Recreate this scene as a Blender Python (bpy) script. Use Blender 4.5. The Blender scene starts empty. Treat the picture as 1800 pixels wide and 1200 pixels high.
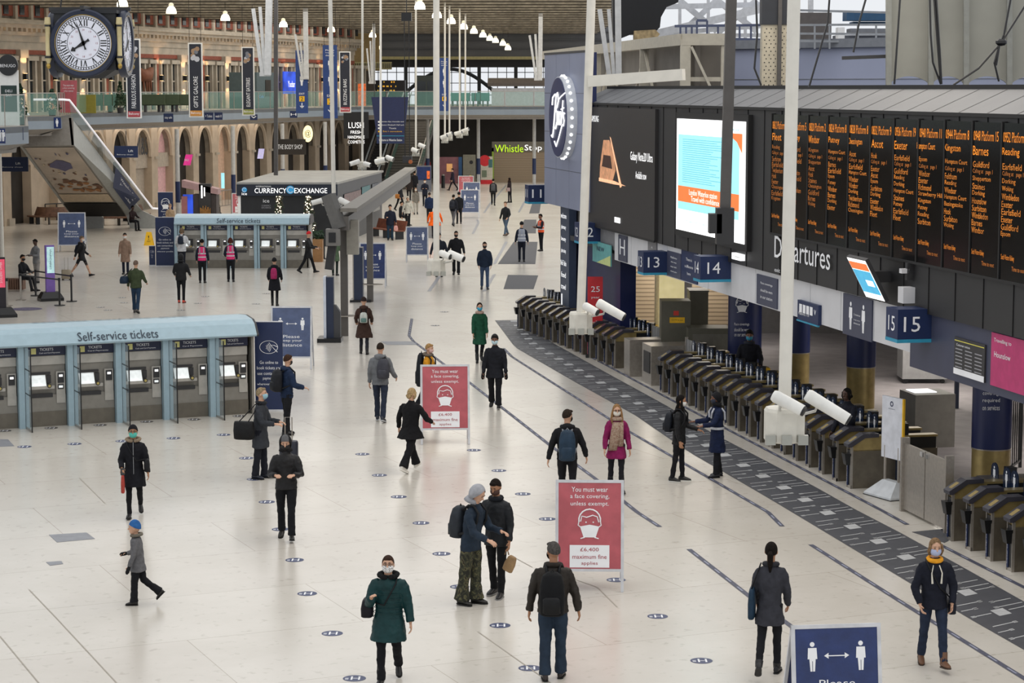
import bpy, bmesh, math, random
from mathutils import Vector, Matrix, noise
random.seed(7)
SC = bpy.context.scene
COL = SC.collection
R = math.radians
pi = math.pi
# ---------------- camera, sky, sun, exposure ----------------
FPX, CH = 3800.0, 7.6
PITCH = math.atan(445.0 / FPX)
cd = bpy.data.cameras.new('camera')
cam = bpy.data.objects.new('camera', cd)
COL.objects.link(cam)
cam.location = (0, 0, CH)
cam.rotation_euler = (pi / 2 - PITCH, 0, 0)
cd.sensor_width = 36.0
cd.lens = FPX / 1800 * 36
cd.clip_start = 0.5
cd.clip_end = 600
SC.camera = cam
w = bpy.data.worlds.new('overcast_sky')
SC.world = w
w.use_nodes = True
nt = w.node_tree
bg = nt.nodes['Background']
tc = nt.nodes.new('ShaderNodeTexCoord')
sx = nt.nodes.new('ShaderNodeSeparateXYZ')
rp = nt.nodes.new('ShaderNodeValToRGB')
nt.links.new(tc.outputs['Generated'], sx.inputs[0])
nt.links.new(sx.outputs['Z'], rp.inputs[0])
rp.color_ramp.elements[0].position = 0.0
rp.color_ramp.elements[0].color = (.93, .96, 1, 1)
rp.color_ramp.elements[1].position = 0.8
rp.color_ramp.elements[1].color = (1, .985, .97, 1)
nt.links.new(rp.outputs[0], bg.inputs[0])
bg.inputs[1].default_value = 1.0
def area(name, loc, sx_, sy_, power, color, rot=(0, 0, 0)):
    l = bpy.data.lights.new(name, 'AREA')
    l.shape = 'RECTANGLE'
    l.size, l.size_y = sx_, sy_
    l.energy = power
    l.color = color
    o = bpy.data.objects.new(name, l)
    o.location = loc
    o.rotation_euler = rot
    COL.objects.link(o)
    return o
area('skylight_near', (7, 40, 22), 28, 56, 2700, (1, .985, .96))
area('skylight_far', (-6, 130, 12.0), 30, 70, 7500, (1, .96, .90))
area('daylight_over_roof', (-13, 145, 14.3), 40, 80, 11000, (1, .98, .95))
area('warm_concourse_lamps', (7, 40, 11.5), 3, 26, 700, (1, .88, .72), (0, R(18), 0))
area('under_balcony_fill_far', (-2, 170, 5.1), 14, 8, 420, (1, .90, .78))  # added fill, lifts the dark shop fronts below the far balcony
area('under_balcony_fill_left', (-24, 132, 5.15), 2.2, 44, 520, (1, .88, .76), (0, 0, R(-17)))  # added fill along the soffit to warm the arcade
SC.view_settings.view_transform = 'Standard'
SC.view_settings.look = 'None'
SC.view_settings.gamma = 1
SC.view_settings.exposure = -0.14
SC.view_settings.use_curve_mapping = False

# ---------------- helpers ----------------
_cp, _sp = math.cos(PITCH), math.sin(PITCH)
def ray(px, py):
    u, v = (px - 900) / FPX, (600 - py) / FPX
    return Vector((u, _cp + v * _sp, -_sp + v * _cp))
def P(px, py, d):
    r = ray(px, py)
    return Vector((0, 0, CH)) + r * (d / r.y)
def G(px, py, z=0.0):
    r = ray(px, py)
    return Vector((0, 0, CH)) + r * ((z - CH) / r.z)
def lin(h):
    h = h.lstrip('#')
    c = [int(h[i:i + 2], 16) / 255 for i in (0, 2, 4)]
    return tuple(x / 12.92 if x < .04045 else ((x + .055) / 1.055) ** 2.4 for x in c)
MC = {}
def M(name, hexc='808080', rough=.6, metal=0, emit=0, var=.08, scale=6, bump=0, alpha=1, trans=0, hex2=None, spec=.5):
    if name in MC:
        return MC[name]
    m = bpy.data.materials.new(name)
    MC[name] = m
    m.use_nodes = True
    n = m.node_tree
    b = n.nodes['Principled BSDF']
    c = lin(hexc)
    t = n.nodes.new('ShaderNodeTexNoise')
    t.inputs['Scale'].default_value = scale
    t.inputs['Detail'].default_value = 4
    co = n.nodes.new('ShaderNodeTexCoord')
    n.links.new(co.outputs['Object'], t.inputs['Vector'])
    r = n.nodes.new('ShaderNodeValToRGB')
    r.color_ramp.elements[0].position = .35
    r.color_ramp.elements[1].position = .65
    r.color_ramp.elements[0].color = (*[x * (1 - var) for x in c], 1)
    c2 = lin(hex2) if hex2 else [min(1, x * (1 + var)) for x in c]
    r.color_ramp.elements[1].color = (*c2, 1)
    n.links.new(t.outputs[0], r.inputs[0])
    n.links.new(r.outputs[0], b.inputs['Base Color'])
    b.inputs['Roughness'].default_value = rough
    b.inputs['Metallic'].default_value = metal
    b.inputs['Specular IOR Level'].default_value = spec
    b.inputs['Alpha'].default_value = alpha
    b.inputs['Transmission Weight'].default_value = trans
    if emit:
        n.links.new(r.outputs[0], b.inputs['Emission Color'])
        b.inputs['Emission Strength'].default_value = emit
    if bump:
        bp = n.nodes.new('ShaderNodeBump')
        bp.inputs['Strength'].default_value = bump
        bp.inputs['Distance'].default_value = .03
        n.links.new(t.outputs[0], bp.inputs['Height'])
        n.links.new(bp.outputs[0], b.inputs['Normal'])
    return m

class MB:
    """collects shapes, then links them as ONE mesh object"""
    def __init__(s):
        s.v, s.f, s.m, s.mats = [], [], [], []
    def mi(s, m):
        if m not in s.mats:
            s.mats.append(m)
        return s.mats.index(m)
    def add(s, vs, fs, m=None):
        o = len(s.v)
        s.v += [tuple(x) for x in vs]
        k = s.mi(m)
        for f in fs:
            s.f.append([i + o for i in f])
            s.m.append(k)
        return s
    def quad(s, a, b, c, d, m=None):
        return s.add([a, b, c, d], [(0, 1, 2, 3)], m)
    def box(s, x0, x1, y0, y1, z0, z1, m=None, mt=None):
        vs = [Vector((x, y, z)) for z in (z0, z1) for y in (y0, y1) for x in (x0, x1)]
        if mt is not None:
            vs = [mt @ v for v in vs]
        return s.add(vs, [(0, 2, 3, 1), (4, 5, 7, 6), (0, 1, 5, 4), (2, 6, 7, 3), (0, 4, 6, 2), (1, 3, 7, 5)], m)
    def beam(s, a, b, w_, h_, m=None):
        a, b = Vector(a), Vector(b)
        z = (b - a).normalized()
        x = z.cross(Vector((0, 0, 1)))
        if x.length < .01:
            x = Vector((1, 0, 0))
        x.normalize()
        y = z.cross(x)
        vs = [p + x * i * w_ / 2 + y * j * h_ / 2 for p in (a, b) for (i, j) in ((-1, -1), (1, -1), (1, 1), (-1, 1))]
        return s.add(vs, [(3, 2, 1, 0), (4, 5, 6, 7), (0, 1, 5, 4), (1, 2, 6, 5), (2, 3, 7, 6), (3, 0, 4, 7)], m)
    def cyl(s, a, b, r0, r1=None, n=12, m=None):
        return s.tube([a, b], [r0, r0 if r1 is None else r1], n, m)
    def tube(s, pts, rs, n=8, m=None):
        pts = [Vector(p) for p in pts]
        if not isinstance(rs, (list, tuple)):
            rs = [rs] * len(pts)
        vs, fs = [], []
        px = None
        for i, p in enumerate(pts):
            t = (pts[min(i + 1, len(pts) - 1)] - pts[max(i - 1, 0)]).normalized()
            if px is None:
                px = t.orthogonal().normalized()
            px = (px - t * px.dot(t)).normalized()
            py = t.cross(px)
            for k in range(n):
                a = 2 * pi * k / n
                vs.append(p + (px * math.cos(a) + py * math.sin(a)) * rs[i])
        for i in range(len(pts) - 1):
            for k in range(n):
                fs.append((i * n + k, i * n + (k + 1) % n, (i + 1) * n + (k + 1) % n, (i + 1) * n + k))
        fs.append(tuple(range(n - 1, -1, -1)))
        fs.append(tuple(range((len(pts) - 1) * n, len(pts) * n)))
        return s.add(vs, fs, m)
    def rings(s, rings, m=None, cap=True):
        """rings: lists of equally many points"""
        n = len(rings[0])
        vs = [p for r_ in rings for p in r_]
        fs = []
        for i in range(len(rings) - 1):
            for k in range(n):
                fs.append((i * n + k, i * n + (k + 1) % n, (i + 1) * n + (k + 1) % n, (i + 1) * n + k))
        if cap:
            fs.append(tuple(range(n - 1, -1, -1)))
            fs.append(tuple(range((len(rings) - 1) * n, len(rings) * n)))
        return s.add(vs, fs, m)
    def ell(s, c, rx, ry, rz, m=None, n=14, k=9, mt=None):
        c = Vector(c)
        rr = []
        for i in range(k):
            ph = -pi / 2 + pi * (i + .02) / (k - .96)
            ph = max(-pi / 2 + .02, min(pi / 2 - .02, ph))
            q = []
            for j in range(n):
                a = 2 * pi * j / n
                v = Vector((rx * math.cos(ph) * math.cos(a), ry * math.cos(ph) * math.sin(a), rz * math.sin(ph)))
                if mt is not None:
                    v = mt @ v
                q.append(c + v)
            rr.append(q)
        return s.rings(rr, m)
    def prism(s, pts, off, m=None):
        """polygon pts extruded by vector off"""
        off = Vector(off)
        a = [Vector(p) for p in pts]
        n = len(a)
        vs = a + [p + off for p in a]
        fs = [tuple(range(n)), tuple(range(2 * n - 1, n - 1, -1))]
        for i in range(n):
            fs.append((i, i + n, (i + 1) % n + n, (i + 1) % n))
        return s.add(vs, fs, m)
    def disc(s, c, r_, n=24, m=None, axis='y', a0=0, a1=2 * pi, ri=None, ry=None):
        """flat disc/ring in xz (axis y) or xy (axis z)"""
        c = Vector(c)
        ry = ry or r_
        def pt(q, a):
            x, z = q * math.cos(a), q * ry / r_ * math.sin(a)
            return c + (Vector((x, 0, z)) if axis == 'y' else Vector((x, z, 0)))
        if ri is None:
            return s.add([pt(r_, a0 + (a1 - a0) * i / n) for i in range(n)], [tuple(range(n))], m)
        vs, fs = [], []
        for i in range(n + 1):
            a = a0 + (a1 - a0) * i / n
            vs += [pt(ri, a), pt(r_, a)]
        for i in range(n):
            fs.append((2 * i, 2 * i + 1, 2 * i + 3, 2 * i + 2))
        return s.add(vs, fs, m)
    def text(s, body, cx, cz, w_, h_, y=0, m=None, mt=None, floor=False, keep=False, up=False):
        """writing centred on cx, cz in the xz plane facing -y; fitted to w_, h_"""
        vs, fs = text_mesh(body)
        if not vs:
            return s
        x0, x1 = min(v[0] for v in vs), max(v[0] for v in vs)
        y0, y1 = min(v[1] for v in vs), max(v[1] for v in vs)
        sx_ = w_ / max(x1 - x0, 1e-4)
        sy_ = h_ / max(y1 - y0, 1e-4)
        if keep:
            sx_ = sy_ = min(sx_, sy_)
        out = []
        for v in vs:
            X, Z = (v[0] - (x0 + x1) / 2) * sx_, (v[1] - (y0 + y1) / 2) * sy_
            if up:
                X, Z = -Z, X
            p = Vector((cx + X, cz + Z, y)) if floor else Vector((cx + X, y, cz + Z))
            out.append(mt @ p if mt is not None else p)
        return s.add(out, fs, m)
    def build(s, name, parent=None, mat=None, smooth=False, loc=None, kind=None):
        me = bpy.data.meshes.new(name)
        me.from_pydata(s.v, [], s.f)
        for k in s.mats:
            me.materials.append(k if k is not None else mat)
        for i, p in enumerate(me.polygons):
            p.material_index = s.m[i]
            p.use_smooth = bool(smooth)
        if smooth == 'auto':
            me.set_sharp_from_angle(angle=R(40))
        o = bpy.data.objects.new(name, me)
        COL.objects.link(o)
        if parent:
            o.parent = parent
        if loc is not None:
            o.location = loc
        if kind:
            o['kind'] = kind
        return o
_TX = {}
def text_mesh(body):
    if body in _TX:
        return _TX[body]
    c = bpy.data.curves.new('t', 'FONT')
    c.body = body
    c.align_x = 'CENTER'
    c.resolution_u = 2
    c.size = 1
    o = bpy.data.objects.new('t', c)
    me = o.to_mesh()
    r_ = ([tuple(v.co) for v in me.vertices], [tuple(p.vertices) for p in me.polygons])
    o.to_mesh_clear()
    bpy.data.objects.remove(o)
    bpy.data.curves.remove(c)
    _TX[body] = r_
    return r_
def tag(o, label, cat, group=None, kind=None):
    o['label'] = label
    o['category'] = cat
    if group:
        o['group'] = group
    if kind:
        o['kind'] = kind
    return o
def T(name, label, cat, loc=(0, 0, 0), rz=0, group=None):
    o = bpy.data.objects.new(name, None)
    o.empty_display_size = .2
    COL.objects.link(o)
    o.location = loc
    o.rotation_euler = (0, 0, rz)
    return tag(o, label, cat, group)
def dup(root, loc, rz, label, group=None):
    r_ = root.copy()
    COL.objects.link(r_)
    r_.location = loc
    r_.rotation_euler = (0, 0, rz)
    r_['label'] = label
    if group:
        r_['group'] = group
    for ch in list(root.children):
        c = ch.copy()
        COL.objects.link(c)
        c.parent = r_
        for g in list(ch.children):
            d = g.copy()
            COL.objects.link(d)
            d.parent = c
    return r_
ORD = ['first', 'second', 'third', 'fourth', 'fifth', 'sixth', 'seventh', 'eighth', 'ninth', 'tenth', 'eleventh', 'twelfth',
       'thirteenth', 'fourteenth', 'fifteenth', 'sixteenth', 'seventeenth', 'eighteenth', 'nineteenth', 'twentieth',
       'twenty-first', 'twenty-second', 'twenty-third', 'twenty-fourth', 'twenty-fifth']
# ---------------- common materials ----------------
WHITE = M('white_paint', 'e6e6e4', .5, var=.04)
TXW = M('white_lettering', 'eef0f4', .6, var=.02)
NAVY = M('navy_board', '14264f', .45, var=.06)
NAVYD = M('deep_navy_vinyl', '0b1a4c', .4, var=.08, scale=2)
NAVYP = M('printed_slate_blue_poster', '4d5a7c', .28, var=.12, scale=4, bump=.3)
NAVYQ = M('printed_blue_poster', '1c2f63', .25, var=.15, scale=5, bump=.4)
RED = M('printed_red_poster', 'b4565f', .3, var=.10, scale=4, bump=.25)
REDL = M('red_lettering', 'a8404c', .6)
POST = M('cream_pole_paint', 'd6d3ca', .45, var=.04)
STEEL = M('brushed_steel', 'a59f97', .3, .55, var=.08, scale=14)
STEELD = M('dark_bronze_steel', '6f685c', .3, .5, var=.15, scale=5)
BRASS = M('brass_tinted_steel', 'a3905f', .3, .5, var=.15, scale=5)
BLACK = M('black_plastic', '111215', .35, var=.1)
DGREY = M('dark_grey_metal', '2f2f31', .5, var=.08)
GREYC = M('grey_composite_cladding', '3e3f42', .55, var=.05, scale=2)
TEALS = M('teal_trim', '2c8fb0', .5)
GLASSG = M('green_tinted_glass', '7fb0a4', .06, alpha=.34, var=.05)
GLASS = M('clear_screen_glass', 'a9b8bf', .05, alpha=.22, var=.03)
LBLUE = M('light_blue_enamel', '9db6c2', .35, var=.04)
YEL = M('yellow_plastic', 'e6b414', .5)
PALE = M('pale_display', 'dfe6ea', .4, emit=.5)
# ---------------- floor ----------------
def floor_mat():
    m = bpy.data.materials.new('cream_terrazzo')
    m.use_nodes = True
    n = m.node_tree
    b = n.nodes['Principled BSDF']
    L = n.links.new
    co = n.nodes.new('ShaderNodeTexCoord')
    mp = n.nodes.new('ShaderNodeMapping')
    mp.inputs['Rotation'].default_value = (0, 0, R(-24))
    L(co.outputs['Object'], mp.inputs[0])
    br = n.nodes.new('ShaderNodeTexBrick')
    br.inputs['Scale'].default_value = 1
    br.inputs['Brick Width'].default_value = 5.2
    br.inputs['Row Height'].default_value = 2.6
    br.inputs['Mortar Size'].default_value = .010
    br.inputs['Mortar Smooth'].default_value = .6
    br.inputs['Color1'].default_value = (*lin('d1ccc4'), 1)
    br.inputs['Color2'].default_value = (*lin('d6d2ca'), 1)
    br.inputs['Mortar'].default_value = (*lin('b5aea2'), 1)
    L(mp.outputs[0], br.inputs[0])
    no = n.nodes.new('ShaderNodeTexNoise')
    no.inputs['Scale'].default_value = .35
    no.inputs['Detail'].default_value = 8
    no.inputs['Roughness'].default_value = .65
    L(mp.outputs[0], no.inputs['Vector'])
    rp = n.nodes.new('ShaderNodeValToRGB')
    rp.color_ramp.elements[0].position = .3
    rp.color_ramp.elements[0].color = (.86, .85, .83, 1)
    rp.color_ramp.elements[1].position = .7
    rp.color_ramp.elements[1].color = (1.0, 1.0, 1.0, 1)
    L(no.outputs[0], rp.inputs[0])
    mx = n.nodes.new('ShaderNodeMix')
    mx.data_type = 'RGBA'
    mx.blend_type = 'MULTIPLY'
    mx.inputs[0].default_value = 1
    L(br.outputs[0], mx.inputs[6])
    L(rp.outputs[0], mx.inputs[7])
    # fine dark scuffs
    n2 = n.nodes.new('ShaderNodeTexNoise')
    n2.inputs['Scale'].default_value = 6
    n2.inputs['Detail'].default_value = 10
    L(mp.outputs[0], n2.inputs['Vector'])
    r2 = n.nodes.new('ShaderNodeValToRGB')
    r2.color_ramp.elements[0].position = .30
    r2.color_ramp.elements[0].color = (.84, .83, .81, 1)
    r2.color_ramp.elements[1].position = .40
    r2.color_ramp.elements[1].color = (1, 1, 1, 1)
    L(n2.outputs[0], r2.inputs[0])
    m2 = n.nodes.new('ShaderNodeMix')
    m2.data_type = 'RGBA'
    m2.blend_type = 'MULTIPLY'
    m2.inputs[0].default_value = 1
    L(mx.outputs[2], m2.inputs[6])
    L(r2.outputs[0], m2.inputs[7])
    L(m2.outputs[2], b.inputs['Base Color'])
    b.inputs['Roughness'].default_value = .22
    b.inputs['Specular IOR Level'].default_value = .45
    return m
fl = MB().quad((-60, 5, 0), (60, 5, 0), (60, 230, 0), (-60, 230, 0), floor_mat())
fl.build('floor', kind='structure')

# floor plates, gratings and mats
def fpoly(pts, z, m, mb):
    vs = [G(x, y) for x, y in pts]
    vs = [Vector((v.x, v.y, z)) for v in vs]
    if (vs[1] - vs[0]).cross(vs[2] - vs[1]).z < 0:
        vs.reverse()
    # thin slab
    mb.prism([v - Vector((0, 0, z - .0005)) for v in vs], (0, 0, z - .0005), m)
    return mb
PLATE = M('grey_floor_plate', '85888f', .45, var=.08)
PLATED = M('dark_matting', '4c4d52', .8, var=.12, scale=20)
for pts, mt_, nm, lab in (
    ([(86, 940), (152, 936), (167, 947), (100, 953)], PLATE, 'floor_plate', 'large grey metal access plate let into the pale floor at lower left'),
    ([(81, 988), (108, 986), (111, 991), (88, 994)], PLATE, 'floor_plate', 'small grey metal access plate let into the floor at lower left'),
    ([(0, 772), (14, 772), (25, 784), (0, 785)], PLATE, 'floor_plate', 'grey metal access plate beside the left end of the near ticket machines'),
    ([(670, 600), (725, 600), (733, 606), (680, 606)], PLATE, 'floor_plate', 'grey access plate in the floor beyond the man in the grey jacket'),
    ([(893, 483), (946, 484), (938, 508), (885, 508)], PLATED, 'floor_mat', 'dark floor mat nearest the navy shop front, in front of the ticket gates'),
    ([(903, 425), (945, 425), (941, 464), (875, 464)], PLATED, 'floor_mat', 'dark floor mat under the steward in the grey vest'),
    ([(922, 386), (943, 386), (942, 410), (908, 410)], PLATED, 'floor_mat', 'dark floor mat beside the orange vested steward'),
    ([(938, 350), (952, 350), (948, 375), (930, 375)], PLATED, 'floor_mat', 'farthest dark floor mat under the Boots box'),
    ([(1603, 935), (1664, 929), (1668, 950), (1660, 954)], PLATED, 'floor_mat', 'dark triangular mat in front of the steel panel gates')):
    tag(fpoly(pts, .006, mt_, MB()).build(nm), lab, 'floor plate' if nm == 'floor_plate' else 'mat')

# long arrow mat along the gates
MATD = M('charcoal_wayfinding_vinyl', '45474d', .55, var=.08, scale=3)
MATL = M('pale_print_on_vinyl', 'b4b6b8', .6)
Ledge = [(870, 563), (905, 610), (1012, 672), (1117, 730), (1207, 792), (1290, 840), (1350, 875), (1392, 900), (1500, 965), (1600, 1025), (1700, 1085), (1800, 1142), (1900, 1200)]
Redge = [(935, 562), (967, 600), (1075, 660), (1170, 712), (1250, 760), (1350, 812), (1432, 855), (1512, 900), (1575, 932), (1675, 987), (1800, 1057), (1900, 1115), (2000, 1170)]
def poly_at(pl, t):
    ds = [0]
    for a, b in zip(pl, pl[1:]):
        ds.append(ds[-1] + (b - a).length)
    s_ = t * ds[-1]
    for i in range(len(pl) - 1):
        if s_ <= ds[i + 1] or i == len(pl) - 2:
            return pl[i].lerp(pl[i + 1], (s_ - ds[i]) / (ds[i + 1] - ds[i]))
Lw, Rw = [G(*p) for p in Ledge], [G(*p) for p in Redge]
N = 40
mb = MB()
up = Vector((0, 0, .004))
for i in range(N):
    a, b = poly_at(Lw, i / N), poly_at(Lw, (i + 1) / N)
    c, d = poly_at(Rw, (i + 1) / N), poly_at(Rw, i / N)
    mb.quad(a + up, b + up, c + up, d + up, MATD)
length = sum((b - a).length for a, b in zip(Lw, Lw[1:]))
nb = int(length / 1.25)
u2 = Vector((0, 0, .007))
def matp(t, k):
    return poly_at(Lw, t).lerp(poly_at(Rw, t), k) + u2
for i in range(nb):
    t0 = (i + .15) / nb
    e = 1.0 / length
    def rect(ta, tb, ka, kb):
        mb.quad(matp(ta, ka), matp(tb, ka), matp(tb, kb), matp(ta, kb), MATL)
    rect(t0, t0 + .34 * e, .40, .60)
    for q, (k0, k1, left) in enumerate(((.04, .36, 1), (.64, .96, 0), (.10, .50, 0), (.56, .90, 1), (.04, .30, 0), (.5, .96, 1))):
        tt = t0 + (.42 + .15 * q) * e if q > 1 else t0 + .12 * e
        if tt > .995:
            continue
        rect(tt, tt + .035 * e, k0, k1)
        kk = k0 if left else k1 - .07
        rect(tt - .025 * e, tt + .06 * e, kk, kk + .07)
tag(mb.build('wayfinding_floor_mat'), 'long charcoal floor strip with pale arrows running along the ticket gates', 'floor mat')

# dotted tapes
TAPE = M('navy_printed_tape', '474a5c', .6, var=.25, scale=30)
TAPEL = M('pale_tape_print', '8f94a8', .6)
def tape(pxs, lab, w_=.09, name='floor_tape', m=TAPE):
    pts = [G(*p) for p in pxs]
    mb = MB()
    for a, b in zip(pts, pts[1:]):
        d = (b - a).normalized()
        nn = Vector((-d.y, d.x, 0)) * w_ / 2
        z = Vector((0, 0, .004))
        mb.quad(a - nn + z, b - nn + z, b + nn + z, a + nn + z, m)
        L_ = (b - a).length
        k = 0.3
        z = Vector((0, 0, .0055))
        while k < L_ - .3 and name == 'floor_tape':
            p, q = a + d * k, a + d * (k + .28)
            mb.quad(p - nn * .3 + z, q - nn * .3 + z, q + nn * .3 + z, p + nn * .3 + z, TAPEL)
            k += .62
    tag(mb.build(name), lab, 'floor tape')
tape([(885, 612), (900, 627), (1107, 759), (1350, 900), (1375, 925)], 'navy dotted queue tape running past the woman in black and the steward')
tape([(724, 560), (719, 590), (727, 600), (787, 645), (825, 672), (900, 730), (965, 781), (1045, 840), (1120, 900), (1160, 926)], 'navy queue tape passing behind the red face covering boards')
tape([(1211, 965), (1320, 1050), (1382, 1094), (1435, 1135)], 'navy queue tape passing under the woman with the blue tote')
tape([(1425, 957), (1600, 1068), (1800, 1192), (1900, 1255)], 'navy queue tape passing behind the woman in the yellow hood')
tape([(950, 561), (982, 597), (1160, 692), (1207, 717), (1350, 792), (1550, 897), (1595, 922)], 'navy queue tape close along the foot of the ticket gates')
tape([(1650, 956), (1720, 992), (1800, 1032), (1880, 1075)], 'navy queue tape at the foot of the nearest ticket gates')
for k, (pts, l) in enumerate((([(775, 482), (754, 512)], 'short dark floor line under the white camera box on the middle pole'),
               ([(890, 425), (869, 464)], 'short dark floor line right of the man in the navy jacket'),
               ([(869, 482), (851, 512)], 'short dark floor line at the feet of the man in the navy jacket'),
               ([(839, 386), (841, 391), (831, 411)], 'bent dark floor line beside the pair of distancing boards'),
               ([(862, 357), (851, 374)], 'short dark floor line left of the person with the grey backpack'),
               ([(890, 325), (862, 357)], 'pale long floor line beyond the person with the grey backpack'),
               ([(938, 325), (912, 373)], 'long grey floor line leading to the far food kiosk'))):
    tape(pts, l, .14, 'floor_line', PLATE)
for pts, l in (([(51, 1036), (100, 1087), (205, 1200), (290, 1290)], 'thin expansion joint crossing the floor at lower left'),
               ([(0, 1118), (68, 1200), (130, 1275)], 'thin expansion joint in the bottom left corner of the floor'),
               ([(905, 980), (936, 997)], 'thin floor joint left of the man with the black rucksack'),
               ([(140, 840), (185, 885)], 'thin floor joint left of the woman in the long black coat'),
               ([(840, 1110), (925, 1170), (1010, 1230)], 'thin floor joint left of the man with the black rucksack, nearest the camera'),
               ([(1010, 1018), (1050, 1032), (1085, 1067)], 'thin floor joint under the near red board')):
    tape(pts, l, .018, 'floor_joint', M('joint_grey', 'a39d92', .7))

# round distancing stickers
STB = M('sticker_navy', '3a4466', .5)
STG = M('sticker_dark_grey', '4d4a4a', .5)
def sticker(base):
    mb = MB()
    mb.prism([(.15 * math.cos(2 * pi * i / 24), .15 * math.sin(2 * pi * i / 24), .0005) for i in range(24)], (0, 0, .0025), base)
    for x in (-.035, .062):
        mb.box(x - .012, x + .012, -.075, .05, .003, .0045, TXW)
        mb.disc((x, .07, .0045), .016, 8, TXW, 'z')
    mb.box(-.02, .045, -.012, .002, .003, .0045, TXW)
    for y in (-.06, -.03, 0):
        mb.box(-.12, -.075, y, y + .012, .003, .0045, TXW)
    return mb.build('distancing_floor_sticker')
protoB, protoG = None, None
rows = [
    ('dark grey', 'row touching the near ticket machines', [(8, 757), (90, 752), (176, 747), (258, 741), (341, 737), (420, 731)]),
    ('blue', 'row one step out from the near machines', [(43, 785), (131, 780), (215, 775), (305, 770), (393, 764)]),
    ('blue', 'line left of centre, from far to near', [(433, 805), (447, 842), (469, 882), (493, 930), (518, 984), (540, 1043), (584, 1113), (623, 1192)]),
    ('blue', 'line near the black poncho, far to near', [(637, 798), (667, 835), (701, 873), (740, 919), (776, 973), (808, 1031)]),
    ('blue', 'line by the red boards, far to near', [(833, 791), (877, 827), (919, 868), (962, 912), (1083, 1019), (1156, 1083), (1233, 1161)]),
    ('blue', 'pair left of the rucksack man', [(879, 1099), (931, 1174)]),
    ('dark grey', 'scatter between the two machine blocks', [(177, 540), (190, 545), (215, 523), (218, 532), (318, 545), (348, 533), (361, 521), (450, 534), (468, 516)]),
    ('dark grey', 'pair behind the green coat', [(781, 548), (765, 572)])]
for colr, rowl, pts in rows:
    for i, (x, y) in enumerate(pts):
        g = G(x, y)
        lab = f'round {colr} floor sticker, {ORD[i]} in the {rowl}'
        if colr == 'blue':
            if protoB is None:
                o = protoB = sticker(STB)
            else:
                o = protoB.copy()
                COL.objects.link(o)
        else:
            if protoG is None:
                o = protoG = sticker(STG)
            else:
                o = protoG.copy()
                COL.objects.link(o)
        o.location = (g.x, g.y, 0)
        tag(o, lab, 'floor sticker', f'{colr} round distancing floor stickers')
pl = MB()
pl.disc((0, 0, .003), .55, 32, M('purple_vinyl', '4d4468', .5), 'z')
pl.text('keep your distance', 0, 0, .7, .1, .004, TXW, floor=True)
o = pl.build('round_floor_decal')
g = G(46, 543)
o.location = g
tag(o, 'large round purple floor decal in front of the queue barrier posts', 'floor sticker')
# ---------------- frame of the departures wall / gate line ----------------
B0 = Vector((3.64, 54.3, 0))
U = Vector((.2002, -.9798, 0))
V = Vector((.9798, .2002, 0))
BRZ = math.atan2(U.y, U.x)
def PL(px, py, off=0.0):
    r = ray(px, py)
    o = Vector((0, 0, CH))
    t = ((B0 + V * off) - o).dot(V) / r.dot(V)
    p = o + r * t
    return (p - B0).dot(U), p.z
def SB(px, off=0.0):
    return PL(px, 300, off)[0]
def BW(s, y, z=0):
    return B0 + U * s + V * y + Vector((0, 0, z))
def BT(name, label, cat, s, y, z=0, group=None, rz=0):
    return T(name, label, cat, BW(s, y, z), BRZ + rz, group)
def BS(mb, name, s=0, y=0, z=0, parent=None, **k):
    o = mb.build(name, parent, **k)
    o.location = BW(s, y, z)
    o.rotation_euler = (0, 0, BRZ)
    return o
CLAD = M('black_cladding', '242426', .5, var=.05, scale=1)
LEDG = M('grey_ledge_panels', '5a5c60', .6, var=.05, scale=1)
SEAM = M('seam_black', '0c0c0e', .6)
SLATE = M('slate_fascia_panel', '3d4156', .45, var=.05, scale=2)
FASC = M('white_fascia_panel', 'cfd0d4', .45, var=.04, scale=2)
sL, sR = SB(1015), 28.0
mb = MB()
mb.box(sL, sR, .02, .55, 3.73, 7.2, CLAD)
mb.prism([(sL, 0, 7.2), (sL, .06, 7.12), (sL, .9, 7.12), (sL, .9, 7.6)], (sR - sL, 0, 0), LEDG)
mb.box(sL, sR, -.03, .05, 7.14, 7.2, SEAM)
mb.box(sL, sR, .86, .94, 7.56, 7.66, SEAM)
s = sL + 1.2
while s < sR:
    mb.quad((s, -.004, 7.205), (s + .03, -.004, 7.205), (s + .03, .896, 7.603), (s, .896, 7.603), SEAM)
    mb.box(s, s + .015, .005, .03, 3.73, 7.15, SEAM)
    s += 1.14
BS(mb, 'wall_right', kind='structure')
# white fascia
mb = MB()
sA, sBk = SB(1075), SB(1597)
mb.box(sA, sBk, .1, .3, 2.95, 3.74, FASC)
mb.box(sL, sA, .1, .3, 3.2, 3.74, M('mid_grey_fascia', '77777a', .5))
mb.box(sA, sBk, .08, .12, 3.72, 3.76, M('pale_edge', 'b9bbc0', .5))
mb.box(sBk, sR, .1, .3, 2.7, 3.74, SLATE)
for k in range(1, 12):
    q = sA + (sBk - sA) * k / 12
    mb.box(q, q + .012, .096, .1, 2.95, 3.72, M('pale_seam', 'a9abb0', .6))
BS(mb, 'trim_1', kind='structure')
# roof of the passage behind the fascia
mb = MB().box(SB(985), sR, .3, 16, 3.05, 3.2, M('passage_ceiling', '3c3d42', .7))
BS(mb, 'ceiling_passage', kind='structure')
mb = MB().box(-12.6, sR + 4, 2.3, 18, -.02, .012, M('grey_platform_paving', '8b8689', .7, var=.1, scale=2))
BS(mb, 'floor_platform', kind='structure')
mb = MB().box(-16, sR + 4, 16, 16.2, 0, 3.1, M('platform_backdrop', '55585f', .7, var=.2, scale=1))
BS(mb, 'wall_platform', kind='structure')

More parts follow.
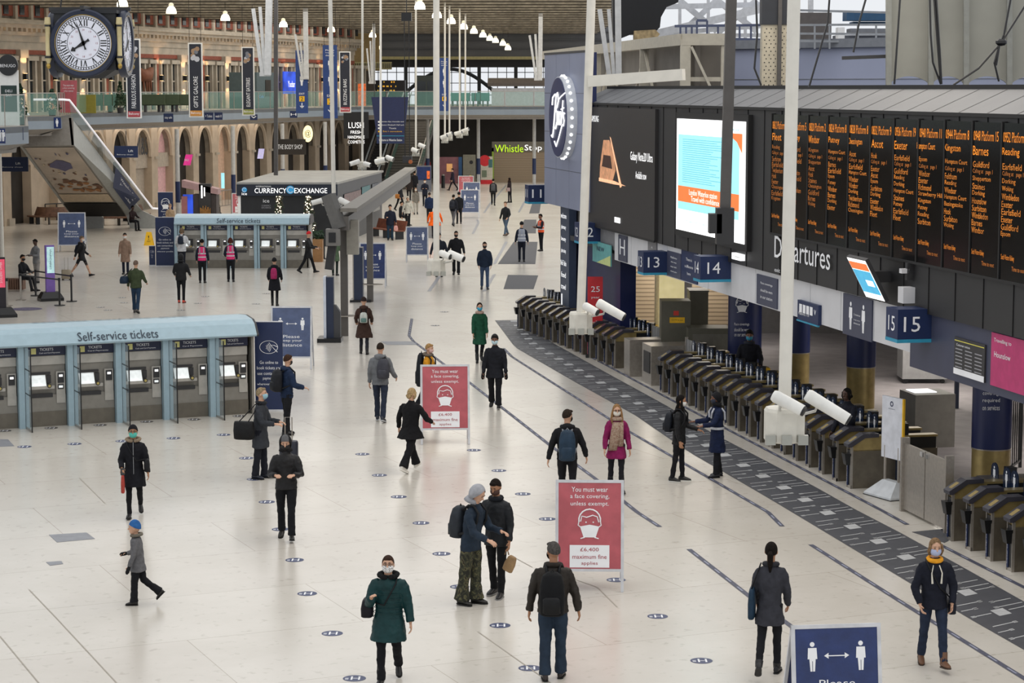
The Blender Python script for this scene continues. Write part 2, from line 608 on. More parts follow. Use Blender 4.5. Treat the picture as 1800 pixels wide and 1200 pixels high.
# ----- advertising screens -----
LEDB = M('unlit_led_screen', '2a2829', .45, var=.03)
t = BT('advertising_screen', 'wide dark advertising screen with a bronze phone picture left of the lit white screen', 'screen', 0, 0)
a, b = SB(1038), SB(1155)
w0 = a
MB().box(a, b, -.06, .02, 3.78, 7.08, LEDB).box(a, b, -.07, -.05, 3.74, 3.79, SEAM).build('screen_panel', t)
def bt(mb, body, px0, py0, px1, py1, y, m):
    s0, z0 = PL(px0, py1, y)
    s1, _ = PL(px1, py1, y)
    sm, zt = PL((px0 + px1) / 2, py0, y)
    _, zb = PL((px0 + px1) / 2, py1, y)
    mb.text(body, (s0 + s1) / 2, (zt + zb) / 2, s1 - s0, zt - zb, y, m)
LIT = M('lit_white', 'ffffff', .5, emit=1.0, var=0)
def bp(px, py, y):
    s_, z_ = PL(px, py, y)
    return (s_, y, z_)
mb = MB()
bt(mb, 'SAMSUNG', 1039, 203, 1052, 214, -.065, LIT)
bt(mb, 'Galaxy Note20 Ultra', 1108, 268, 1147, 288, -.065, LIT)
bt(mb, 'Available now', 1117, 302, 1136, 315, -.065, LIT)
mb.build('screen_lettering', t)
BRZM = M('lit_bronze', 'c08a66', .5, emit=.55, var=.2)
BRZD = M('lit_dark_brown', '3a2018', .5, emit=.3, var=.2)
mb = MB()
mb.prism([bp(*q, -.062) for q in ((1061, 246), (1071, 246), (1078, 262), (1082, 300), (1076, 322), (1054, 316), (1055, 290))], (0, -.004, 0), BRZM)
mb.prism([bp(*q, -.068) for q in ((1061, 272), (1073, 274), (1076, 297), (1058, 292))], (0, -.004, 0), BRZD)
mb.prism([bp(*q, -.068) for q in ((1072, 240), (1074, 243), (1093, 328), (1090, 330))], (0, -.004, 0), M('lit_peach', 'f0b890', .5, emit=.8))
mb.prism([bp(*q, -.068) for q in ((1053, 312), (1080, 318), (1100, 327), (1080, 324), (1053, 318))], (0, -.004, 0), M('lit_peach'))
mb.build('phone_picture', t)
t = BT('advertising_screen', 'bright white lit screen with cyan text page and orange band', 'screen', 0, 0)
a, zt = PL(1190, 208, -.1)
b, _ = PL(1310, 213, -.1)
_, zb = PL(1188, 402, -.1)
MB().box(a - .15, b + .15, -.08, .02, zb - .15, zt + .15, SEAM).build('screen_frame', t)
W_, H_ = b - a, zt - zb
mb = MB().box(a, b, -.1, -.07, zb, zt, M('screen_white', 'ffffff', .5, emit=1.15, var=0))
mb.build('screen_panel', t)
mb = MB()
CY = M('screen_cyan', '9adfe9', .5, emit=.85, var=.02)
OR = M('screen_orange', 'e8763a', .5, emit=.8, var=.02)
mb.box(a + .03 * W_, a + .93 * W_, -.106, -.1, zb + .40 * H_, zb + .86 * H_, CY)
mb.box(a + .03 * W_, a + .93 * W_, -.107, -.1, zb + .26 * H_, zb + .40 * H_, OR)
mb.box(a + .03 * W_, a + .93 * W_, -.106, -.1, zb + .19 * H_, zb + .26 * H_, CY)
mb.prism([(a + .76 * W_, -.11, zb + .90 * H_), (a + .97 * W_, -.11, zb + .90 * H_), (a + .97 * W_, -.11, zb + .74 * H_), (a + .9 * W_, -.11, zb + .83 * H_)], (0, -.004, 0), OR)
LN = M('screen_cyan_dark', '63b9cb', .5, emit=.6)
z = zb + .44 * H_
while z < zb + .83 * H_:
    mb.box(a + .1 * W_, a + (.5 + .3 * random.random()) * W_, -.11, -.106, z, z + .012, LN)
    z += .05
mb.build('screen_picture', t)
mb = MB()
mb.text('London Waterloo station', a + .42 * W_, zb + .355 * H_, .42 * W_, .13, -.112, LIT)
mb.text('Travel with confidence', a + .45 * W_, zb + .30 * H_, .42 * W_, .13, -.112, LIT)
mb.text('south western railway', a + .3 * W_, zb + .09 * H_, .38 * W_, .1, -.112, LN)
mb.text('railway', a + .83 * W_, zb + .93 * H_, .2 * W_, .08, -.112, LN)
mb.build('screen_lettering', t)
mb = MB()
for q in ((1080, 382, 1089, 389), (1286, 443, 1302, 453)):
    mb = MB()
    s0, z0 = PL(q[0], q[3], -.08)
    s1, z1 = PL(q[2], q[1], -.08)
    mb.box(s0, s1, -.08, .02, z0 - .02, z0 + .12, LIT)
    mb.text('JCDecaux', (s0 + s1) / 2, z0 + .05, (s1 - s0) * .8, .07, -.085, SEAM)
    tag(BS(mb, 'lit_name_plate'), 'small lit white name plate under the ' + ('dark phone screen' if q[0] < 1200 else 'bright white screen'), 'sign')

# ----- departure board columns -----
AMB = M('amber_led', 'e8851f', .5, emit=.55, var=.3, scale=3)
AMD = M('dim_amber_led', 'b0651c', .5, emit=.28, var=.3, scale=3)
BGL = M('departure_board_glass', '0d0e10', .12, var=.3, spec=.6)
words = ['Dorking', 'Reading', 'Windsor', 'Strawberry Hill', 'Hampton Court', 'Shepperton', 'Woking', 'Basingstoke', 'Guildford', 'Chessington', 'Hounslow', 'Kingston', 'Twickenham', 'Clapham', 'Wimbledon', 'Earlsfield', 'Surbiton', 'Richmond', 'Putney', 'Barnes', 'Epsom', 'Staines', 'Feltham', 'Ascot', 'Fleet', 'Hook', 'Exeter']
s0 = SB(1361)
cw = (SB(1765) - SB(1424)) / 8
s0 = SB(1424) - 2 * cw
ncol = 12
for i in range(ncol):
    a = s0 + i * cw
    t = BT('departure_display', f'tall black departure display of amber train times, {ORD[i]} column from the left', 'departure board', a, 0, 0, 'departure display columns')
    MB().box(.035, cw - .005, -.05, .02, 4.6, 7.06, BGL).build('display_glass', t)
    mb = MB()
    mb.box(0, .035, -.07, .02, 4.6, 7.08, SEAM)
    mb.box(0, cw, -.07, .02, 4.56, 4.6, SEAM)
    mb.build('display_frame', t)
    mb = MB()
    rd = random.Random(i)
    tm = f'{8 + i // 6:02d}{(12 + 4 * i) % 60:02d} Platform {rd.randint(1, 19)}'
    wl = cw - .18
    mb.text(tm, .06 + wl / 2, 6.84, wl, .16, -.056, AMB)
    wd = rd.choice(words)
    mb.text(wd, .06 + wl * .3, 6.60, wl * (.45 + .03 * len(wd)) if len(wd) < 14 else wl * .85, .15, -.056, AMB)
    z = 6.38
    n_ = rd.randint(9, 17)
    for k in range(n_):
        wd = rd.choice(words)
        ww = .07 * len(wd)
        if k == 1:
            mb.text('Calling at   page 1', .06 + wl * .4, z, wl * .8, .09, -.056, AMD)
        else:
            mb.text(wd, .06 + ww / 2, z, ww, .10, -.056, AMD if i < 3 else M('mid_amber_led', 'cf7a22', .5, emit=.4, var=.3))
        z -= .118
        if z < 5.2:
            break
    mb.text('South Western Railway', .06 + wl * .28, 4.95, wl * .5, .11, -.056, AMB)
    mb.text('Time to next', .06 + wl * .7, 4.80, wl * .5, .07, -.056, AMD)
    mb.build('amber_lettering', t)
mb = MB()
s1, z1 = PL(1361, 460, -.03)
s2, _ = PL(1459, 460, -.03)
_, zt_ = PL(1366, 419, -.03)
mb.text('Departures', (s1 + s2) / 2, (z1 + zt_) / 2 + .0, s2 - s1, .60, -.03, TXW)
mb.text('exit', s1 + .2, z1 - .16, .35, .08, -.03, TXW)
for q in range(2):
    pass
tag(BS(mb, 'departures_lettering'), 'big white Departures lettering on the black wall below the amber displays', 'sign')

# ----- tilted monitor and sensor -----
t = BT('tilted_monitor', 'small tilted blue and orange monitor hung on the black wall below the displays', 'screen', 0, 0)
s1, z1 = PL(1523, 521, -.25)
mt = Matrix.Translation((s1, -.25, z1)) @ Matrix.Rotation(R(28), 4, 'X')
W_, H_ = .92, .82
MB().box(-.02, W_ + .02, 0, .07, -.02, H_ + .02, DGREY, mt=mt).build('monitor_case', t)
mb = MB().box(0, W_, -.006, 0, 0, H_, M('screen_white'), mt=mt)
mb.box(.02, W_ - .02, -.010, -.006, .12, H_ * .72, M('screen_blue', '4db3dd', .5, emit=.7), mt=mt)
mb.box(.02, W_ - .02, -.010, -.006, H_ * .74, H_ * .92, OR, mt=mt)
mb.box(.45, .8, -.012, -.010, .28, .40, LIT, mt=mt)
mb.build('screen_picture', t)
MB().box(s1 + .3, s1 + .5, -.3, .03, z1 + .3, z1 + .5, DGREY).build('bracket', t)
mb = MB()
s1, z1 = PL(1578, 531, -.2)
mb.box(s1, s1 + .25, -.2, .02, z1, z1 + .28, FASC).box(s1 + .06, s1 + .16, -.1, .02, z1 + .4, z1 + .7, DGREY)
mb.box(s1 + .04, s1 + .16, -.2, -.05, z1 + .52, z1 + .6, FASC)
tag(BS(mb, 'wall_sensor'), 'small white sensor box on the black wall right of the tilted monitor', 'device')

# ----- platform number boxes -----
NUMW = {'11': 'farthest, beyond the Boots box', '12': 'above the teal and yellow poster', '13': 'above the cream partition', '14': 'under the bright screen', '15': 'nearest, left of the dark information panel'}
def numbox(num, pxr, pyc, d_, w_=.52, h_=.52, l_=.55):
    s_ = SB(pxr)
    _, zc = PL(pxr, pyc)
    t = BT('platform_number_sign', f'navy box sign reading {num}, ' + NUMW[num], 'sign', s_, 0, zc, 'platform number signs')
    MB().box(-l_, 0, -w_, .1, -h_ / 2, h_ / 2, NAVY).build('sign_box', t)
    MB().box(-l_ - .005, .005, -w_ - .005, .1, -h_ / 2 - .06, -h_ / 2, TEALS).build('teal_edge', t)
    mt = Matrix.Rotation(R(90), 4, 'Z')
    mb = MB().text(num, -w_ / 2, 0, .30, .26, -.006, TXW, mt=mt)
    mb.text(num, -l_ / 2, 0, .3, .26, -w_ - .006, TXW)
    mb.build('number_lettering', t)
numbox('13', 1168, 461, 55)
numbox('14', 1280, 471, 49.5, .62)
numbox('15', 1634, 571, 39)
numbox('12', 1050, 408, 60)
numbox('11', 958, 340, 70)
# ----- posters on the fascia -----
def fposter(px0, px1, z0, z1, m, lab, deco=None, y=.09):
    s_ = SB(px0)
    e_ = SB(px1)
    t = BT('fascia_notice', lab, 'sign', s_, 0, 0)
    W = e_ - s_
    MB().box(0, W, y - .02, .1, z0, z1, m).build('notice_panel', t)
    mb = MB()
    if deco:
        deco(mb, W, z0, z1, y - .024)
        mb.build('notice_lettering', t)
def man(mb, x, z, h_, y, m=TXW):
    """little standing figure, h_ tall, foot at x,z"""
    mb.disc((x, y, z + h_ * .92), h_ * .085, 10, m)
    mb.add([(x - h_ * .15, y, z + h_ * .8), (x - h_ * .17, y, z + h_ * .42), (x - h_ * .11, y, z + h_ * .42), (x - h_ * .08, y, z), (x - .01 * h_, y, z), (x - .01 * h_, y, z + h_ * .35),
            (x + .01 * h_, y, z + h_ * .35), (x + .01 * h_, y, z), (x + h_ * .08, y, z), (x + h_ * .11, y, z + h_ * .42), (x + h_ * .17, y, z + h_ * .42), (x + h_ * .15, y, z + h_ * .8)],
           [tuple(range(11, -1, -1))], m)
def deco_two(mb, W, z0, z1, y):
    man(mb, W * .28, z0 + .12, (z1 - z0) * .68, y)
    man(mb, W * .72, z0 + .12, (z1 - z0) * .68, y)
    mb.text('2 metres', W * .5, z0 + (z1 - z0) * .55, W * .22, .035, y, TXW)
    mb.text('keep your', W * .5, z0 + (z1 - z0) * .42, W * .22, .03, y, TXW)
    mb.text('distance', W * .5, z0 + (z1 - z0) * .34, W * .22, .03, y, TXW)
fposter(1480, 1531, 2.92, 3.70, SLATE, 'slate fascia notice with two white figures between the displays and gates', deco_two)
def deco_txt(lines):
    def f(mb, W, z0, z1, y):
        H = z1 - z0
        for i, l in enumerate(lines):
            mb.text(l, W * .5, z1 - H * (i + 1.2) / (len(lines) + 1.4), min(W * .8, .05 * len(l) + .1), H * .42 / (len(lines) + 1.4), y, TXW)
    return f
fposter(1327, 1363, 2.98, 3.62, SLATE, 'slate fascia notice left of the long white pole with cupped hands text', deco_txt(['Face coverings', 'should be worn', 'in our station']))
def deco_ic(mb, W, z0, z1, y):
    for k in range(4):
        x = W * (.1 + .17 * k)
        mb.box(x, x + W * .13, y - .002, y, z1 - .24, z1 - .07, TXW)
    mb.text('v', W * .85, z1 - .16, W * .1, .1, y, TXW)
    mb.text('Platforms 1-14', W * .32, z0 + .14, W * .5, .06, y, TXW)
    mb.box(-.01, W + .01, y - .01, y + .03, z0 - .03, z0, TEALS)
fposter(1403, 1440, 2.93, 3.33, NAVY, 'navy facilities sign with four white pictogram squares and teal lower edge', deco_ic, y=.05)
def deco_H(mb, W, z0, z1, y):
    H = z1 - z0
    mb.box(W * .2, W * .3, y - .002, y, z0 + .25 * H, z1 - .15 * H, TXW)
    mb.box(W * .7, W * .8, y - .002, y, z0 + .25 * H, z1 - .15 * H, TXW)
    mb.box(W * .3, W * .7, y - .002, y, z0 + .5 * H, z0 + .56 * H, TXW)
fposter(1083, 1098, 2.98, 3.68, SLATE, 'slate notice with a white H symbol right of the platform 12 box', deco_H)
fposter(1135, 1150, 3.3, 3.72, M('mid_grey_fascia'), 'grey notice with a small white lamp symbol above the platform 13 box', deco_txt(['A', 'Exit']))
fposter(1169, 1193, 2.98, 3.6, SLATE, 'slate notice with lines of text right of the platform 13 box', deco_txt(['Platforms', 'this way', 'stay left', 'thank you']))
fposter(1194, 1222, 2.98, 3.72, NAVY, 'navy notice with text left of the platform 14 box', deco_txt(['There is', 'a difference', 'here']))
def deco_y(mb, W, z0, z1, y):
    mb.box(.02, W - .02, y - .002, y, z1 - .06, z1 - .045, M('yellow_line', 'd8d060', .6))
    mb.text('Customer notices', W * .3, z1 - .12, W * .45, .04, y, TXW)
    for c in (0, 1, 2):
        for k in range(7):
            mb.box(W * (.05 + .32 * c), W * (.28 + .32 * c), y - .002, y, z1 - .2 - k * .06, z1 - .19 - k * .06 + .008, M('grey_print', '9a9aa0', .6))
    mb.box(0, W, y - .004, y, z0, z0 + .1, TXW)
fposter(1678, 1732, 2.84, 3.46, DGREY, 'dark information panel with yellow rule and white base left of the pink poster', deco_y)
def deco_p(mb, W, z0, z1, y):
    mb.text('Travelling to', W * .2, z1 - .12, W * .3, .08, y, TXW)
    mb.text('Hounslow', W * .2, z1 - .34, W * .28, .09, y, TXW)
    mb.text('Line', W * .8, z0 + .2, W * .2, .09, y, TXW)
fposter(1743, 1850, 2.84, 3.7, M('magenta_poster', 'b5336c', .45), 'large magenta poster reading Travelling to Hounslow at the right edge', deco_p)
t = BT('hanging_poster', 'teal and yellow triangle poster hanging below the platform 12 box', 'sign', SB(1041), 0, 0)
W = SB(1073) - SB(1041)
MB().box(0, W, .02, .05, 2.75, 3.33, M('teal_poster', '5fa3a3', .5)).build('poster_panel', t)
MB().prism([(W, .015, 2.75), (W, .015, 3.05), (W * .25, .015, 2.75)], (0, -.004, 0), M('pale_yellow_green', 'c2cf8a', .5)).text('NEW', W * .45, 3.15, W * .4, .12, .012, NAVY).build('poster_print', t)

# ---------------- Boots box and shop front ----------------
sb0, sb1 = SB(957, -.2), SB(1029, -.2)
t = BT('shop_sign_box', 'tall pale grey panelled shop sign box carrying the round navy Boots disc', 'shop sign', 0, 0)
BXG = M('boots_panel_grey', '8289a0', .45, var=.04, scale=1)
mb = MB().box(sb0, sb1, -.2, .0, 4.12, 8.6, BXG)
mb.box(sb0 - .02, sb1 + .02, -.22, .0, 8.6, 8.66, DGREY)
for zz in (5.2, 6.3, 7.45):
    mb.box(sb0, sb1, -.203, -.2, zz, zz + .012, DGREY)
for ss in (.3, .62):
    mb.box(sb0 + (sb1 - sb0) * ss, sb0 + (sb1 - sb0) * ss + .01, -.203, -.2, 4.12, 8.6, M('panel_seam', '70778a', .6))
mb.build('box_body', t)
MB().box(sb1, sb1 + .06, -.2, .1, 6.9, 8.6, NAVYD).build('blue_end_panel', t)
mb = MB().box(sb0 - .9, sb0, .1, .6, 4.12, 7.3, BLACK)
mb.build('dark_side_housing', t)
sc0, zc0 = PL(990, 206, -.35)
wd = (SB(1010, -.35) - SB(973, -.35)) / 2
t2 = t
hd = 1.17
wd = 1.17
mb = MB()
ringo = [(sc0 + wd * math.cos(2 * pi * i / 40), -.2, zc0 + hd * math.sin(2 * pi * i / 40)) for i in range(40)]
mb.prism(ringo, (0, -.3, 0), M('white_rim', 'cfd3da', .4))
dsk = mb.build('sign_disc', t)
mb = MB().prism([(sc0 + (wd - .03) * math.cos(2 * pi * i / 40), -.5, zc0 + (hd - .03) * math.sin(2 * pi * i / 40)) for i in range(40)], (0, -.02, 0), M('boots_navy', '1b2c5e', .3))
mb.build('disc_face', dsk)
# script lettering as strokes
mb = MB()
def stroke(pts, r_=.055):
    mb.tube([(sc0 + x * wd, -.53, zc0 + z_ * hd) for x, z_ in pts], r_ * .5, 6, LIT)
stroke([(-.62, -.46), (-.5, -.5), (-.38, -.3), (-.22, .2), (-.1, .52), (.05, .6)], .06)
stroke([(-.55, .3), (-.5, .48), (-.25, .56), (.1, .55), (.15, .4), (0, .25), (-.2, .2)], .055)
stroke([(-.2, .2), (0, .12), (.02, -.1), (-.15, -.28), (-.4, -.25)], .055)
for cx in (.12, .34):
    stroke([(cx + .1 * math.cos(a_), -.02 + .16 * math.sin(a_)) for a_ in [R(x) for x in range(0, 361, 30)]], .045)
stroke([(.46, -.15), (.56, .1), (.64, .42)], .05)
stroke([(.42, .2), (.76, .24)], .035)
stroke([(.84, .1), (.72, .12), (.7, .02), (.78, -.08), (.7, -.2), (.56, -.18)], .045)
stroke([(.85, .6), (.45, .52), (.2, .45)], .04)
stroke([(.56, -.18), (.2, -.5), (-.1, -.72), (-.3, -.6)], .045)
mb.build('script_lettering', dsk)
mb = MB()
for i in range(30):
    a_ = 2 * pi * i / 30
    mb.ell((sc0 + (wd + .02) * math.cos(a_), -.36, zc0 + (hd + .02) * math.sin(a_)), .05, .05, .05, LIT, 6, 5)
mb.build('rim_bulbs', dsk)
# navy shop front below
mb = MB()
mb.box(sb0 + .2, sb1 + 1.1, .55, 1.0, 0, 4.12, NAVYD)
BS(mb, 'wall_shop', kind='structure')
t = BT('shop_lettering_panel', 'grey strip with white stacked lettering at the left edge of the navy shop front', 'sign', sb0 + .15, .3)
MB().box(.02, 1.18, -.03, .2, .0, 4.05, M('shop_strip', '3e4a60', .4)).build('strip_panel', t)
mb = MB()
for i, l in enumerate(['welcome', 'pharmacy', 'beauty', 'photo shop', 'No7 skin', 'food', 'travel']):
    mb.text(l, .45, 3.75 - i * .36, .75 if i in (0, 4) else .62, .16, -.034, LIT)
mb.box(.2, .28, -.04, -.03, .75, 1.35, LIT)
mb.build('strip_lettering', t)
# ---------------- ticket gates ----------------
def gate_proto():
    t = T('ticket_gate', 'x', 'ticket gate')
    MB().box(-.10, .10, .03, 1.75, 0, .74, STEELD).build('pedestal', t)
    MB().box(-.105, -.085, -.01, .04, 0, .8, STEEL).box(.085, .105, -.01, .04, 0, .8, STEEL).box(-.105, .105, .0, .03, 0, .06, STEEL).build('steel_edge', t)
    MB().box(-.085, .085, .0, .035, .06, .74, BLACK).build('front_panel', t)
    mb = MB().prism([(-.1, .03, .72), (-.1, .03, .84), (-.1, .3, .98), (-.1, .62, .98), (-.1, .62, .72)], (.2, 0, 0), BRASS)
    mb.build('reader_cheek', t)
    mb = MB().prism([(-.125, -.06, .80), (-.125, -.07, .86), (-.125, .24, 1.05), (-.125, .55, 1.05), (-.125, .55, .98), (-.125, .27, .97), (-.125, .0, .80)], (.25, 0, 0), M('reader_charcoal', '3b3a42', .3))
    mb.build('ticket_reader', t)
    MB().prism([(-.06, .0, .895), (-.06, .14, .985), (-.06, .135, .99), (-.06, -.005, .90)], (.12, 0, 0), M('card_pad_dull', '8f7c48', .5)).build('card_pad', t)
    MB().box(-.11, .11, .55, 1.75, .96, 1.0, BRASS).build('top_rail', t)
    MB().box(-.10, .10, .62, 1.72, .74, .96, BLACK).build('side_glazing', t)
    mb = MB()
    mb.rings([[(-.06, -.09, .46), (.09, -.09, .46), (.09, .0, .46), (-.06, .0, .46)], [(-.08, -.13, .68), (.11, -.13, .68), (.11, .0, .68), (-.08, .0, .68)]], BLACK)
    mb.build('leaflet_hopper', t)
    mb = MB().box(-.082, -.03, -.014, .0, .05, .62, NAVY)
    mb.text('keep clear', -.056, .34, .45, .02, -.016, TXW, up=True)
    mb.build('label_strip', t)
    for k, x0 in enumerate((.105, -.385)):
        pts = [(x0, .9, .15), (x0 + .28, .9, .15), (x0 + .28, .9, 1.12)]
        pts += [(x0 + .14 + .14 * math.cos(a_), .9, 1.12 + .14 * math.sin(a_)) for a_ in [R(q) for q in range(30, 180, 30)]]
        pts += [(x0, .9, 1.12)]
        f = MB().prism(pts, (0, .02, 0), M('smoked_blue_paddle', '27344c', .15, alpha=.85)).build('gate_paddle', t)
        mb = MB()
        man(mb, x0 + .14, .92, .28, .897)
        mb.build('paddle_figure', f)
    MB().box(-.09, .09, 1.0, 1.16, 1.0, 1.22, BLACK).build('indicator_post', t)
    return t
gp = None
def gate_row(s_list, where, yfun):
    global gp
    for i, s_ in enumerate(s_list):
        lab = f'ticket gate, {ORD[i]} from the left in the {where}'
        loc = BW(s_, yfun(s_))
        if gp is None:
            gp = gate_proto()
            gp.location = loc
            gp.rotation_euler = (0, 0, BRZ)
            gp['label'] = lab
            gp['group'] = 'ticket gates'
        else:
            dup(gp, loc, BRZ, lab, 'ticket gates')
gate_row([.35 + .79 * i for i in range(18)], 'long middle bank', lambda s_: .05)
gate_row([-14.6 + .78 * i for i in range(14)], 'far bank by the navy shop front', lambda s_: .05 - max(0, -4 - s_) * .055 + max(0, -8 - s_) * 0)
gate_row([18.7 + .80 * i for i in range(8)], 'nearest bank at the right edge', lambda s_: .02)
# steel base plinth between far and middle bank
t = BT('steel_cabinet', 'brushed steel cabinet closing the far bank of ticket gates', 'cabinet', -3.2, 0)
MB().box(0, .6, 0, 1.6, 0, .98, STEEL).build('cabinet_body', t)
MB().box(.62, .66, .35, 1.0, .4, .9, BLACK).build('dark_recess', t)
t = BT('steel_cabinet', 'brushed steel cabinet left of the long middle bank of gates', 'cabinet', -1.7, .1)
MB().box(0, .9, 0, 1.5, 0, 1.02, STEEL).build('cabinet_body', t)
MB().box(.2, .8, -.02, 0, .3, .85, BLACK).build('dark_recess', t)
for i, s_ in enumerate((-4.0, -.7)):
    t = BT('wide_gate_screen', ['translucent wide aisle gate left of the steel cabinets', 'translucent wide aisle gate beside the middle bank of gates'][i], 'gate', s_, 1.0)
    for k in range(3):
        MB().box(k * .28, k * .28 + .25, 0, .03, .1, 1.2, M('frosted_panel', '9a9c9e', .3, alpha=.6)).build('gate_panel', t)
    MB().box(-.05, .0, -.02, .05, 0, 1.25, STEEL).build('hinge_post', t)
# panel gates between middle and near banks
_g = G(1605, 898)
PGS = (_g - B0).dot(U)
t = BT('panel_gate', 'pair of tall brushed steel panel gates between the two nearer banks of ticket gates', 'gate', PGS, .2)
for k in range(2):
    f = MB().box(k * .98, k * .98 + .94, 0, .05, .05, 1.25, STEEL).build('gate_leaf', t)
    MB().box(k * .98 + (.78 if k == 0 else .05), k * .98 + (.9 if k == 0 else .17), -.03, .0, 1.15, 1.23, M('chrome', 'd8dade', .1, 1)).build('latch', f)
MB().box(-.08, 0, -.05, .1, 0, 1.35, STEEL).build('gate_post', t)
MB().box(1.93, 2.0, -.05, .1, 0, 1.35, STEEL).build('gate_post', t)
MB().box(2.02, 2.4, .5, 1.6, 0, 1.0, STEELD).build('end_cabinet', t)
# white sign stand
g = G(1566, 872)
t = T('sign_stand', 'tall white blank sign board with yellow edge on a white plinth before the gates', 'sign stand', (g.x, g.y, 0), BRZ + R(15))
pxm = 3800 / g.y
mb = MB().rings([[(-.42, -.32, 0), (.42, -.32, 0), (.42, .32, 0), (-.42, .32, 0)], [(-.42, -.32, .05), (.42, -.32, .05), (.42, .32, .05), (-.42, .32, .05)], [(-.2, -.06, .3), (.24, -.06, .3), (.24, .08, .3), (-.2, .08, .3)]], M('plinth_white', 'c8ccd0', .4))
mb.build('plinth', t)
MB().box(-.43, .43, -.33, .33, 0, .015, BLACK).build('plinth_edge', t)
MB().cyl((-.2, 0, .25), (-.2, 0, .95), .025, m=STEEL).build('support_post', t)
MB().cyl((.22, 0, .25), (.22, 0, .95), .025, m=STEEL).build('support_post', t)
mb = MB().box(-.30, .32, -.02, .02, .72, 1.88, M('board_white', 'd9dce4', .4)).box(.32, .36, -.02, .02, .72, 1.88, YEL)
mb.build('sign_board', t)
mb = MB().disc((.0, -.025, 1.75), .05, 16, NAVY, ri=.03).text('Assistance', 0, 1.66, .2, .02, -.025, NAVY)
mb.build('board_lettering', t)

# ---------------- columns behind the gates ----------------
def column(px, pyb, wpx, split_z, lab, txt=None, d=None, metal=True):
    g = G(px, pyb)
    r_ = wpx / 2 * g.y / FPX
    t = T('wrapped_column', lab, 'column', (g.x, g.y, .012))
    MB().cyl((0, 0, 0), (0, 0, split_z), r_, n=32, m=BRASS if metal else STEEL).build('steel_cladding', t, smooth='auto')
    MB().cyl((0, 0, split_z), (0, 0, 3.02), r_ * 1.03, n=32, m=NAVYD).build('navy_wrap', t, smooth='auto')
    MB().cyl((0, 0, split_z - .02), (0, 0, split_z), r_ * 1.04, n=32, m=STEEL).build('collar', t)
    if txt:
        mb = MB()
        for i, l in enumerate(txt):
            mb.text(l, -r_ * .3, split_z + 1.05 - i * .13, r_ * .9, .09, -r_ * 1.06, TXW)
        maskface(mb, -r_ * .3, split_z + 1.55, .42, -r_ * 1.07)
        mb.build('wrap_lettering', t)
def maskface(mb, x, z, h_, y, m=TXW):
    """outline face wearing a mask"""
    pts = [(x + h_ * .36 * math.cos(a_), z + h_ * .15 + h_ * .36 * math.sin(a_)) for a_ in [R(q) for q in range(-10, 191, 20)]]
    mb.tube([(p[0], y, p[1]) for p in pts], h_ * .025, 5, m)
    mb.tube([(x - h_ * .30, y, z + h_ * .1), (x - h_ * .26, y, z + h_ * .28), (x - .1 * h_, y, z + h_ * .24), (x + .1 * h_, y, z + h_ * .31), (x + h_ * .25, y, z + h_ * .26), (x + h_ * .30, y, z + h_ * .08)], h_ * .02, 5, m)
    for q in (-1, 1):
        mb.disc((x + q * h_ * .12, y, z + h_ * .08), h_ * .025, 8, m)
        mb.tube([(x + q * h_ * .36, y, z + h_ * .09), (x + q * h_ * .38, y, z - h_ * .02), (x + q * h_ * .30, y, z - h_ * .08)], h_ * .02, 5, m)
        mb.tube([(x + q * h_ * .16, y, z - h_ * .42), (x + q * h_ * .30, y, z - h_ * .46)], h_ * .02, 5, m)
    mb.add([(x - h_ * .32, y, z - h_ * .06), (x, y, z + h_ * .0), (x + h_ * .32, y, z - h_ * .06), (x + h_ * .2, y, z - h_ * .42), (x - h_ * .2, y, z - h_ * .42)], [(4, 3, 2, 1, 0)], m)
 
column(1740, 878, 68, .98, 'navy wrapped column with a masked face notice behind the panel gates', ['coverings', 'required', 'on services'])
column(1512, 717, 50, 1.0, 'navy wrapped column above gold and steel cladding behind the staff member', ['your', 'distance'])
column(1402, 690, 40, 1.02, 'navy wrapped column behind the long white pole')
column(1308, 676, 58, .55, 'navy wrapped column with masked face behind the middle bank of gates', ['Face coverings', 'should be worn', 'on our services'])
# ---------------- things behind the far gates ----------------
SHUT = bpy.data.materials.new('tan_slatted_shutter')
SHUT.use_nodes = True
n = SHUT.node_tree
wv = n.nodes.new('ShaderNodeTexWave')
wv.bands_direction = 'Z'
wv.inputs['Scale'].default_value = 2.6
wv.inputs['Distortion'].default_value = .3
co = n.nodes.new('ShaderNodeTexCoord')
n.links.new(co.outputs['Object'], wv.inputs[0])
rr = n.nodes.new('ShaderNodeValToRGB')
rr.color_ramp.elements[0].color = (*lin('6b5c4c'), 1)
rr.color_ramp.elements[1].color = (*lin('9b8b75'), 1)
rr.color_ramp.elements[1].position = .4
n.links.new(wv.outputs[0], rr.inputs[0])
n.links.new(rr.outputs[0], n.nodes['Principled BSDF'].inputs['Base Color'])
n.nodes['Principled BSDF'].inputs['Roughness'].default_value = .6
def panel(px0, px1, d, z0, z1, m, name, lab=None, cat=None, th=.1, struct=False):
    a, b = P(px0, 400, d), P(px1, 400, d)
    mb = MB().box(0, b.x - a.x, 0, th, z0, z1, m)
    o = mb.build(name, loc=(a.x, d, 0))
    if struct:
        o['kind'] = 'structure'
    else:
        tag(o, lab, cat)
    return o
panel(1048, 1078, 65, 0, 3.04, SHUT, 'roller_shutter', 'tan slatted roller shutter behind the seated member of staff', 'shutter')
panel(1101, 1152, 64, 0, 3.04, SHUT, 'roller_shutter', 'tan slatted roller shutter under the platform 13 box', 'shutter')
panel(1218, 1300, 63, 0, 3.04, SHUT, 'roller_shutter', 'brown roller shutter behind the grey cabinets under the platform 14 box', 'shutter')
CRM = M('cream_glow_panel', 'efe0a8', .6, emit=.55)  # yellow light on these panels is put into the material as glow
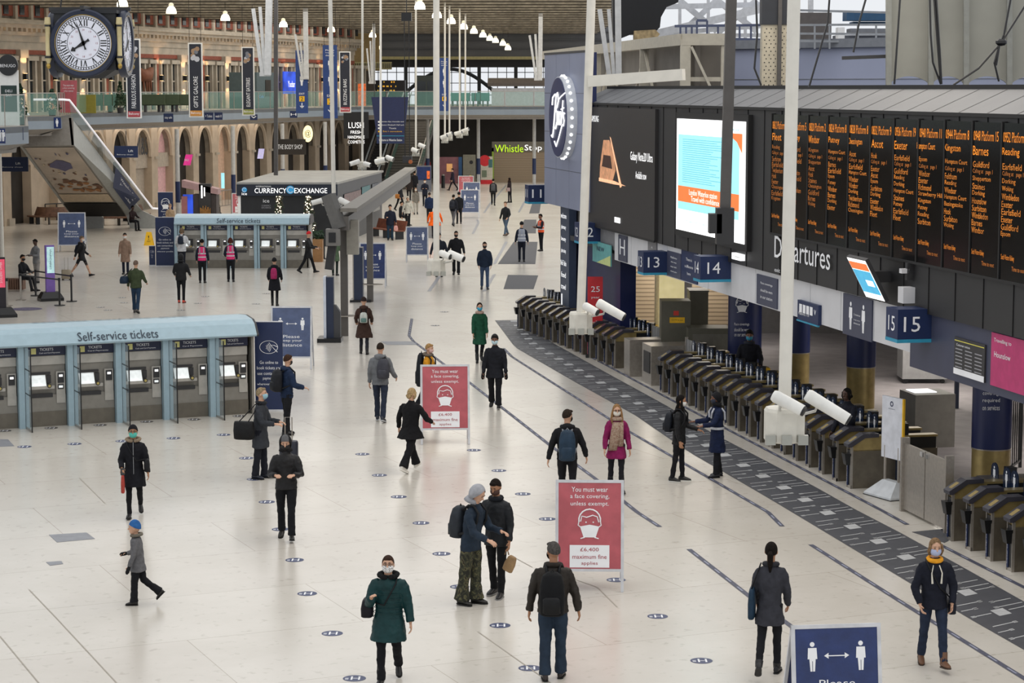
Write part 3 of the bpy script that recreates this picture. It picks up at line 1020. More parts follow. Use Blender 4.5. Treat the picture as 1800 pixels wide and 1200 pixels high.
panel(1080, 1096, 62, 0, 3.04, CRM, 'cream_pillar', 'narrow cream lit pillar between the two tan shutters', 'pillar', .3)
panel(1160, 1204, 60, 0, 3.04, CRM, 'cream_partition', 'pale yellow partition between the platform 13 and 14 boxes', 'partition', .1)
panel(1152, 1161, 60.5, 0, 3.04, STEEL, 'door_frame', 'steel door jamb beside the pale yellow partition', 'frame')
panel(1045, 1640, 67, 0, 3.04, M('dim_wall', '6e6d70', .7), 'wall_back_passage', struct=True)
for x, lab in ((1051, 'thin brass post at the left of the far tan shutter'), (1104, 'thin brass post at the left of the tan shutter by platform 13')):
    g = P(x, 400, 63.5)
    tag(MB().cyl((0, 0, 0), (0, 0, 3), .06, n=10, m=BRASS).build('brass_post', loc=(g.x, 63.5, 0)), lab, 'post')
OLV = M('olive_grey_cabinet', '5a584c', .5, var=.06)
t = T('machine_cabinet', 'tall olive grey machine cabinet with a red and yellow warning label', 'cabinet', (P(1163, 500, 57).x, 57, 0))
MB().box(0, .78, 0, .8, 0, 2.0, OLV).build('cabinet_body', t)
MB().box(.22, .62, -.01, 0, 1.42, 1.57, YEL).box(.32, .46, -.01, 0, 1.62, 1.74, M('red_label', 'c3362a', .5)).text('CCTV in use', .42, 1.5, .3, .04, -.012, BLACK).build('warning_label', t)
t = T('machine_cabinet', 'long low olive cabinet right of the labelled cabinet', 'cabinet', (P(1212, 500, 56).x, 56.3, 0))
MB().box(.0, 1.1, 0, .9, 0, 1.35, OLV).build('cabinet_body', t)
MB().box(.12, 1.08, -.01, .0, .1, 1.2, M('grey_cab_door', '67655c', .5)).build('cabinet_door', t)
t = T('machine_cabinet', 'olive cabinet top behind the labelled cabinet', 'cabinet', (P(1213, 500, 58.5).x, 58.5, 0))
MB().box(.0, .5, 0, .9, 0, 2.1, OLV).box(-.02, .52, -.02, .9, 2.1, 2.14, M('grey_cab_door')).build('cabinet_body', t)
t = BT('grey_cabinet', 'grey metal cabinet with a lit top behind the nearer gates', 'cabinet', 8.9, 3.0)
MB().box(0, .9, 0, .9, 0, 1.15, M('warm_grey', '6b6863', .45)).build('cabinet_body', t)
MB().box(.1, .6, .1, .6, 1.15, 1.17, LIT).build('lit_top', t)
g = G(1620, 675)
t = T('parcel_trolley', 'pale grey wheeled container on the platform beyond the gates', 'container', (g.x - .5, g.y, .012))
MB().box(0, 1.15, 0, .8, .12, 1.2, M('pale_grey_plastic', '9a9a9c', .5)).build('container_body', t)
for x in (.1, 1.05):
    MB().cyl((x, .05, .06), (x, .1, .06), .06, m=BLACK).build('wheel', t)
# red totem poster by gates
t = T('poster_totem', 'red poster stand with white writing beyond the far gates', 'sign', (P(1037, 500, 62).x, 61, 0))
MB().box(-.1, .33, 0, .08, .1, 2.3, M('bright_red', 'c8222c', .4)).build('poster_panel', t)
MB().text('25', .12, 1.95, .25, .16, -.01, TXW).text('year', .12, 1.7, .25, .06, -.01, TXW).text('sale', .12, 1.0, .25, .1, -.01, TXW).build('poster_lettering', t)
MB().box(-.15, .38, -.1, .2, 0, .1, BLACK).build('poster_base', t)
g = G(1348, 655)
t = T('wet_floor_sign', 'yellow wet floor sign behind the middle bank of gates', 'sign', (P(1348, 640, 51).x, 51, .012))
MB().rings([[(-.14, -.08, 0), (.14, -.08, 0), (.14, -.06, 0), (-.14, -.06, 0)], [(-.08, 0, .98), (.08, 0, .98), (.08, .02, .98), (-.08, .02, .98)]], YEL).rings([[(-.14, .1, 0), (.14, .1, 0), (.14, .08, 0), (-.14, .08, 0)], [(-.08, .03, .98), (.08, .03, .98), (.08, .01, .98), (-.08, .01, .98)]], YEL).text('CAUTION', 0, .75, .1, .04, -.05, BLACK).build('sign_leaf', t)
# navy hoop barriers and railings on the platform side
NB = M('navy_steel', '15213f', .4)
def rail(name, lab, a, b, h_, n_, m, posts=2, r_=.03, z0=.15, mid=True):
    t = T(name, lab, 'railing', (a.x, a.y, .012))
    d = Vector((b.x - a.x, b.y - a.y, 0))
    for i in range(posts):
        q = d * i / (posts - 1)
        MB().box(q.x - r_, q.x + r_, q.y - r_, q.y + r_, 0, h_, m).build('rail_post', t)
    MB().beam((0, 0, h_), (d.x, d.y, h_), r_ * 2, r_ * 2, m).build('top_rail', t)
    mb = MB().beam((0, 0, z0), (d.x, d.y, z0), r_ * 1.4, r_ * 1.4, m)
    for i in range(1, n_):
        q = d * i / n_
        mb.cyl((q.x, q.y, z0), (q.x, q.y, h_), .012, n=6, m=m)
    mb.build('rail_bars', t)
rail('black_railing', 'tall black railings left of the navy column near the pink poster', BW(12.4, 4.2), BW(14.6, 2.6), 1.55, 14, BLACK, 3)
rail('black_railing', 'tall black railings at the right edge beyond the navy column', BW(15.9, 3.2), BW(20.5, 3.4), 1.5, 26, BLACK, 4)
rail('navy_barrier', 'navy hoop barrier between the two navy columns', BW(4.5, 6.2), BW(6.0, 7.8), 1.3, 1, NB, 2, .05, .7)
rail('navy_barrier', 'long navy barrier rail with thick posts across the platform entrance', BW(6.2, 8.6), BW(9.8, 12.6), 1.15, 1, NB, 3, .08, .75)
rail('navy_barrier', 'dark hoop barrier beyond the second navy column', BW(3.5, 9), BW(3.8, 11), 1.5, 1, BLACK, 2, .04, .9)
for i, (s_, y_) in enumerate(((2, 6.5), (6, 12.5), (12, 6.5), (-8, 3.2), (20, 6))):
    l = area('passage_fill_%d' % i, BW(s_, y_, 3.0), 2.5, 2.5, 210, (1, .93, .82))  # added fill, brightens the passage its ceiling slab leaves dark
# ---------------- left facade ----------------
FU = Vector((.2905, .9569, 0))
FV = Vector((-.9569, .2905, 0))
F0 = Vector((-24.4, 116, 0))
FRZ = math.atan2(FU.y, FU.x)
def FW(x, y, z=0):
    return F0 + FU * x + FV * y + Vector((0, 0, z))
def FS(px, off=5.0):
    """distance along the facade seen at photo column px"""
    r = ray(px, 300)
    o = Vector((0, 0, CH))
    n_ = Vector((FV.x, FV.y, 0))
    t = ((F0 + FV * off) - o).dot(n_) / r.dot(n_)
    return ((o + r * t) - F0).dot(FU)
def FT(name, lab, cat, x, y, z=0, group=None):
    return T(name, lab, cat, FW(x, y, z), FRZ, group)
def FB(mb, name, x=0, y=0, z=0, parent=None, **k):
    o = mb.build(name, parent, **k)
    o.location = FW(x, y, z)
    o.rotation_euler = (0, 0, FRZ)
    return o
STONE = M('pale_stone', 'b3aa9c', .75, var=.12, scale=1.5, bump=.2)
STONED = M('weathered_stone', 'a0978a', .8, var=.2, scale=2, bump=.3)
BEIGE = M('beige_stone', 'bcac98', .7, var=.08, scale=1.5)
BRICK = M('red_brick', '8a4c3c', .8, var=.15, scale=8)
DGL = M('dark_window_glass', '232a30', .15, var=.3, scale=1)
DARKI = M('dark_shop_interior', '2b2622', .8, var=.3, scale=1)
x0, x1 = FS(-60) - 30, FS(628)
FZ0, FZ1 = 6.25, 13.4
mb = MB()
mb.box(x0, x1, 5.3, 6.0, 0, FZ1, STONED)
# cornice and entablature
for (z0, z1, dp) in ((9.75, 10.2, .12), (10.2, 10.55, .2), (10.55, 10.75, .35), (10.95, 11.15, .75), (11.15, 11.3, .95), (11.3, 11.42, .8)):
    mb.box(x0, x1, 5.3 - dp, 5.3, z0, z1, STONE)
q = x0
while q < x1:
    mb.box(q, q + .22, 4.7, 5.3, 10.75, 10.95, STONE)
    q += .55
mb.box(x0, x1, 5.15, 5.3, 9.5, 9.75, BRICK)
mb.box(x0, x1, 5.1, 5.3, 11.6, 12.6, BRICK)
q = x0 + .6
while q < x1:
    mb.box(q, q + .28, 4.95, 5.3, 11.42, 12.8, STONE)
    mb.box(q + .7, q + 1.2, 5.05, 5.1, 11.7, 12.5, DGL)
    q += 1.75
FB(mb, 'wall_left', kind='structure')
# windows and pilasters bay by bay on the upper floor
bay = 6.9
bx = FS(240) - bay * 8
wn = 0
lamp_m = M('warm_lamp', 'ffcf90', .5, emit=6, var=0)
lampx = []
first_p = None
while bx < x1:
    mb = MB()
    mb.box(bx - .35, bx + .35, 4.95, 5.3, FZ0, 9.6, STONE)
    mb.box(bx - .45, bx + .45, 4.85, 5.3, 9.3, 9.75, STONE)
    mb.box(bx + .45, bx + .75, 5.1, 5.3, FZ0, 9.5, BRICK)
    mb.box(bx + bay / 2 - .15, bx + bay / 2 + .15, 5.1, 5.3, FZ0, 9.5, BRICK)
    FB(mb, 'trim_%d' % (10 + wn), kind='structure')
    for c in (1.75, 4.9):
        wn += 1
        mb = MB()
        for k in (-.75, .75):
            cx = bx + c + k + .1
            mb.box(cx - .32, cx + .32, 5.2, 5.3, FZ0, 9.15, DGL)
            mb.box(cx - .52, cx - .32, 5.0, 5.3, FZ0, 9.2, STONE)
            mb.box(cx + .32, cx + .52, 5.0, 5.3, FZ0, 9.2, STONE)
            mb.box(cx - .6, cx + .6, 4.9, 5.3, 9.15, 9.4, STONE)
            mb.box(cx - .32, cx + .32, 5.15, 5.2, 8.0, 8.08, STONE)
        FB(mb, 'window_%d' % wn, kind='structure')
    lampx.append(bx)
    lampx.append(bx + bay / 2)
    bx += bay
k = 0
for q in lampx:
    if FW(q, 4.8).y < 100 or q > x1 - 1:
        continue
    k += 1
    t = FT('wall_lamp', f'dark up and down wall lamp, {ORD[k - 1]} from the left along the upper facade', 'lamp', q, 4.72, 8.25, 'facade wall lamps')
    MB().box(-.11, .11, 0, .22, -.17, .17, BLACK).build('lamp_case', t)
    MB().box(-.08, .08, .03, .19, .17, .18, lamp_m).build('lamp_glass', t)
    MB().box(-.08, .08, .03, .19, -.18, -.17, lamp_m).build('lamp_glass', t)
    for dz, rx in ((.35, pi), (-.35, 0)):
        l = bpy.data.lights.new('wall_spot', 'SPOT')
        l.energy = 160
        l.color = (1, .62, .30)
        l.spot_size = R(75)
        l.shadow_soft_size = .05
        o = bpy.data.objects.new('wall_lamp_light', l)
        COL.objects.link(o)
        o.location = FW(q, 4.68, 8.25 + dz)
        o.rotation_euler = (rx, 0, 0)
# ground floor arcade
names = []
arc = 3.05
ax = FS(243) - arc * 14 - arc / 2
i = -9
ARCH_FILL = {}
WARM = M('warm_shop_glow', 'c8a890', .7, emit=.12, var=.1)  # arch fill with the warm shop light put into its colour and glow
PINKW = M('pinkish_shop_glow', 'c9a0a0', .6, emit=.2, var=.1)
IVORY = M('ivory_hoarding', 'b5aa9c', .7)
apex, spring = 5.1, 3.3
while ax < x1 - 2:
    mb = MB()
    mb.box(ax, ax + .42, 4.6, 5.3, 0, 5.3, BEIGE)
    mb.box(ax + arc - .42, ax + arc, 4.6, 5.3, 0, 5.3, BEIGE)
    mb.box(ax - .05, ax + .5, 4.5, 5.3, spring - .15, spring, STONE)
    mb.box(ax - .08, ax + .52, 4.45, 5.3, 0, .4, STONE)
    # pointed arch spandrels
    n_ = 8
    xl, xr, xm = ax + .42, ax + arc - .42, ax + arc / 2
    L = [(xl + (xm - xl) * (1 - math.cos(k / n_ * pi / 2)), spring + (apex - spring) * math.sin(k / n_ * pi / 2) ** .9) for k in range(n_ + 1)]
    for sgn in (0, 1):
        pts = [(p[0] if sgn == 0 else 2 * xm - p[0], 4.75, p[1]) for p in L]
        for a, b in zip(pts, pts[1:]):
            ztop = 5.4
            mb.prism([a, b, (b[0], b[1], ztop), (a[0], a[1], ztop)], (0, .5, 0), STONED)
        mb.tube([(p[0], 4.7, p[2]) for p in pts], .14, 6, BEIGE)
    px_here = None
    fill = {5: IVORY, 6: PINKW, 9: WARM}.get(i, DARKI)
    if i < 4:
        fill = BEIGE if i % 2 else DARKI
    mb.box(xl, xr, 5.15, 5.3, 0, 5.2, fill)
    if i in (5, 6):
        mb.box(xl, xr, 4.9, 5.15, 2.6, 3.5, IVORY)
    FB(mb, 'wall_arcade_%d' % (i + 10), kind='structure')
    i += 1
    ax += arc
FB(MB().box(x0, x1, 4.4, 5.3, 5.3, FZ0 - .9, STONED), 'trim_2', kind='structure')
# shop signs along the arcade
def wtext(body, px, py, d, w_, h_, m, name, lab, back=None, bw=None, bh=None):
    p = P(px, py, d)
    t = T(name, lab, 'sign', (p.x, p.y, p.z))
    if back is not None:
        MB().box(-bw / 2, bw / 2, 0, .12, -bh / 2, bh / 2, back).build('sign_panel', t)
    MB().text(body, 0, 0, w_, h_, -.03, m).build('sign_lettering', t)
    return t
t = FT('shop_letters', 'big black M&S letters on the pale arch panel', 'sign', FS(243) , 4.72, 4.0)
MB().text('M&S', 0, 0, 1.7, 1.15, 0, BLACK).build('sign_lettering', t)
wtext('LUSH', 626, 220, 156, 1.1, .42, LIT, 'shop_sign', 'black shop sign with lit white LUSH lettering under the balcony', BLACK, 1.8, 1.9)
p = P(626, 220, 155.9)
o = MB().text('FRESH', 0, -.5, .8, .22, -.03, LIT).text('HANDMADE', 0, -.85, 1.2, .22, -.03, LIT).text('COSMETICS', 0, -1.2, 1.2, .22, -.03, LIT).build('sign_lettering', t, loc=None)
o.parent = [x for x in COL.objects if x.name.startswith('shop_sign') and x.type == 'EMPTY' and 'LUSH' in x.get('label', '')][0]
wtext('THE BODY SHOP', 510, 258, 140, 1.6, .3, TXW, 'shop_sign', 'dark arch shop front with small white lettering left of the round lit sign', DARKI, 2.0, 1.0)
t = wtext('@', 541, 235, 143, .4, .5, BLACK, 'round_sign', 'round lit cream projecting sign on the arcade', None)
MB().prism([(.32 * math.cos(a_), .0, .55 * math.sin(a_)) for a_ in [2 * pi * k / 20 for k in range(20)]], (0, .12, 0), M('cream_lit', 'ffe9b0', .5, emit=1.2)).build('sign_disc', t)
for px, py, w_, h_, lab in ((222, 268, 1.2, .6, 'hanging navy sign with lift lettering beside the escalator'), (24, 290, 1.5, .75, 'hanging navy sign at the far left under the near balcony')):
    t = wtext('Lift', px + 8, py - 3, 112, .25, .12, TXW, 'hanging_sign', lab)
    MB().box(-w_ / 2 - .25, w_ / 2 - .25, .02, .12, -h_ / 2 - .05, h_ / 2 - .05, NAVY).build('sign_panel', t)
    MB().text('Balcony shops', -.3, -.2, w_ * .7, .07, 0, TXW).build('sign_lettering', t)
    MB().cyl((-.25, .07, h_ / 2 - .05), (-.25, .07, 5.4 - t.location.z), .02, m=BLACK).build('sign_hanger', t)
# pink and white hanging posters
def tiltposter(px, py, d, w_, h_, m, body, lab, tilt=.15):
    p = P(px, py, d)
    t = T('hanging_poster', lab, 'poster', tuple(p))
    MB().prism([(-w_ / 2, 0, -h_ / 2), (w_ / 2, 0, -h_ / 2), (w_ / 2 + tilt, 0, h_ / 2), (-w_ / 2 + tilt, 0, h_ / 2)], (0, .05, 0), m).build('poster_panel', t)
    MB().text(body, 0, 0, w_ * .6, h_ * .2, -.01, TXW).build('poster_lettering', t)
tiltposter(328, 281, 122, .40, .60, M('pink_lit', 'd9338c', .5, emit=.4), 'SALE', 'small bright pink poster under the arcade')
tiltposter(457, 270, 132, .35, .6, M('lilac_lit', 'b9b4dd', .5, emit=.5), 'sale', 'small lilac poster under the arcade beside the grey pole', .1)

# ---------------- balcony ----------------
BLF = M('blue_grey_fascia', '808b96', .45, var=.05, scale=1)
SOF = M('soffit_grey', '8f8a84', .6)
Bz = 6.25
edge = [Vector((-18.9, 66, 0)), Vector((P(52, 300, 78).x, 78, 0)), Vector((P(50, 300, 104).x, 104, 0)), Vector((P(108, 300, 106).x, 106, 0)), Vector((P(128, 300, 116).x, 116, 0)),
        Vector((-15.9, 144, 0)), Vector((-11.4, 160, 0)), Vector((6, 163, 0))]
back_ = [Vector((6, 186, 0)), Vector((-24, 186, 0)), Vector((-46, 110, 0)), Vector((-46, 66, 0))]
mb = MB()
poly = edge + back_
mb.prism([(p.x, p.y, Bz - .22) for p in poly], (0, 0, .22), M('balcony_floor', '9a958c', .6))
for a, b in zip(edge, edge[1:]):
    d = (b - a).normalized()
    n_ = Vector((d.y, -d.x, 0)) * 1
    inn = -n_ if n_.x > 0 or n_.y < 0 else n_
    zz = lambda v, z: Vector((v.x, v.y, z))
    mb.quad(zz(a, Bz), zz(b, Bz), zz(b, Bz - .62), zz(a, Bz - .62), BLF)
    a2, b2 = a + inn * 1.0, b + inn * 1.0
    mb.quad(zz(a, Bz - .62), zz(b, Bz - .62), zz(b2, Bz - .95), zz(a2, Bz - .95), SOF)
mb.prism([(p.x * 1.0 - .6, p.y + .6, Bz - .96) for p in poly], (0, 0, .3), SOF)
mb.build('floor_balcony', kind='structure')
labs = ['near left balcony', 'short return of the near left balcony', 'balcony left of the escalator head', 'balcony behind the escalator head', 'long balcony under the hanging black banners', 'balcony corner behind the blue banners', 'far balcony above the food kiosk']
for k, (a, b) in enumerate(zip(edge, edge[1:])):
    t = T('glass_balustrade', 'green glass balustrade on the ' + labs[k], 'balustrade', (a.x, a.y, Bz))
    d = b - a
    L = d.length
    n_ = max(1, int(L / 2))
    dn = d.normalized()
    nn = Vector((dn.y, -dn.x, 0))
    off = nn * (-.12 if nn.x > 0 or nn.y < 0 else .12)
    MB().beam(off + Vector((0, 0, 1.12)), d + off + Vector((0, 0, 1.12)), .05, .04, STEEL).build('handrail', t)
    mb = MB()
    for i in range(n_):
        p, q = d * ((i + .03) / n_) + off, d * ((i + .97) / n_) + off
        mb.quad(p + Vector((0, 0, .05)), q + Vector((0, 0, .05)), q + Vector((0, 0, 1.1)), p + Vector((0, 0, 1.1)), GLASSG)
    mb.build('glass_panels', t)
    for i in range(n_ + 1):
        p = d * (i / n_) + off
        MB().cyl(p, p + Vector((0, 0, 1.1)), .02, n=6, m=STEEL).build('baluster', t)
# signs on the balcony fascia
def fasc(px, py, wpx, hpx, d, body, lab, deco=None):
    p = P(px, py, d)
    s_ = d / FPX
    t = T('fascia_sign', lab, 'sign', (p.x, p.y, p.z))
    MB().box(-wpx * s_ / 2, wpx * s_ / 2, 0, .06, -hpx * s_ / 2, hpx * s_ / 2, NAVYQ if deco else NAVY).build('sign_panel', t)
    mb = MB()
    if body:
        mb.text(body, 0, 0, wpx * s_ * .75, hpx * s_ * .35, -.012, TXW)
    if deco:
        man(mb, -wpx * s_ * .22, -hpx * s_ * .35, hpx * s_ * .75, -.012)
        man(mb, wpx * s_ * .22, -hpx * s_ * .35, hpx * s_ * .75, -.012)
    mb.build('sign_lettering', t)
fasc(95, 216, 24, 19, 105.6, '', 'navy sign with two white figures on the balcony left of the escalator', 1)
fasc(34, 235, 13, 22, 77.4, '+ Lift', 'small navy sign on the near left balcony edge')
fasc(3, 239, 12, 26, 74.5, '', 'navy distancing sign cut by the left edge on the near balcony', 1)
fasc(296, 207, 17, 15, 122, 'stay safe', 'small navy sign left of the gifts banner on the balcony edge')
fasc(367, 204, 16, 13, 128, '+ Toilets', 'navy toilets sign right of the gifts banner on the balcony edge')
fasc(384, 204, 14, 13, 129, 'wash 0', 'navy hand washing sign right of the toilets sign')
fasc(446, 206, 13, 10, 134, 'v', 'small navy sign under the eateries banner')
fasc(516, 201, 13, 12, 140, 'H', 'small navy H sign under the balcony glass')
fasc(908, 198, 32, 12, 162.5, 'Left luggage', 'navy sign with a clock symbol on the far balcony edge')
# furniture on the balcony
GRN = M('dark_green_upholstery', '3c4a34', .7)
TEALU = M('teal_upholstery', '2d6f6a', .6)
def sofa(px, d, m, lab, w_=1.3, rz=0):
    p = P(px, 200, d)
    t = T('banquette_seat', lab, 'seat', (p.x, p.y, Bz), rz, 'balcony seats')
    MB().box(-w_ / 2, w_ / 2, 0, .12, .42, 1.0, m).build('backrest', t)
    MB().box(-w_ / 2, w_ / 2, .12, .6, .38, .5, m).build('seat', t)
    for x in (-w_ / 2 + .15, w_ / 2 - .15):
        MB().box(x - .06, x + .06, .05, .5, 0, .4, DGREY).build('leg', t)
for k, px in enumerate((178, 207, 270, 294, 318)):
    sofa(px, 117.5 + .02 * px, GRN, f'dark green seat behind the balcony glass, {ORD[k]} from the left')
p = P(144, 186, 118)
tag(MB().box(-.75, .75, 0, .1, 0, 1.0, M('olive_yellow', '8f8630', .6)).build('yellow_panel', loc=(p.x, p.y, Bz)), 'olive yellow panel behind the balcony glass right of the escalator', 'panel')
for k, px in enumerate((800, 818, 836, 853)):
    sofa(px, 164.5, TEALU, f'teal seat on the far balcony, {ORD[k]} from the left', .65)
GREEN = M('foliage_green', '27402a', .8, var=.4, scale=20)
def plant(px, d, h_, lab, z=Bz, r_=.35, pot=True):
    p = P(px, 200, d)
    t = T('potted_shrub', lab, 'plant', (p.x, p.y, z))
    rr_ = random.Random(int(px))
    if pot:
        MB().cyl((0, 0, 0), (0, 0, .3), .16, .2, m=DGREY).build('pot', t)
    mb = MB()
    for i in range(260):
        a_, u_ = rr_.random() * 2 * pi, rr_.random()
        q = r_ * (1 - u_) * (.5 + .5 * rr_.random()) + .03
        c = Vector((q * math.cos(a_), q * math.sin(a_), .3 + (h_ - .3) * u_))
        s_ = .07
        v1, v2 = Vector((rr_.uniform(-1, 1), rr_.uniform(-1, 1), rr_.uniform(-1, 1))) * s_, Vector((rr_.uniform(-1, 1), rr_.uniform(-1, 1), rr_.uniform(-1, 1))) * s_
        mb.add([c - v1, c - v2, c + v1, c + v2], [(0, 1, 2, 3)], GREEN)
    mb.build('foliage', t)
plant(212, 118.5, 1.7, 'small conical tree in a pot behind the balcony glass')
plant(36, 80, 1.5, 'small dark shrub on the near left balcony', r_=.3)
plant(92, 107, 1.3, 'bushy green plant behind the balcony glass left of the escalator', r_=.5)
# Benugo totem and red notice on the balcony
p = P(15, 125, 79)
t = T('sign_totem', 'white totem with a round black Benugo disc on the near left balcony', 'sign', (p.x, p.y, Bz))
MB().box(-.36, .34, 0, .1, 0, 2.0, WHITE).build('totem_body', t)
MB().box(-.30, .28, -.01, 0, .5, 1.45, M('dark_green_panel', '17302c', .4)).build('menu_panel', t)
MB().prism([(.36 * math.cos(a_), 0, 2.18 + .38 * math.sin(a_)) for a_ in [2 * pi * k / 32 for k in range(32)]], (0, -.08, 0), BLACK).build('round_disc', t)
MB().text('BENUGO', 0, 2.16, .56, .11, -.09, TXW).text('DELI', -.01, 1.25, .25, .09, -.02, TXW).text('BAR', -.01, 1.1, .22, .09, -.02, TXW).build('totem_lettering', t)
p = P(120, 162, 112)
t = T('notice_board', 'red face covering notice board at the head of the escalator', 'sign', (p.x, p.y, Bz))
MB().prism([(-.45, 0, .1), (.38, 0, .1), (.46, 0, 1.75), (-.38, 0, 1.75)], (0, .05, 0), RED).build('notice_panel', t)
mb = MB().text('You must wear', .02, 1.5, .55, .1, -.01, TXW).text('a face covering', .02, 1.35, .6, .1, -.01, TXW).text('unless exempt', .02, 1.2, .5, .1, -.01, TXW)
mb.build('notice_lettering', t)
# wall figures at the balcony bar
t = FT('wall_sculpture', 'brown leaping animal sculpture on the upper facade right of the clock', 'sculpture', FS(256), 4.9, 8.3)
mb = MB().tube([(-.9, 0, .5), (-.4, 0, .1), (.3, 0, .1), (.9, 0, .5)], [.15, .4, .42, .18], 8, M('brown_paint', '7a4a34', .7))
mb.tube([(-.8, 0, .5), (-1.2, 0, .9)], [.1, .04], 6, M('brown_paint'))
for x in (-.3, .1, .4, .7):
    mb.tube([(x, 0, 0), (x + .1, 0, -.9)], [.1, .05], 6, M('brown_paint'))
mb.build('animal_figure', t, smooth=True)
t = FT('shop_unit', 'grey green shop cabin on the balcony below the white roof struts', 'cabin', FS(463, 1.5), 1.2, Bz)
MB().box(-1.6, 1.6, 0, 2, 0, 2.4, M('grey_green', '49585c', .6)).build('cabin_body', t)
MB().box(-.2, .7, -.03, 0, .8, 1.9, DARKI).text('Cafe', -.9, .8, .8, .2, -.02, M('blue_text', '6aa0e0', .5)).build('cabin_front', t)
t = FT('shop_screen', 'blue glowing shop screen on the upper facade', 'screen', FS(510, 4.5), 4.4, 7.2)
MB().box(-1.2, 1.2, 0, .1, 0, 1.6, M('blue_glow', '2a4fd0', .5, emit=.6, var=.4, scale=1)).text('Yoobar', .2, .7, 1.3, .45, -.01, LIT).build('screen_panel', t)

# balcony support columns
cols_ = [(312, 124), (410, 134), (497, 143), (572, 150), (752, 165), (841, 165), (939, 165)]
for k, (px, d) in enumerate(cols_):
    p = P(px, 300, d)
    t = T('balcony_column', f'slim white balcony column with a navy band, {ORD[k]} from the left', 'column', (p.x, p.y, 0), 0, 'balcony columns')
    MB().cyl((0, 0, 0), (0, 0, Bz - .96), .13, n=16, m=M('column_white', 'b4b4b2', .5)).build('shaft', t, smooth='auto')
    MB().cyl((0, 0, 1.1), (0, 0, 2.3), .145, n=16, m=NAVY).build('navy_band', t, smooth='auto')

# ---------------- escalator on the left ----------------
t = T('escalator', 'grey escalator with white lit handrail and a picture panel on its underside', 'escalator', (0, 0, 0))
dt, db = 107.5, 118
uTL, uTR, uBR, uBL = P(38, 256, dt), P(130, 255, dt), P(222, 378, db), P(128, 378, db)
hTR, hBR = P(122, 176, dt), P(268, 366, db)
hTL, hBL = P(30, 176, dt), P(176, 366, db)
ESG = M('escalator_side_panel', '9c9e9c', .45, var=.05)
mb = MB()
mb.quad(uTL, uTR, uBR, uBL, M('escalator_soffit', '8a8681', .6))
mid = lambda a, b, f: a.lerp(b, f)
for (uT, uB, hT, hB) in ((uTR, uBR, hTR, hBR), (uTL, uBL, hTL, hBL)):
    a = mid(uT, hT, .62)
    b = mid(uB, hB, .62)
    e = P(275, 400, db) if uT is uTR else P(182, 400, db)
    foot = Vector((e.x, e.y, 0))
    b2 = Vector((foot.x, foot.y, .6))
    off = Vector((-.12, 0, 0))
    for pts in ([uT, uB, b, a], [uB, Vector((uB.x + .2, uB.y, 0)), foot, b2], [uB, b2, b]):
        mb.prism(pts, off if pts[1] is uB else Vector((-.1, .6, 0)), ESG)
mb.quad(mid(uTL, hTL, .55), mid(uTR, hTR, .55), mid(uBR, hBR, .55), mid(uBL, hBL, .55), DGREY)
mb.quad(uTL, uTR, Vector((uTR.x, uTR.y - 0, Bz - .1)), Vector((uTL.x, uTL.y, Bz - .1)), SOF)
mb.build('escalator_truss', t)
mb = MB()
a, b = mid(uTR, hTR, .62), mid(uBR, hBR, .62)
mb.quad(a, b, hBR, hTR, M('balustrade_glass', '6f7a78', .1, alpha=.55))
mb.quad(mid(uTL, hTL, .62), mid(uBL, hBL, .62), hBL, hTL, M('balustrade_glass'))
mb.build('balustrade_glass', t)
HR = M('lit_handrail', 'f2eff5', .3, emit=.35, var=.02)
for hT, hB in ((hTR, hBR), (hTL, hBL)):
    ex = hT + Vector((-1.6, -.8, .03))
    MB().tube([ex, hT + Vector((-.3, -.1, .03)), hT, hT.lerp(hB, .03), hB, hB + Vector((.5, .3, -.05))], .055, 8, HR).build('handrail', t)
# picture on underside
dn = (uBL - uTL).cross(uTR - uTL).normalized()
if dn.y > 0:
    dn = -dn
e_ = dn * .03
def up_(fx, fz):
    return mid(mid(uTL, uTR, fx), mid(uBL, uBR, fx), fz) + e_
mb = MB().quad(up_(.04, .02), up_(.97, .02), up_(.97, .78), up_(.04, .78), M('picture_paper', 'b3a698', .5, var=.15, scale=.6))
mb.build('underside_picture', t)
mb = MB()
rd = random.Random(3)
pm = [M('picture_brown', '6b4a34', .6), M('picture_violet', '5a5878', .6), M('picture_ochre', '9a6a40', .6), M('picture_sand', 'c9b79e', .6)]
e_ = dn * .05
def blob(cx, cz, rx, rz, m):
    pts = [up_(min(.97, max(.04, cx + rx * math.cos(a_) * rd.uniform(.7, 1.2))), cz + rz * math.sin(a_) * rd.uniform(.7, 1.2)) for a_ in [2 * pi * k / 11 for k in range(11)]]
    mb.add(pts, [tuple(range(11))], m)
blob(.5, .26, .22, .07, pm[1])
for k in range(26):
    e_ = dn * (.055 + k * .0008)
    z_ = rd.uniform(.44, .62)
    blob(rd.uniform(.1, .95), z_, rd.uniform(.02, .08), rd.uniform(.01, .03), pm[rd.choice((0, 2, 2, 0))])
for k in range(16):
    blob(rd.uniform(.1, .9), rd.uniform(.06, .40), rd.uniform(.01, .03), rd.uniform(.008, .02), pm[rd.choice((0, 1, 3))])
mb.build('picture_figures', t)
MB().quad(up_(.04, .66), up_(.97, .66), up_(.97, .775), up_(.04, .775), M('picture_sand')).build('picture_caption', t)
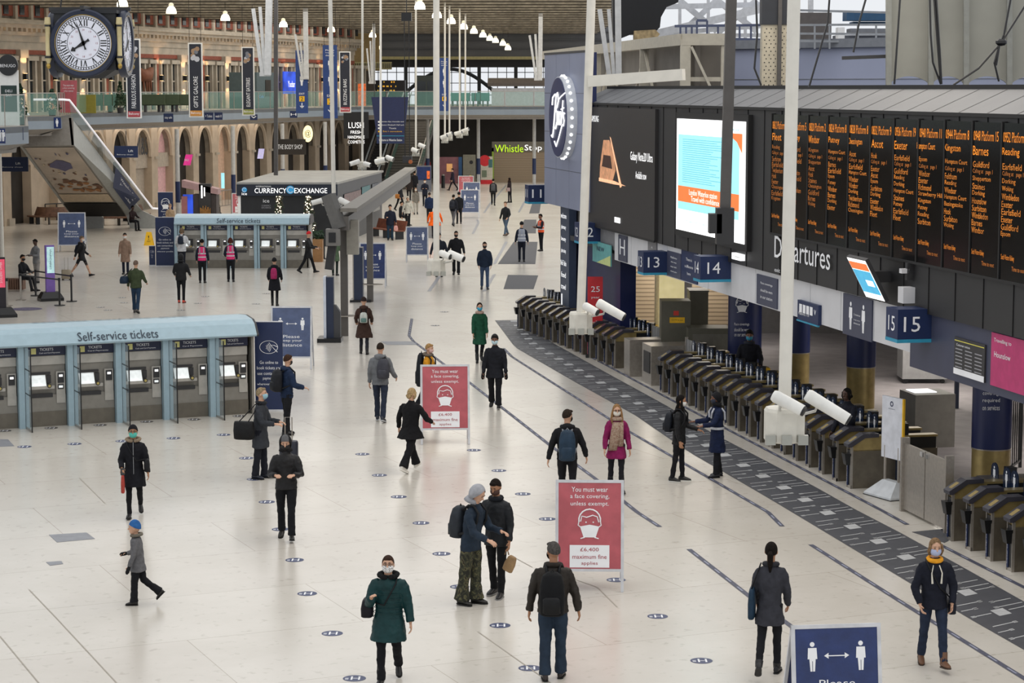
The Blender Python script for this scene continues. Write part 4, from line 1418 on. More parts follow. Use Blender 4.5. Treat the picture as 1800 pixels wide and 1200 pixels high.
# blue directions panel on the side
off = Vector((.42, -.24, 0))
def side_(f, g):
    return mid(mid(uTR, mid(uTR, hTR, .62), g), mid(uBR, mid(uBR, hBR, .62), g), f) + off
mb = MB().quad(side_(.58, .02), side_(.92, .02), side_(.86, .98), side_(.50, .98), NAVY)
mb.build('directions_panel', t)
TL_, TR_, BL_, BR_ = side_(.50, .98), side_(.86, .98), side_(.58, .02), side_(.92, .02)
nrm = (TR_ - TL_).cross(BL_ - TL_).normalized()
if nrm.y > 0:
    nrm = -nrm
mb = MB()
for i, l in enumerate(('Waterloo East', 'Jubilee line exit', 'and the South Bank')):
    a = MB().text(l, .54, .78 - .24 * i, .66 - .04 * i, .13, 0, TXW)
    out = []
    for v in a.v:
        out.append(BL_.lerp(BR_, v[0]).lerp(TL_.lerp(TR_, v[0]), v[2]) + nrm * .06)
    mb.add(out, a.f, TXW)
mb.build('directions_lettering', t)
MB().quad(up_(.0, .80), up_(1, .80), up_(1, 1.0), up_(0, 1.0), M('dark_void', '1f1c1a', .8)).build('void_shade_sheet', t)  # dark sheet standing for the shaded void below the escalator
# ---------------- far end ----------------
dF = 184.0
def XF(px, d=dF):
    return P(px, 300, d).x
mb = MB()
xa, xb = XF(600), XF(1085)
FRM = M('dark_window_frame', '1b2026', .6)
mb.box(xa, xb, dF, dF + .4, 9.35, 10.0, M('dark_lintel', '15171d', .6))
mb.box(xa, xb, dF - .3, dF + .2, 10.0, 10.25, M('yellowish_beam', 'b3ab7d', .6))
mb.box(xa, xb, dF, dF + .4, 10.25, 13.5, M('grey_upper_panel', '63656a', .7, var=.08, scale=.5))
for z in (10.9, 11.6, 12.3):
    mb.box(xa, xb, dF - .15, dF, z, z + .1, M('grey_rib', '55575c', .7))
mb.box(xa, xb, dF - .1, dF + .4, 0, Bz - .9, M('far_dim_wall', '4a4642', .8, var=.2, scale=.3))
mb.build('wall_far', kind='structure')
mb = MB()
x = XF(650)
k = 0
while x < xb:
    if k % 4 == 0:
        mb.box(x - .15, x + .15, dF - .1, dF + .3, Bz, 9.4, FRM)
    else:
        mb.box(x - .03, x + .03, dF, dF + .1, Bz, 9.4, FRM)
    x += .775
    k += 1
for z in (7.0, 8.0, 8.9):
    mb.box(XF(650), xb, dF, dF + .1, z, z + .06, FRM)
mb.build('window_far', kind='structure')
mb = MB()
mb.tube([(XF(700), dF + 6, 0)] + [(XF(700 + 178 * i / 24), dF + 6, 6.9 + 2.35 * math.sin(pi * i / 24)) for i in range(25)] + [(XF(878), dF + 6, 0)], .16, 8, FRM)
tag(mb.build('steel_arch'), 'dark curved steel arch beyond the far windows', 'arch')
# far balcony things
p = P(909, 150, 170)
t = T('balcony_kiosk', 'kiosk with a rounded grey brown canopy on the far balcony', 'kiosk', (p.x, p.y, Bz))
MB().rings([[(-2.3, y, z) for y, z in ((0, 1.5), (0, 1.75), (.4, 2.1), (2, 2.15), (2, 1.5))], [(2.6, y, z) for y, z in ((0, 1.5), (0, 1.75), (.4, 2.1), (2, 2.15), (2, 1.5))]], M('canopy_grey_brown', '5f5752', .6)).build('canopy', t)
MB().box(-2.0, 2.5, .3, 1.9, 0, 1.35, M('kiosk_pale', 'c9ccd2', .5)).build('kiosk_body', t)
p = P(750, 160, 172)
t = T('balcony_cabin', 'dark glazed cabin at the head of the far stairs', 'cabin', (p.x, p.y, Bz))
MB().box(-.9, .9, 0, 2, 0, 2.35, M('dark_grey_green', '2f3836', .4)).build('cabin_body', t)
for x in (-.8, .05):
    MB().box(x, x + .72, -.03, 0, .15, 1.9, DGL).build('cabin_window', t)
p = P(676, 150, 180)
t = T('bar_counter', 'dark bar with bottles and yellow lights on the far balcony', 'bar', (p.x, p.y, Bz))
MB().box(-2, 1.7, 0, 1.5, 0, 2.0, M('bar_dark', '22222c', .5)).build('bar_body', t)
rd = random.Random(4)
mb = MB()
for i in range(40):
    x = rd.uniform(-1.9, 1.0)
    z = rd.choice((1.1, 1.45, 1.8))
    mb.box(x, x + .08, -.05, 0, z, z + .12, M('bar_yellow_light', 'd9b040', .5, emit=.6))
o = mb.build('bar_lights', t)
o['kind'] = 'stuff'
p = P(636, 150, 168)
tag(MB().box(-.3, .3, 0, .2, 0, 1.7, M('orange_glow', 'd0602a', .5, emit=.5, var=.3)).build('orange_sign', loc=(p.x, p.y, Bz)), 'narrow glowing orange panel at the left end of the far balcony', 'sign')
mb = MB().box(XF(600, 176), XF(668, 176), 176, 176.3, 9.0, 12, M('ochre_panel', '97825a', .7)).box(XF(618, 175.9), XF(690, 175.9), 175.6, 175.9, 9.1, 9.7, M('yellowish_beam'))
q = XF(622, 175.5)
while q < XF(688, 175.5):
    mb.box(q, q + .06, 175.55, 175.6, 9.2, 9.6, BLACK)
    q += .16
mb.build('trim_3', kind='structure')
mb = MB().box(XF(605, 178), XF(660, 178), 178, 178.3, Bz, 9.2, M('grey_brown_wall', '4d453f', .7))
mb.build('wall_far_corner', kind='structure')
# ground floor far end
t = T('shuttered_kiosk', 'closed shop with a tan roller shutter and lit green and white name sign', 'shop', (P(868, 300, 176).x, 176, 0))
W = P(990, 300, 176).x - P(868, 300, 176).x
MB().box(0, W, 0, .2, 0, 2.5, SHUT).build('shutter', t)
MB().box(-.15, 0, -.1, .2, 0, 2.8, M('lime_green', '8fb03a', .5)).build('green_frame', t)
MB().box(-.15, W, -.1, .2, 2.5, 3.3, M('sign_board_grey', '6d6a60', .6)).build('sign_panel', t)
MB().text('Whistle', 1.25, 2.75, 2.3, .6, -.13, M('lime_lit', 'b9e61e', .5, emit=.9)).text('Stop', 3.2, 2.75, 1.4, .6, -.13, LIT).build('sign_lettering', t)
def block(px0, px1, y0, y1, d, m, name, lab, cat, th=.3, deco=None):
    a, b = P(px0, y1, d), P(px1, y0, d)
    if a.z < 1:
        a.z = 0
    t = T(name, lab, cat, (a.x, d, max(0, a.z)))
    MB().box(0, b.x - a.x, 0, th, 0, b.z - max(0, a.z), m).build('panel', t)
    if deco:
        mb = MB()
        deco(mb, b.x - a.x, b.z - max(0, a.z))
        mb.build('panel_print', t)
    return t
PINKB = M('hoarding_rose', '8c5f68', .6, var=.15, scale=2)
def dz1(mb, W, H):
    mb.box(W * .42, W * .70, -.02, 0, H * .45, H * .75, M('warm_lit_poster', 'e0a86a', .5, emit=.4))
block(770, 806, 276, 322, 174, PINKB, 'shop_hoarding', 'rose coloured shop hoarding with an orange lit poster behind the white pole', 'hoarding', .3, dz1)
block(806, 812, 276, 322, 173.9, M('blue_edge', '2f5a8a', .5), 'shop_hoarding', 'narrow blue strip at the edge of the rose hoarding', 'hoarding')
block(744, 757, 285, 320, 172, M('red_panel_dark', '8a2530', .6), 'shop_hoarding', 'narrow dark red panel left of the rose hoarding', 'hoarding')
block(814, 836, 272, 321, 172, M('khaki_panel', '77766a', .6), 'shop_hoarding', 'khaki wall panel with a dark emblem near the far column', 'hoarding', .3, lambda mb, W, H: mb.disc((W * .65, -.01, H * .75), .15, 12, BLACK))
def dz2(mb, W, H):
    mb.disc((W * .35, -.01, H * .85), .45, 16, M('bright_red'))
    mb.box(0, W, -.015, 0, 0, H * .15, M('bright_red'))
    mb.box(W * .65, W * .98, -.015, 0, H * .6, H * .9, M('teal_photo', '3f6c70', .5))
    mb.box(W * .1, W * .5, -.015, 0, H * .25, H * .5, M('grey_photo', '6c7a66', .5))
block(845, 866, 275, 320, 173, M('poster_cream', 'c2beb2', .6), 'poster_wall', 'pale poster panel with a red disc between two far columns', 'poster', .2, dz2)
def dz3(mb, W, H):
    mb.box(.05, W - .05, -.02, 0, H * .45, H * .95, NAVYQ)
    mb.box(W * .7, W * .9, -.03, -.02, H * .5, H * .8, M('orange_glow'))
block(732, 758, 291, 322, 160, M('rack_grey', '6a6e78', .5), 'leaflet_stand', 'dark blue screen stand beside the foot of the far stairs', 'stand', .3, dz3)
p = P(779, 318, 166)
tag(MB().cyl((0, 0, 0), (0, 0, .95), .14, n=14, m=BLACK).cyl((0, 0, .95), (0, 0, 1.05), .1, n=14, m=STEEL).build('litter_post', loc=(p.x, 166, 0)), 'short black cylindrical bollard bin in front of the rose hoarding', 'bin')
p = P(827, 318, 168)
tag(MB().rings([[(-.25, 0, 0), (.25, 0, 0), (.25, .15, 0), (-.25, .15, 0)], [(-.08, 0, .9), (.08, 0, .9), (.08, .1, .9), (-.08, .1, .9)]], YEL).build('wet_floor_sign', loc=(p.x, 168, 0)), 'yellow wet floor sign far off beside the red board', 'sign')
# stairs and escalator
t = T('public_staircase', 'broad grey staircase with glass sided handrails rising to the far balcony', 'staircase', (0, 0, 0))
A, Bp = P(703, 332, 164), P(748, 185, 177)
A.z, Bp.z = 0, Bz
run = Vector((Bp.x - A.x, Bp.y - A.y, 0))
side = Vector((run.y, -run.x, 0)).normalized() * 1.15
n_ = 32
mb = MB()
TR = M('stair_tread', '8b8780', .6)
RS = M('stair_riser', '56534e', .7)
for i in range(n_):
    p, q = A + run * (i / n_), A + run * ((i + 1) / n_)
    z0, z1 = Bz * i / n_, Bz * (i + 1) / n_
    v = lambda b_, s_, z: Vector((b_.x + side.x * s_, b_.y + side.y * s_, z))
    mb.quad(v(p, -1, z0), v(p, 1, z0), v(p, 1, z1), v(p, -1, z1), RS)
    mb.quad(v(p, -1, z1), v(p, 1, z1), v(q, 1, z1), v(q, -1, z1), TR)
mb.build('steps', t)
for s_ in (-1, 1):
    v = lambda b_, z: Vector((b_.x + side.x * s_, b_.y + side.y * s_, z))
    MB().quad(v(A, 0), v(Bp, Bz), v(Bp, Bz - .5), v(A + run * .1, 0), M('stringer_grey', '5a5c5c', .6)).quad(v(A, .1), v(Bp, Bz + .1), v(Bp, Bz + .9), v(A, .9), GLASSG).build('glass_side', t)
    MB().beam(v(A, 1.0), v(Bp, Bz + 1.0), .06, .06, STEEL).build('handrail', t)
t = T('escalator', 'distant steel escalator left of the far staircase', 'escalator', (0, 0, 0))
A2, B2 = A + side * -2.1, Bp + side * -2.1
mb = MB()
for s_ in (-.55, .55):
    v = lambda b_, z: Vector((b_.x + side.x * s_, b_.y + side.y * s_, z))
    mb.quad(v(A2, 0), v(B2, Bz - .6), v(B2, Bz + .35), v(A2, .6), STEEL)
mb.build('side_cladding', t)
mb = MB()
for i in range(30):
    p, q = A2 + run * (i / 30), A2 + run * ((i + 1) / 30)
    v = lambda b_, s_, z: Vector((b_.x + side.x * s_, b_.y + side.y * s_, z))
    z1 = Bz * (i + 1) / 30
    mb.quad(v(p, -.5, z1 - .2), v(p, .5, z1 - .2), v(p, .5, z1), v(p, -.5, z1), BLACK)
    mb.quad(v(p, -.5, z1), v(p, .5, z1), v(q, .5, z1), v(q, -.5, z1), DGREY)
mb.build('steps', t)
for s_ in (-.55, .55):
    v = lambda b_, z: Vector((b_.x + side.x * s_, b_.y + side.y * s_, z))
    MB().beam(v(A2, 1.0), v(B2, Bz + 1.0), .1, .08, M('pale_handrail', 'b9c4ca', .3)).build('handrail', t)
# blue information box hanging by the stairs
p = P(686, 205, 150)
t = T('information_sign', 'large navy hanging sign box with arrows in front of the far stairs', 'sign', (p.x, p.y, 4.35))
MB().prism([(-.95, 0, 0), (.95, 0, 0), (1.25, 0, 2.65), (-1.3, 0, 2.65)], (0, .5, 0), M('deep_sign_blue', '16224d', .5)).build('sign_box', t)
mb = MB()
for i, l in enumerate(('London Eye riverside exit', 'Queen Elizabeth Hall exit', 'Taxis', 'Exit 1 connections')):
    m_ = TXW if i < 3 else YEL
    mb.text(l, .15, .95 - i * .22, [1.6, 1.6, .5, 1.3][i], .1, -.02, m_).box(-.85, -.74, -.02, -.01, .89 - i * .22, 1.0 - i * .22, m_)
mb.build('sign_lettering', t)
MB().box(-.95, .95, .02, .3, -.55, -.03, NAVY).build('welcome_panel', t)
MB().text('Welcome to Waterloo Station', 0, -.3, 1.6, .16, .0, TXW).build('sign_lettering', t)
MB().box(-.95, .95, -.01, .3, -.04, 0, TEALS).build('teal_edge', t)
for x in (-1.1, 1.0):
    MB().beam((x, .25, 2.6), (x, .25, 8), .05, .05, DGREY).build('sign_hanger', t)

# ---------------- roof ----------------
RG = bpy.data.materials.new('weathered_translucent_roof_glass')
RG.use_nodes = True
n = RG.node_tree
for q in list(n.nodes):
    if q.type == 'BSDF_PRINCIPLED':
        n.nodes.remove(q)
tr = n.nodes.new('ShaderNodeBsdfTranslucent')
df = n.nodes.new('ShaderNodeBsdfDiffuse')
mx = n.nodes.new('ShaderNodeMixShader')
wv = n.nodes.new('ShaderNodeTexNoise')
wv.inputs['Scale'].default_value = .8
co = n.nodes.new('ShaderNodeTexCoord')
n.links.new(co.outputs['Object'], wv.inputs['Vector'])
cr = n.nodes.new('ShaderNodeValToRGB')
cr.color_ramp.elements[0].color = (*lin('a59d8e'), 1)
cr.color_ramp.elements[1].color = (*lin('dcd4c4'), 1)
n.links.new(wv.outputs[0], cr.inputs[0])
n.links.new(cr.outputs[0], tr.inputs[0])
n.links.new(cr.outputs[0], df.inputs[0])
n.links.new(tr.outputs[0], mx.inputs[1])
n.links.new(df.outputs[0], mx.inputs[2])
mx.inputs[0].default_value = .45
n.links.new(mx.outputs[0], n.nodes['Material Output'].inputs[0])
RZ = 12.6
mb = MB()
y = 104.0
while y < 184:
    xl = -34
    mb.quad((xl, y, RZ), (7.2, y, RZ), (7.2, y + 2.1, RZ + 1.1), (xl, y + 2.1, RZ + 1.1), RG)
    mb.quad((xl, y + 2.1, RZ + 1.1), (7.2, y + 2.1, RZ + 1.1), (7.2, y + 4.2, RZ), (xl, y + 4.2, RZ), RG)
    y += 4.2
mb.build('ceiling', kind='structure')
RB = M('roof_girder_paint', 'b5ad9e', .7, var=.25, scale=3)
RBD = M('roof_dark_ironwork', '4c463f', .8, var=.2)
mb = MB()
y = 104.0
k = 0
while y < 186:
    mb.box(-34, 7.2, y - .1, y + .1, RZ - (.42 if k % 3 == 0 else .12), RZ + .05, RB)
    if k % 3 == 0:
        mb.box(-34, 7.2, y - .14, y - .1, RZ - .46, RZ - .40, RBD)
        q = -34
        while q < 7:
            mb.beam((q, y, RZ - .4), (q + 1.1, y, RZ + .05), .05, .05, RBD)
            q += 2.2
    y += 1.4
    k += 1
for x in range(-32, 8, 4):
    mb.box(x - .05, x + .05, 104, 186, RZ - .25, RZ - .12, RBD)
mb.build('trim_roof_girders', kind='structure')
# pendant lamps
LG = M('lamp_glow', 'fff4d0', .5, emit=7, var=0)
LC = M('lamp_glass_cap', 'cfcab0', .3, emit=.6)
lamps = [(215, 3), (301, 16), (396, 29), (239, 47), (347, 56), (439, 62), (498, 41), (582, 50), (599, 75), (655, 60), (663, 82), (738, 8), (768, 24), (793, 35), (815, 45), (833, 53), (849, 60), (861, 66), (871, 70), (884, 75), (893, 83)]
lp = None
for k, (px, py) in enumerate(lamps):
    zl = 11.6
    d = (zl - CH) * FPX / (155 - py)
    d = min(d, 178)
    p = P(px, py, d)
    lab = f'glowing bell shaped pendant lamp, {ORD[k]} of the roof lamps counted from the left'
    if lp is None:
        t = lp = T('pendant_lamp', lab, 'lamp', tuple(p), 0, 'pendant lamps')
        MB().rings([[(r_ * math.cos(2 * pi * i / 16), r_ * math.sin(2 * pi * i / 16), z) for i in range(16)] for r_, z in ((.26, -.22), (.25, -.08), (.19, .06), (.1, .14))], LG).build('lamp_shade', t, smooth=True)
        MB().ell((0, 0, .2), .13, .13, .12, LC).build('lamp_cap', t, smooth=True)
        MB().cyl((0, 0, .3), (0, 0, 1.3), .012, n=5, m=BLACK).build('lamp_cable', t)
    else:
        t = dup(lp, tuple(p), 0, lab)
    for c_ in t.children:
        if c_.name.startswith('lamp_cable'):
            c_.scale = (1, 1, (12.75 - p.z) / 1.3)
# white roof struts
STW = M('strut_white', 'c3c4c4', .5)
for k, (bx_, by_, tops, d, w_, lab) in enumerate((
    (466, 132, ((445, 15, .16), (457, 12, .14), (474, -40, .3)), 100, .2, 'cluster of white steel struts above the grey green cabin'),
    (535, 138, ((519, 60, .12), (528, 75, .12), (536, -40, .26)), 126, .2, 'cluster of white steel struts behind the exit 2 banner'),
    (654, 146, ((645, 85, .12), (651, 72, .12), (657, -40, .2)), 158, .2, 'cluster of white steel struts left of the far stairs'),
    (946, 140, ((931, 62, .14), (941, 60, .14), (951, -40, .26)), 135, .2, 'cluster of white steel struts left of the Boots box'),
    (1080, 146, ((1054, 16, .13), (1070, 16, .10), (1086, -20, .17)), 62, .2, 'big cluster of white steel struts above the dark phone screen'))):
    b = P(bx_, by_, d)
    t = T('roof_strut', lab, 'strut', tuple(b))
    for j, (tx, ty, ww) in enumerate(tops):
        q = P(tx, ty, d) - b
        x_ = (-1 + j) * .12
        MB().beam((x_, 0, 0), (q.x, q.y, q.z), ww, ww, STW).build('strut_beam', t)
    MB().box(-.25, .25, -.1, .1, -.05, .12, STW).build('strut_foot', t)

# hanging banners
def banner(px, y0, y1, wpx, d, m, lab, body, kind='black', foot=None, lean=0):
    p = P(px, y1, d)
    s_ = d / FPX
    W, H = wpx * s_, (y1 - y0) * s_
    t = T('hanging_banner', lab, 'banner', (p.x, p.y, p.z), 0)
    MB().box(-W / 2, W / 2, 0, .06, 0, H, WHITE if kind == 'black' else m).build('banner_frame', t)
    mb = MB()
    if kind == 'black':
        e = W * .09
        mb.box(-W / 2 + e, W / 2 - e, -.02, 0, e, H - e, m)
        mb.box(-W / 2 + e, W / 2 - e, -.03, -.02, e, H * .09, foot)
        mb.build('banner_print', t)
        mb = MB().text(body, 0, H * .42, W * .42, H * .46, -.03, TXW, up=True) if False else MB()
        vs = text_mesh(body)
        mb.text(body, 0, H * .34, H * .42, W * .30, -.03, TXW, up=True)
        mb.text('Balcony', 0, H * .055, W * .7, H * .04, -.035, TXW)
        rd = random.Random(int(px))
        for i in range(9):
            mb.disc((rd.uniform(-.22, .22) * W, -.03 - i * .001, H * rd.uniform(.78, .93)), W * rd.uniform(.08, .2), 7, rd.choice([M('print_pale', 'b9bcc6', .6), M('print_tan', '9b7f66', .6), M('print_grey', '6f7480', .6)]))
        mb.build('banner_lettering', t)
    else:
        for i, l in enumerate(('Please', 'keep your', 'distance')):
            mb.text(l, 0, H * (.93 - i * .035), W * .6, H * .02, -.02, TXW)
        if kind == 'exit':
            man(mb, 0, H * .66, H * .16, -.02)
            man(mb, 0, H * .44, H * .16, -.02)
        mb.text('EXIT', 0, H * .31 if kind == 'exit' else H * .62, W * .45, H * .03 if kind == 'exit' else H * .07, -.02, TXW)
        zc = H * .23 if kind == 'exit' else H * .44
        q = W * .22
        mb.box(-q, q, -.015, 0, zc - q, zc + q, YEL)
        mb.text(body, 0, zc, q * 1.0, q * 1.4, -.02, BLACK)
        za = H * .08 if kind == 'exit' else H * .16
        a_ = W * .16
        mb.box(-W * .035, W * .035, -.02, -.01, za, za + W * .45, TXW)
        for sgn in (-1, 1):
            mb.add([(0, -.02, za - .02), (sgn * a_, -.02, za + a_), (sgn * a_, -.02, za + a_ * 1.45), (0, -.02, za + a_ * .5)], [(0, 1, 2, 3)], TXW)
        mb.build('banner_lettering', t)
    for x in (-W * .4, W * .4):
        MB().cyl((x, .03, H), (x, .03, RZ - p.z + .2), .012, n=5, m=BLACK).build('banner_cord', t)
BN = M('banner_black', '1c2130', .55)
banner(236, 70, 208, 26, 108, BN, 'tall black banner reading fabulous fashion right of the clock', 'FABULOUS FASHION', foot=M('foot_red', 'a8404a', .5))
banner(345, 77, 206, 25, 116, BN, 'tall black banner reading gifts galore', 'GIFTS GALORE', foot=M('foot_amber', 'c88a3a', .5))
banner(437, 84, 203, 22, 124, BN, 'tall black banner reading elegant eateries', 'ELEGANT EATERIES', foot=M('foot_olive', '8a9048', .5))
banner(607, 92, 198, 20, 140, BN, 'tall black banner reading buzzing bars', 'BUZZING BARS', foot=M('foot_red'))
EXB = M('exit_banner_blue', '1d3c78', .5)
banner(581, 81, 208, 25, 128, EXB, 'tall blue distancing banner with exit 2 left of the buzzing bars banner', '2', 'exit')
banner(531, 90, 199, 21, 126, EXB, 'blue exit 2 banner hanging below the white struts', '2', 'exit')
banner(781, 103, 195, 17, 146, EXB, 'blue exit 1 banner behind the middle white pole', '1', 'exit')
# ---------------- self-service ticket blocks ----------------
HDR = M('header_navy', '101a3a', .4)
MGR = M('machine_grey', '8a8780', .4, .3, var=.06)
MLT = M('machine_pale_grey', 'b0ada6', .4, .2)
PLN = M('machine_plinth', '6f6a60', .4, .4, var=.08)
SCR = M('machine_screen', 'e6ecec', .3, emit=.55, var=.2)
LITW = M('warm_white_strip', 'fff0d8', .5, emit=2.0, var=0)
def machine(name_lab, x, y, rz, loc0, w_=.88, cash=True, group='ticket machines', body='Cash and Card Payments'):
    t = T('ticket_machine', name_lab, 'ticket machine', loc0, rz, group)
    MB().box(0, w_, .12, .8, 0, 1.62, MGR).box(0, w_, .05, .12, 0, .72, MGR).build('machine_body', t)
    MB().box(0, w_, .03, .06, 0, .34, PLN).build('plinth', t)
    MB().box(0, w_, .02, .12, 1.62, 1.82, HDR).build('header_panel', t)
    MB().box(0, w_, .0, .1, 1.825, 1.85, LITW).build('strip_light', t)
    mb = MB().text('TICKETS', w_ * .5, 1.755, w_ * .36, .06, .012, TXW).text(body, w_ * .58, 1.67, w_ * .55, .04, .012, TXW)
    mb.box(.08, .19, .01, .02, 1.655, 1.785, M('ticket_icon_pale', 'd9d48a', .5))
    mb.build('header_lettering', t)
    MB().box(0, w_, .07, .12, 1.40, 1.60, MLT).build('upper_panel', t)
    mt = Matrix.Translation((.06, -.03, .93)) @ Matrix.Rotation(R(-30), 4, 'X')
    MB().box(0, .34, 0, .02, 0, .27, SCR, mt=mt).build('touch_screen', t)
    MB().box(.0, w_ * .68, -.04, .13, .86, .93, MLT).box(0, w_ * .60, .07, .12, 1.18, 1.23, DGREY).build('screen_hood', t)
    MB().box(.43, .52, .05, .12, .98, 1.16, DGREY).build('note_slot', t)
    MB().cyl((.46, -.06, .93), (.46, .05, .93), .05, n=14, m=M('dial_dark', '2f2d28', .4)).cyl((.46, -.07, .93), (.46, -.06, .93), .03, n=12, m=M('dial_yellow', 'b9a760', .5)).build('speaker_dial', t)
    MB().box(w_ - .22, w_ - .02, .02, .12, .52, 1.24, MLT).build('payment_panel', t)
    MB().box(w_ - .19, w_ - .05, .0, .03, .98, 1.21, DGREY).box(w_ - .16, w_ - .08, -.01, .01, 1.12, 1.17, LIT).build('card_reader', t)
    if cash:
        MB().box(w_ - .19, w_ - .06, .0, .03, .84, .95, DGREY).box(w_ - .17, w_ - .08, -.01, .0, .87, .92, SCR).build('contactless_reader', t)
    MB().box(.05, .55, .03, .06, .66, .75, DGREY).build('ticket_tray', t)
    return t
def ticket_block(name_lab, org, rz, xs, x_end, glass, textx, mlab, plinthw=0):
    t = T('ticket_kiosk_housing', name_lab, 'kiosk', org, rz)
    prof = [(-.28, 1.86), (-.30, 1.90), (-.12, 2.14), (.08, 2.23), (.6, 2.28), (1.2, 2.24), (1.45, 2.08), (1.55, 1.92), (1.53, 1.86)]
    xL = xs[0] - .08
    MB().rings([[(xL, y, z) for y, z in prof], [(x_end, y, z) for y, z in prof]], LBLUE).build('canopy', t)
    MB().rings([[(x_end, y, z) for y, z in prof], [(x_end + .05, y, z) for y, z in prof]], DGREY).build('canopy_end', t)
    MB().box(xL, x_end, -.1, 1.4, 1.83, 1.87, MGR).build('canopy_underside', t)
    n_ = 0
    for i, x in enumerate(xs):
        MB().box(x - .10, x + .03, -.14, .1, 0, 1.87, LBLUE).box(x + .05, x + .13, -.1, .1, 0, 1.87, LBLUE).build('post', t)
        if glass and i > 0:
            f = MB().box(x + .04, x + .055, -.75, -.12, .04, 1.84, GLASS).build('glass_screen', t)
            MB().box(x + .035, x + .06, -.77, -.75, .0, 1.84, BLACK).box(x + .035, x + .06, -.75, -.12, 0, .04, STEEL).build('screen_edge', f)
            mb = MB()
            for z in (.8, 1.35):
                for q in range(7):
                    mb.box(x + .03, x + .036, -.7 + q * .08, -.66 + q * .08, z, z + .03, BLACK)
            mb.build('manifestation_dots', f)
    MB().box(x_end - .06, x_end, -.05, 1.3, 0, 1.86, MGR).build('end_panel', t)
    MB().box(xL, x_end - .06, .62, 1.3, 0, 1.84, MGR).build('rear_panel', t)
    mt = Matrix.Translation((textx, -.21, 2.02)) @ Matrix.Rotation(R(-37), 4, 'X')
    m2 = Matrix.Translation((textx + .1, .9, 2.262)) @ Matrix.Rotation(pi, 4, 'Z') @ Matrix.Rotation(R(-86), 4, 'X')
    MB().text('Self-service tickets', 0, 0, 1.85, .23, -.02, M('dark_slate_lettering', '1f2c3c', .5), mt=mt).text('Self-service tickets', 0, 0, 3.6, .5, -.02, M('dark_slate_lettering'), mt=m2).build('canopy_lettering', t)
    mr = Matrix.Translation(org) @ Matrix.Rotation(rz, 4, 'Z')
    for i, x in enumerate(xs):
        nx = xs[i + 1] if i + 1 < len(xs) else x_end - .02
        p = mr @ Vector((x + .14, 0, 0))
        wd = nx - .11 - (x + .14)
        machine(f'ticket machine with lit screen, {ORD[i]} from the left in the {mlab}', 0, 0, rz, tuple(p), wd, i % 2 == 0, 'ticket machines in the ' + mlab, 'Card Payments' if i % 2 else 'Cash and Card Payments')
g0, g1 = G(41, 752), G(375, 731)
krz = math.atan2(g1.y - g0.y, g1.x - g0.x)
kp = (g1 - g0).length / 4
ge = G(448, 727)
ticket_block('long near kiosk with pale blue curved canopy reading Self-service tickets', (g0.x, g0.y, 0), krz, [kp * i for i in (-2, -1, 0, 1, 2, 3, 4)], (ge - g0).length, True, 2.15, 'near kiosk')
g0 = G(308, 471)
g1 = G(545, 471)
Wk = (g1 - g0).length
ticket_block('far kiosk with pale blue curved canopy reading Self-service tickets', (g0.x, g0.y, 0), 0, [.1 + (Wk - .1) / 5 * i for i in range(5)], Wk, False, Wk * .48, 'far kiosk')

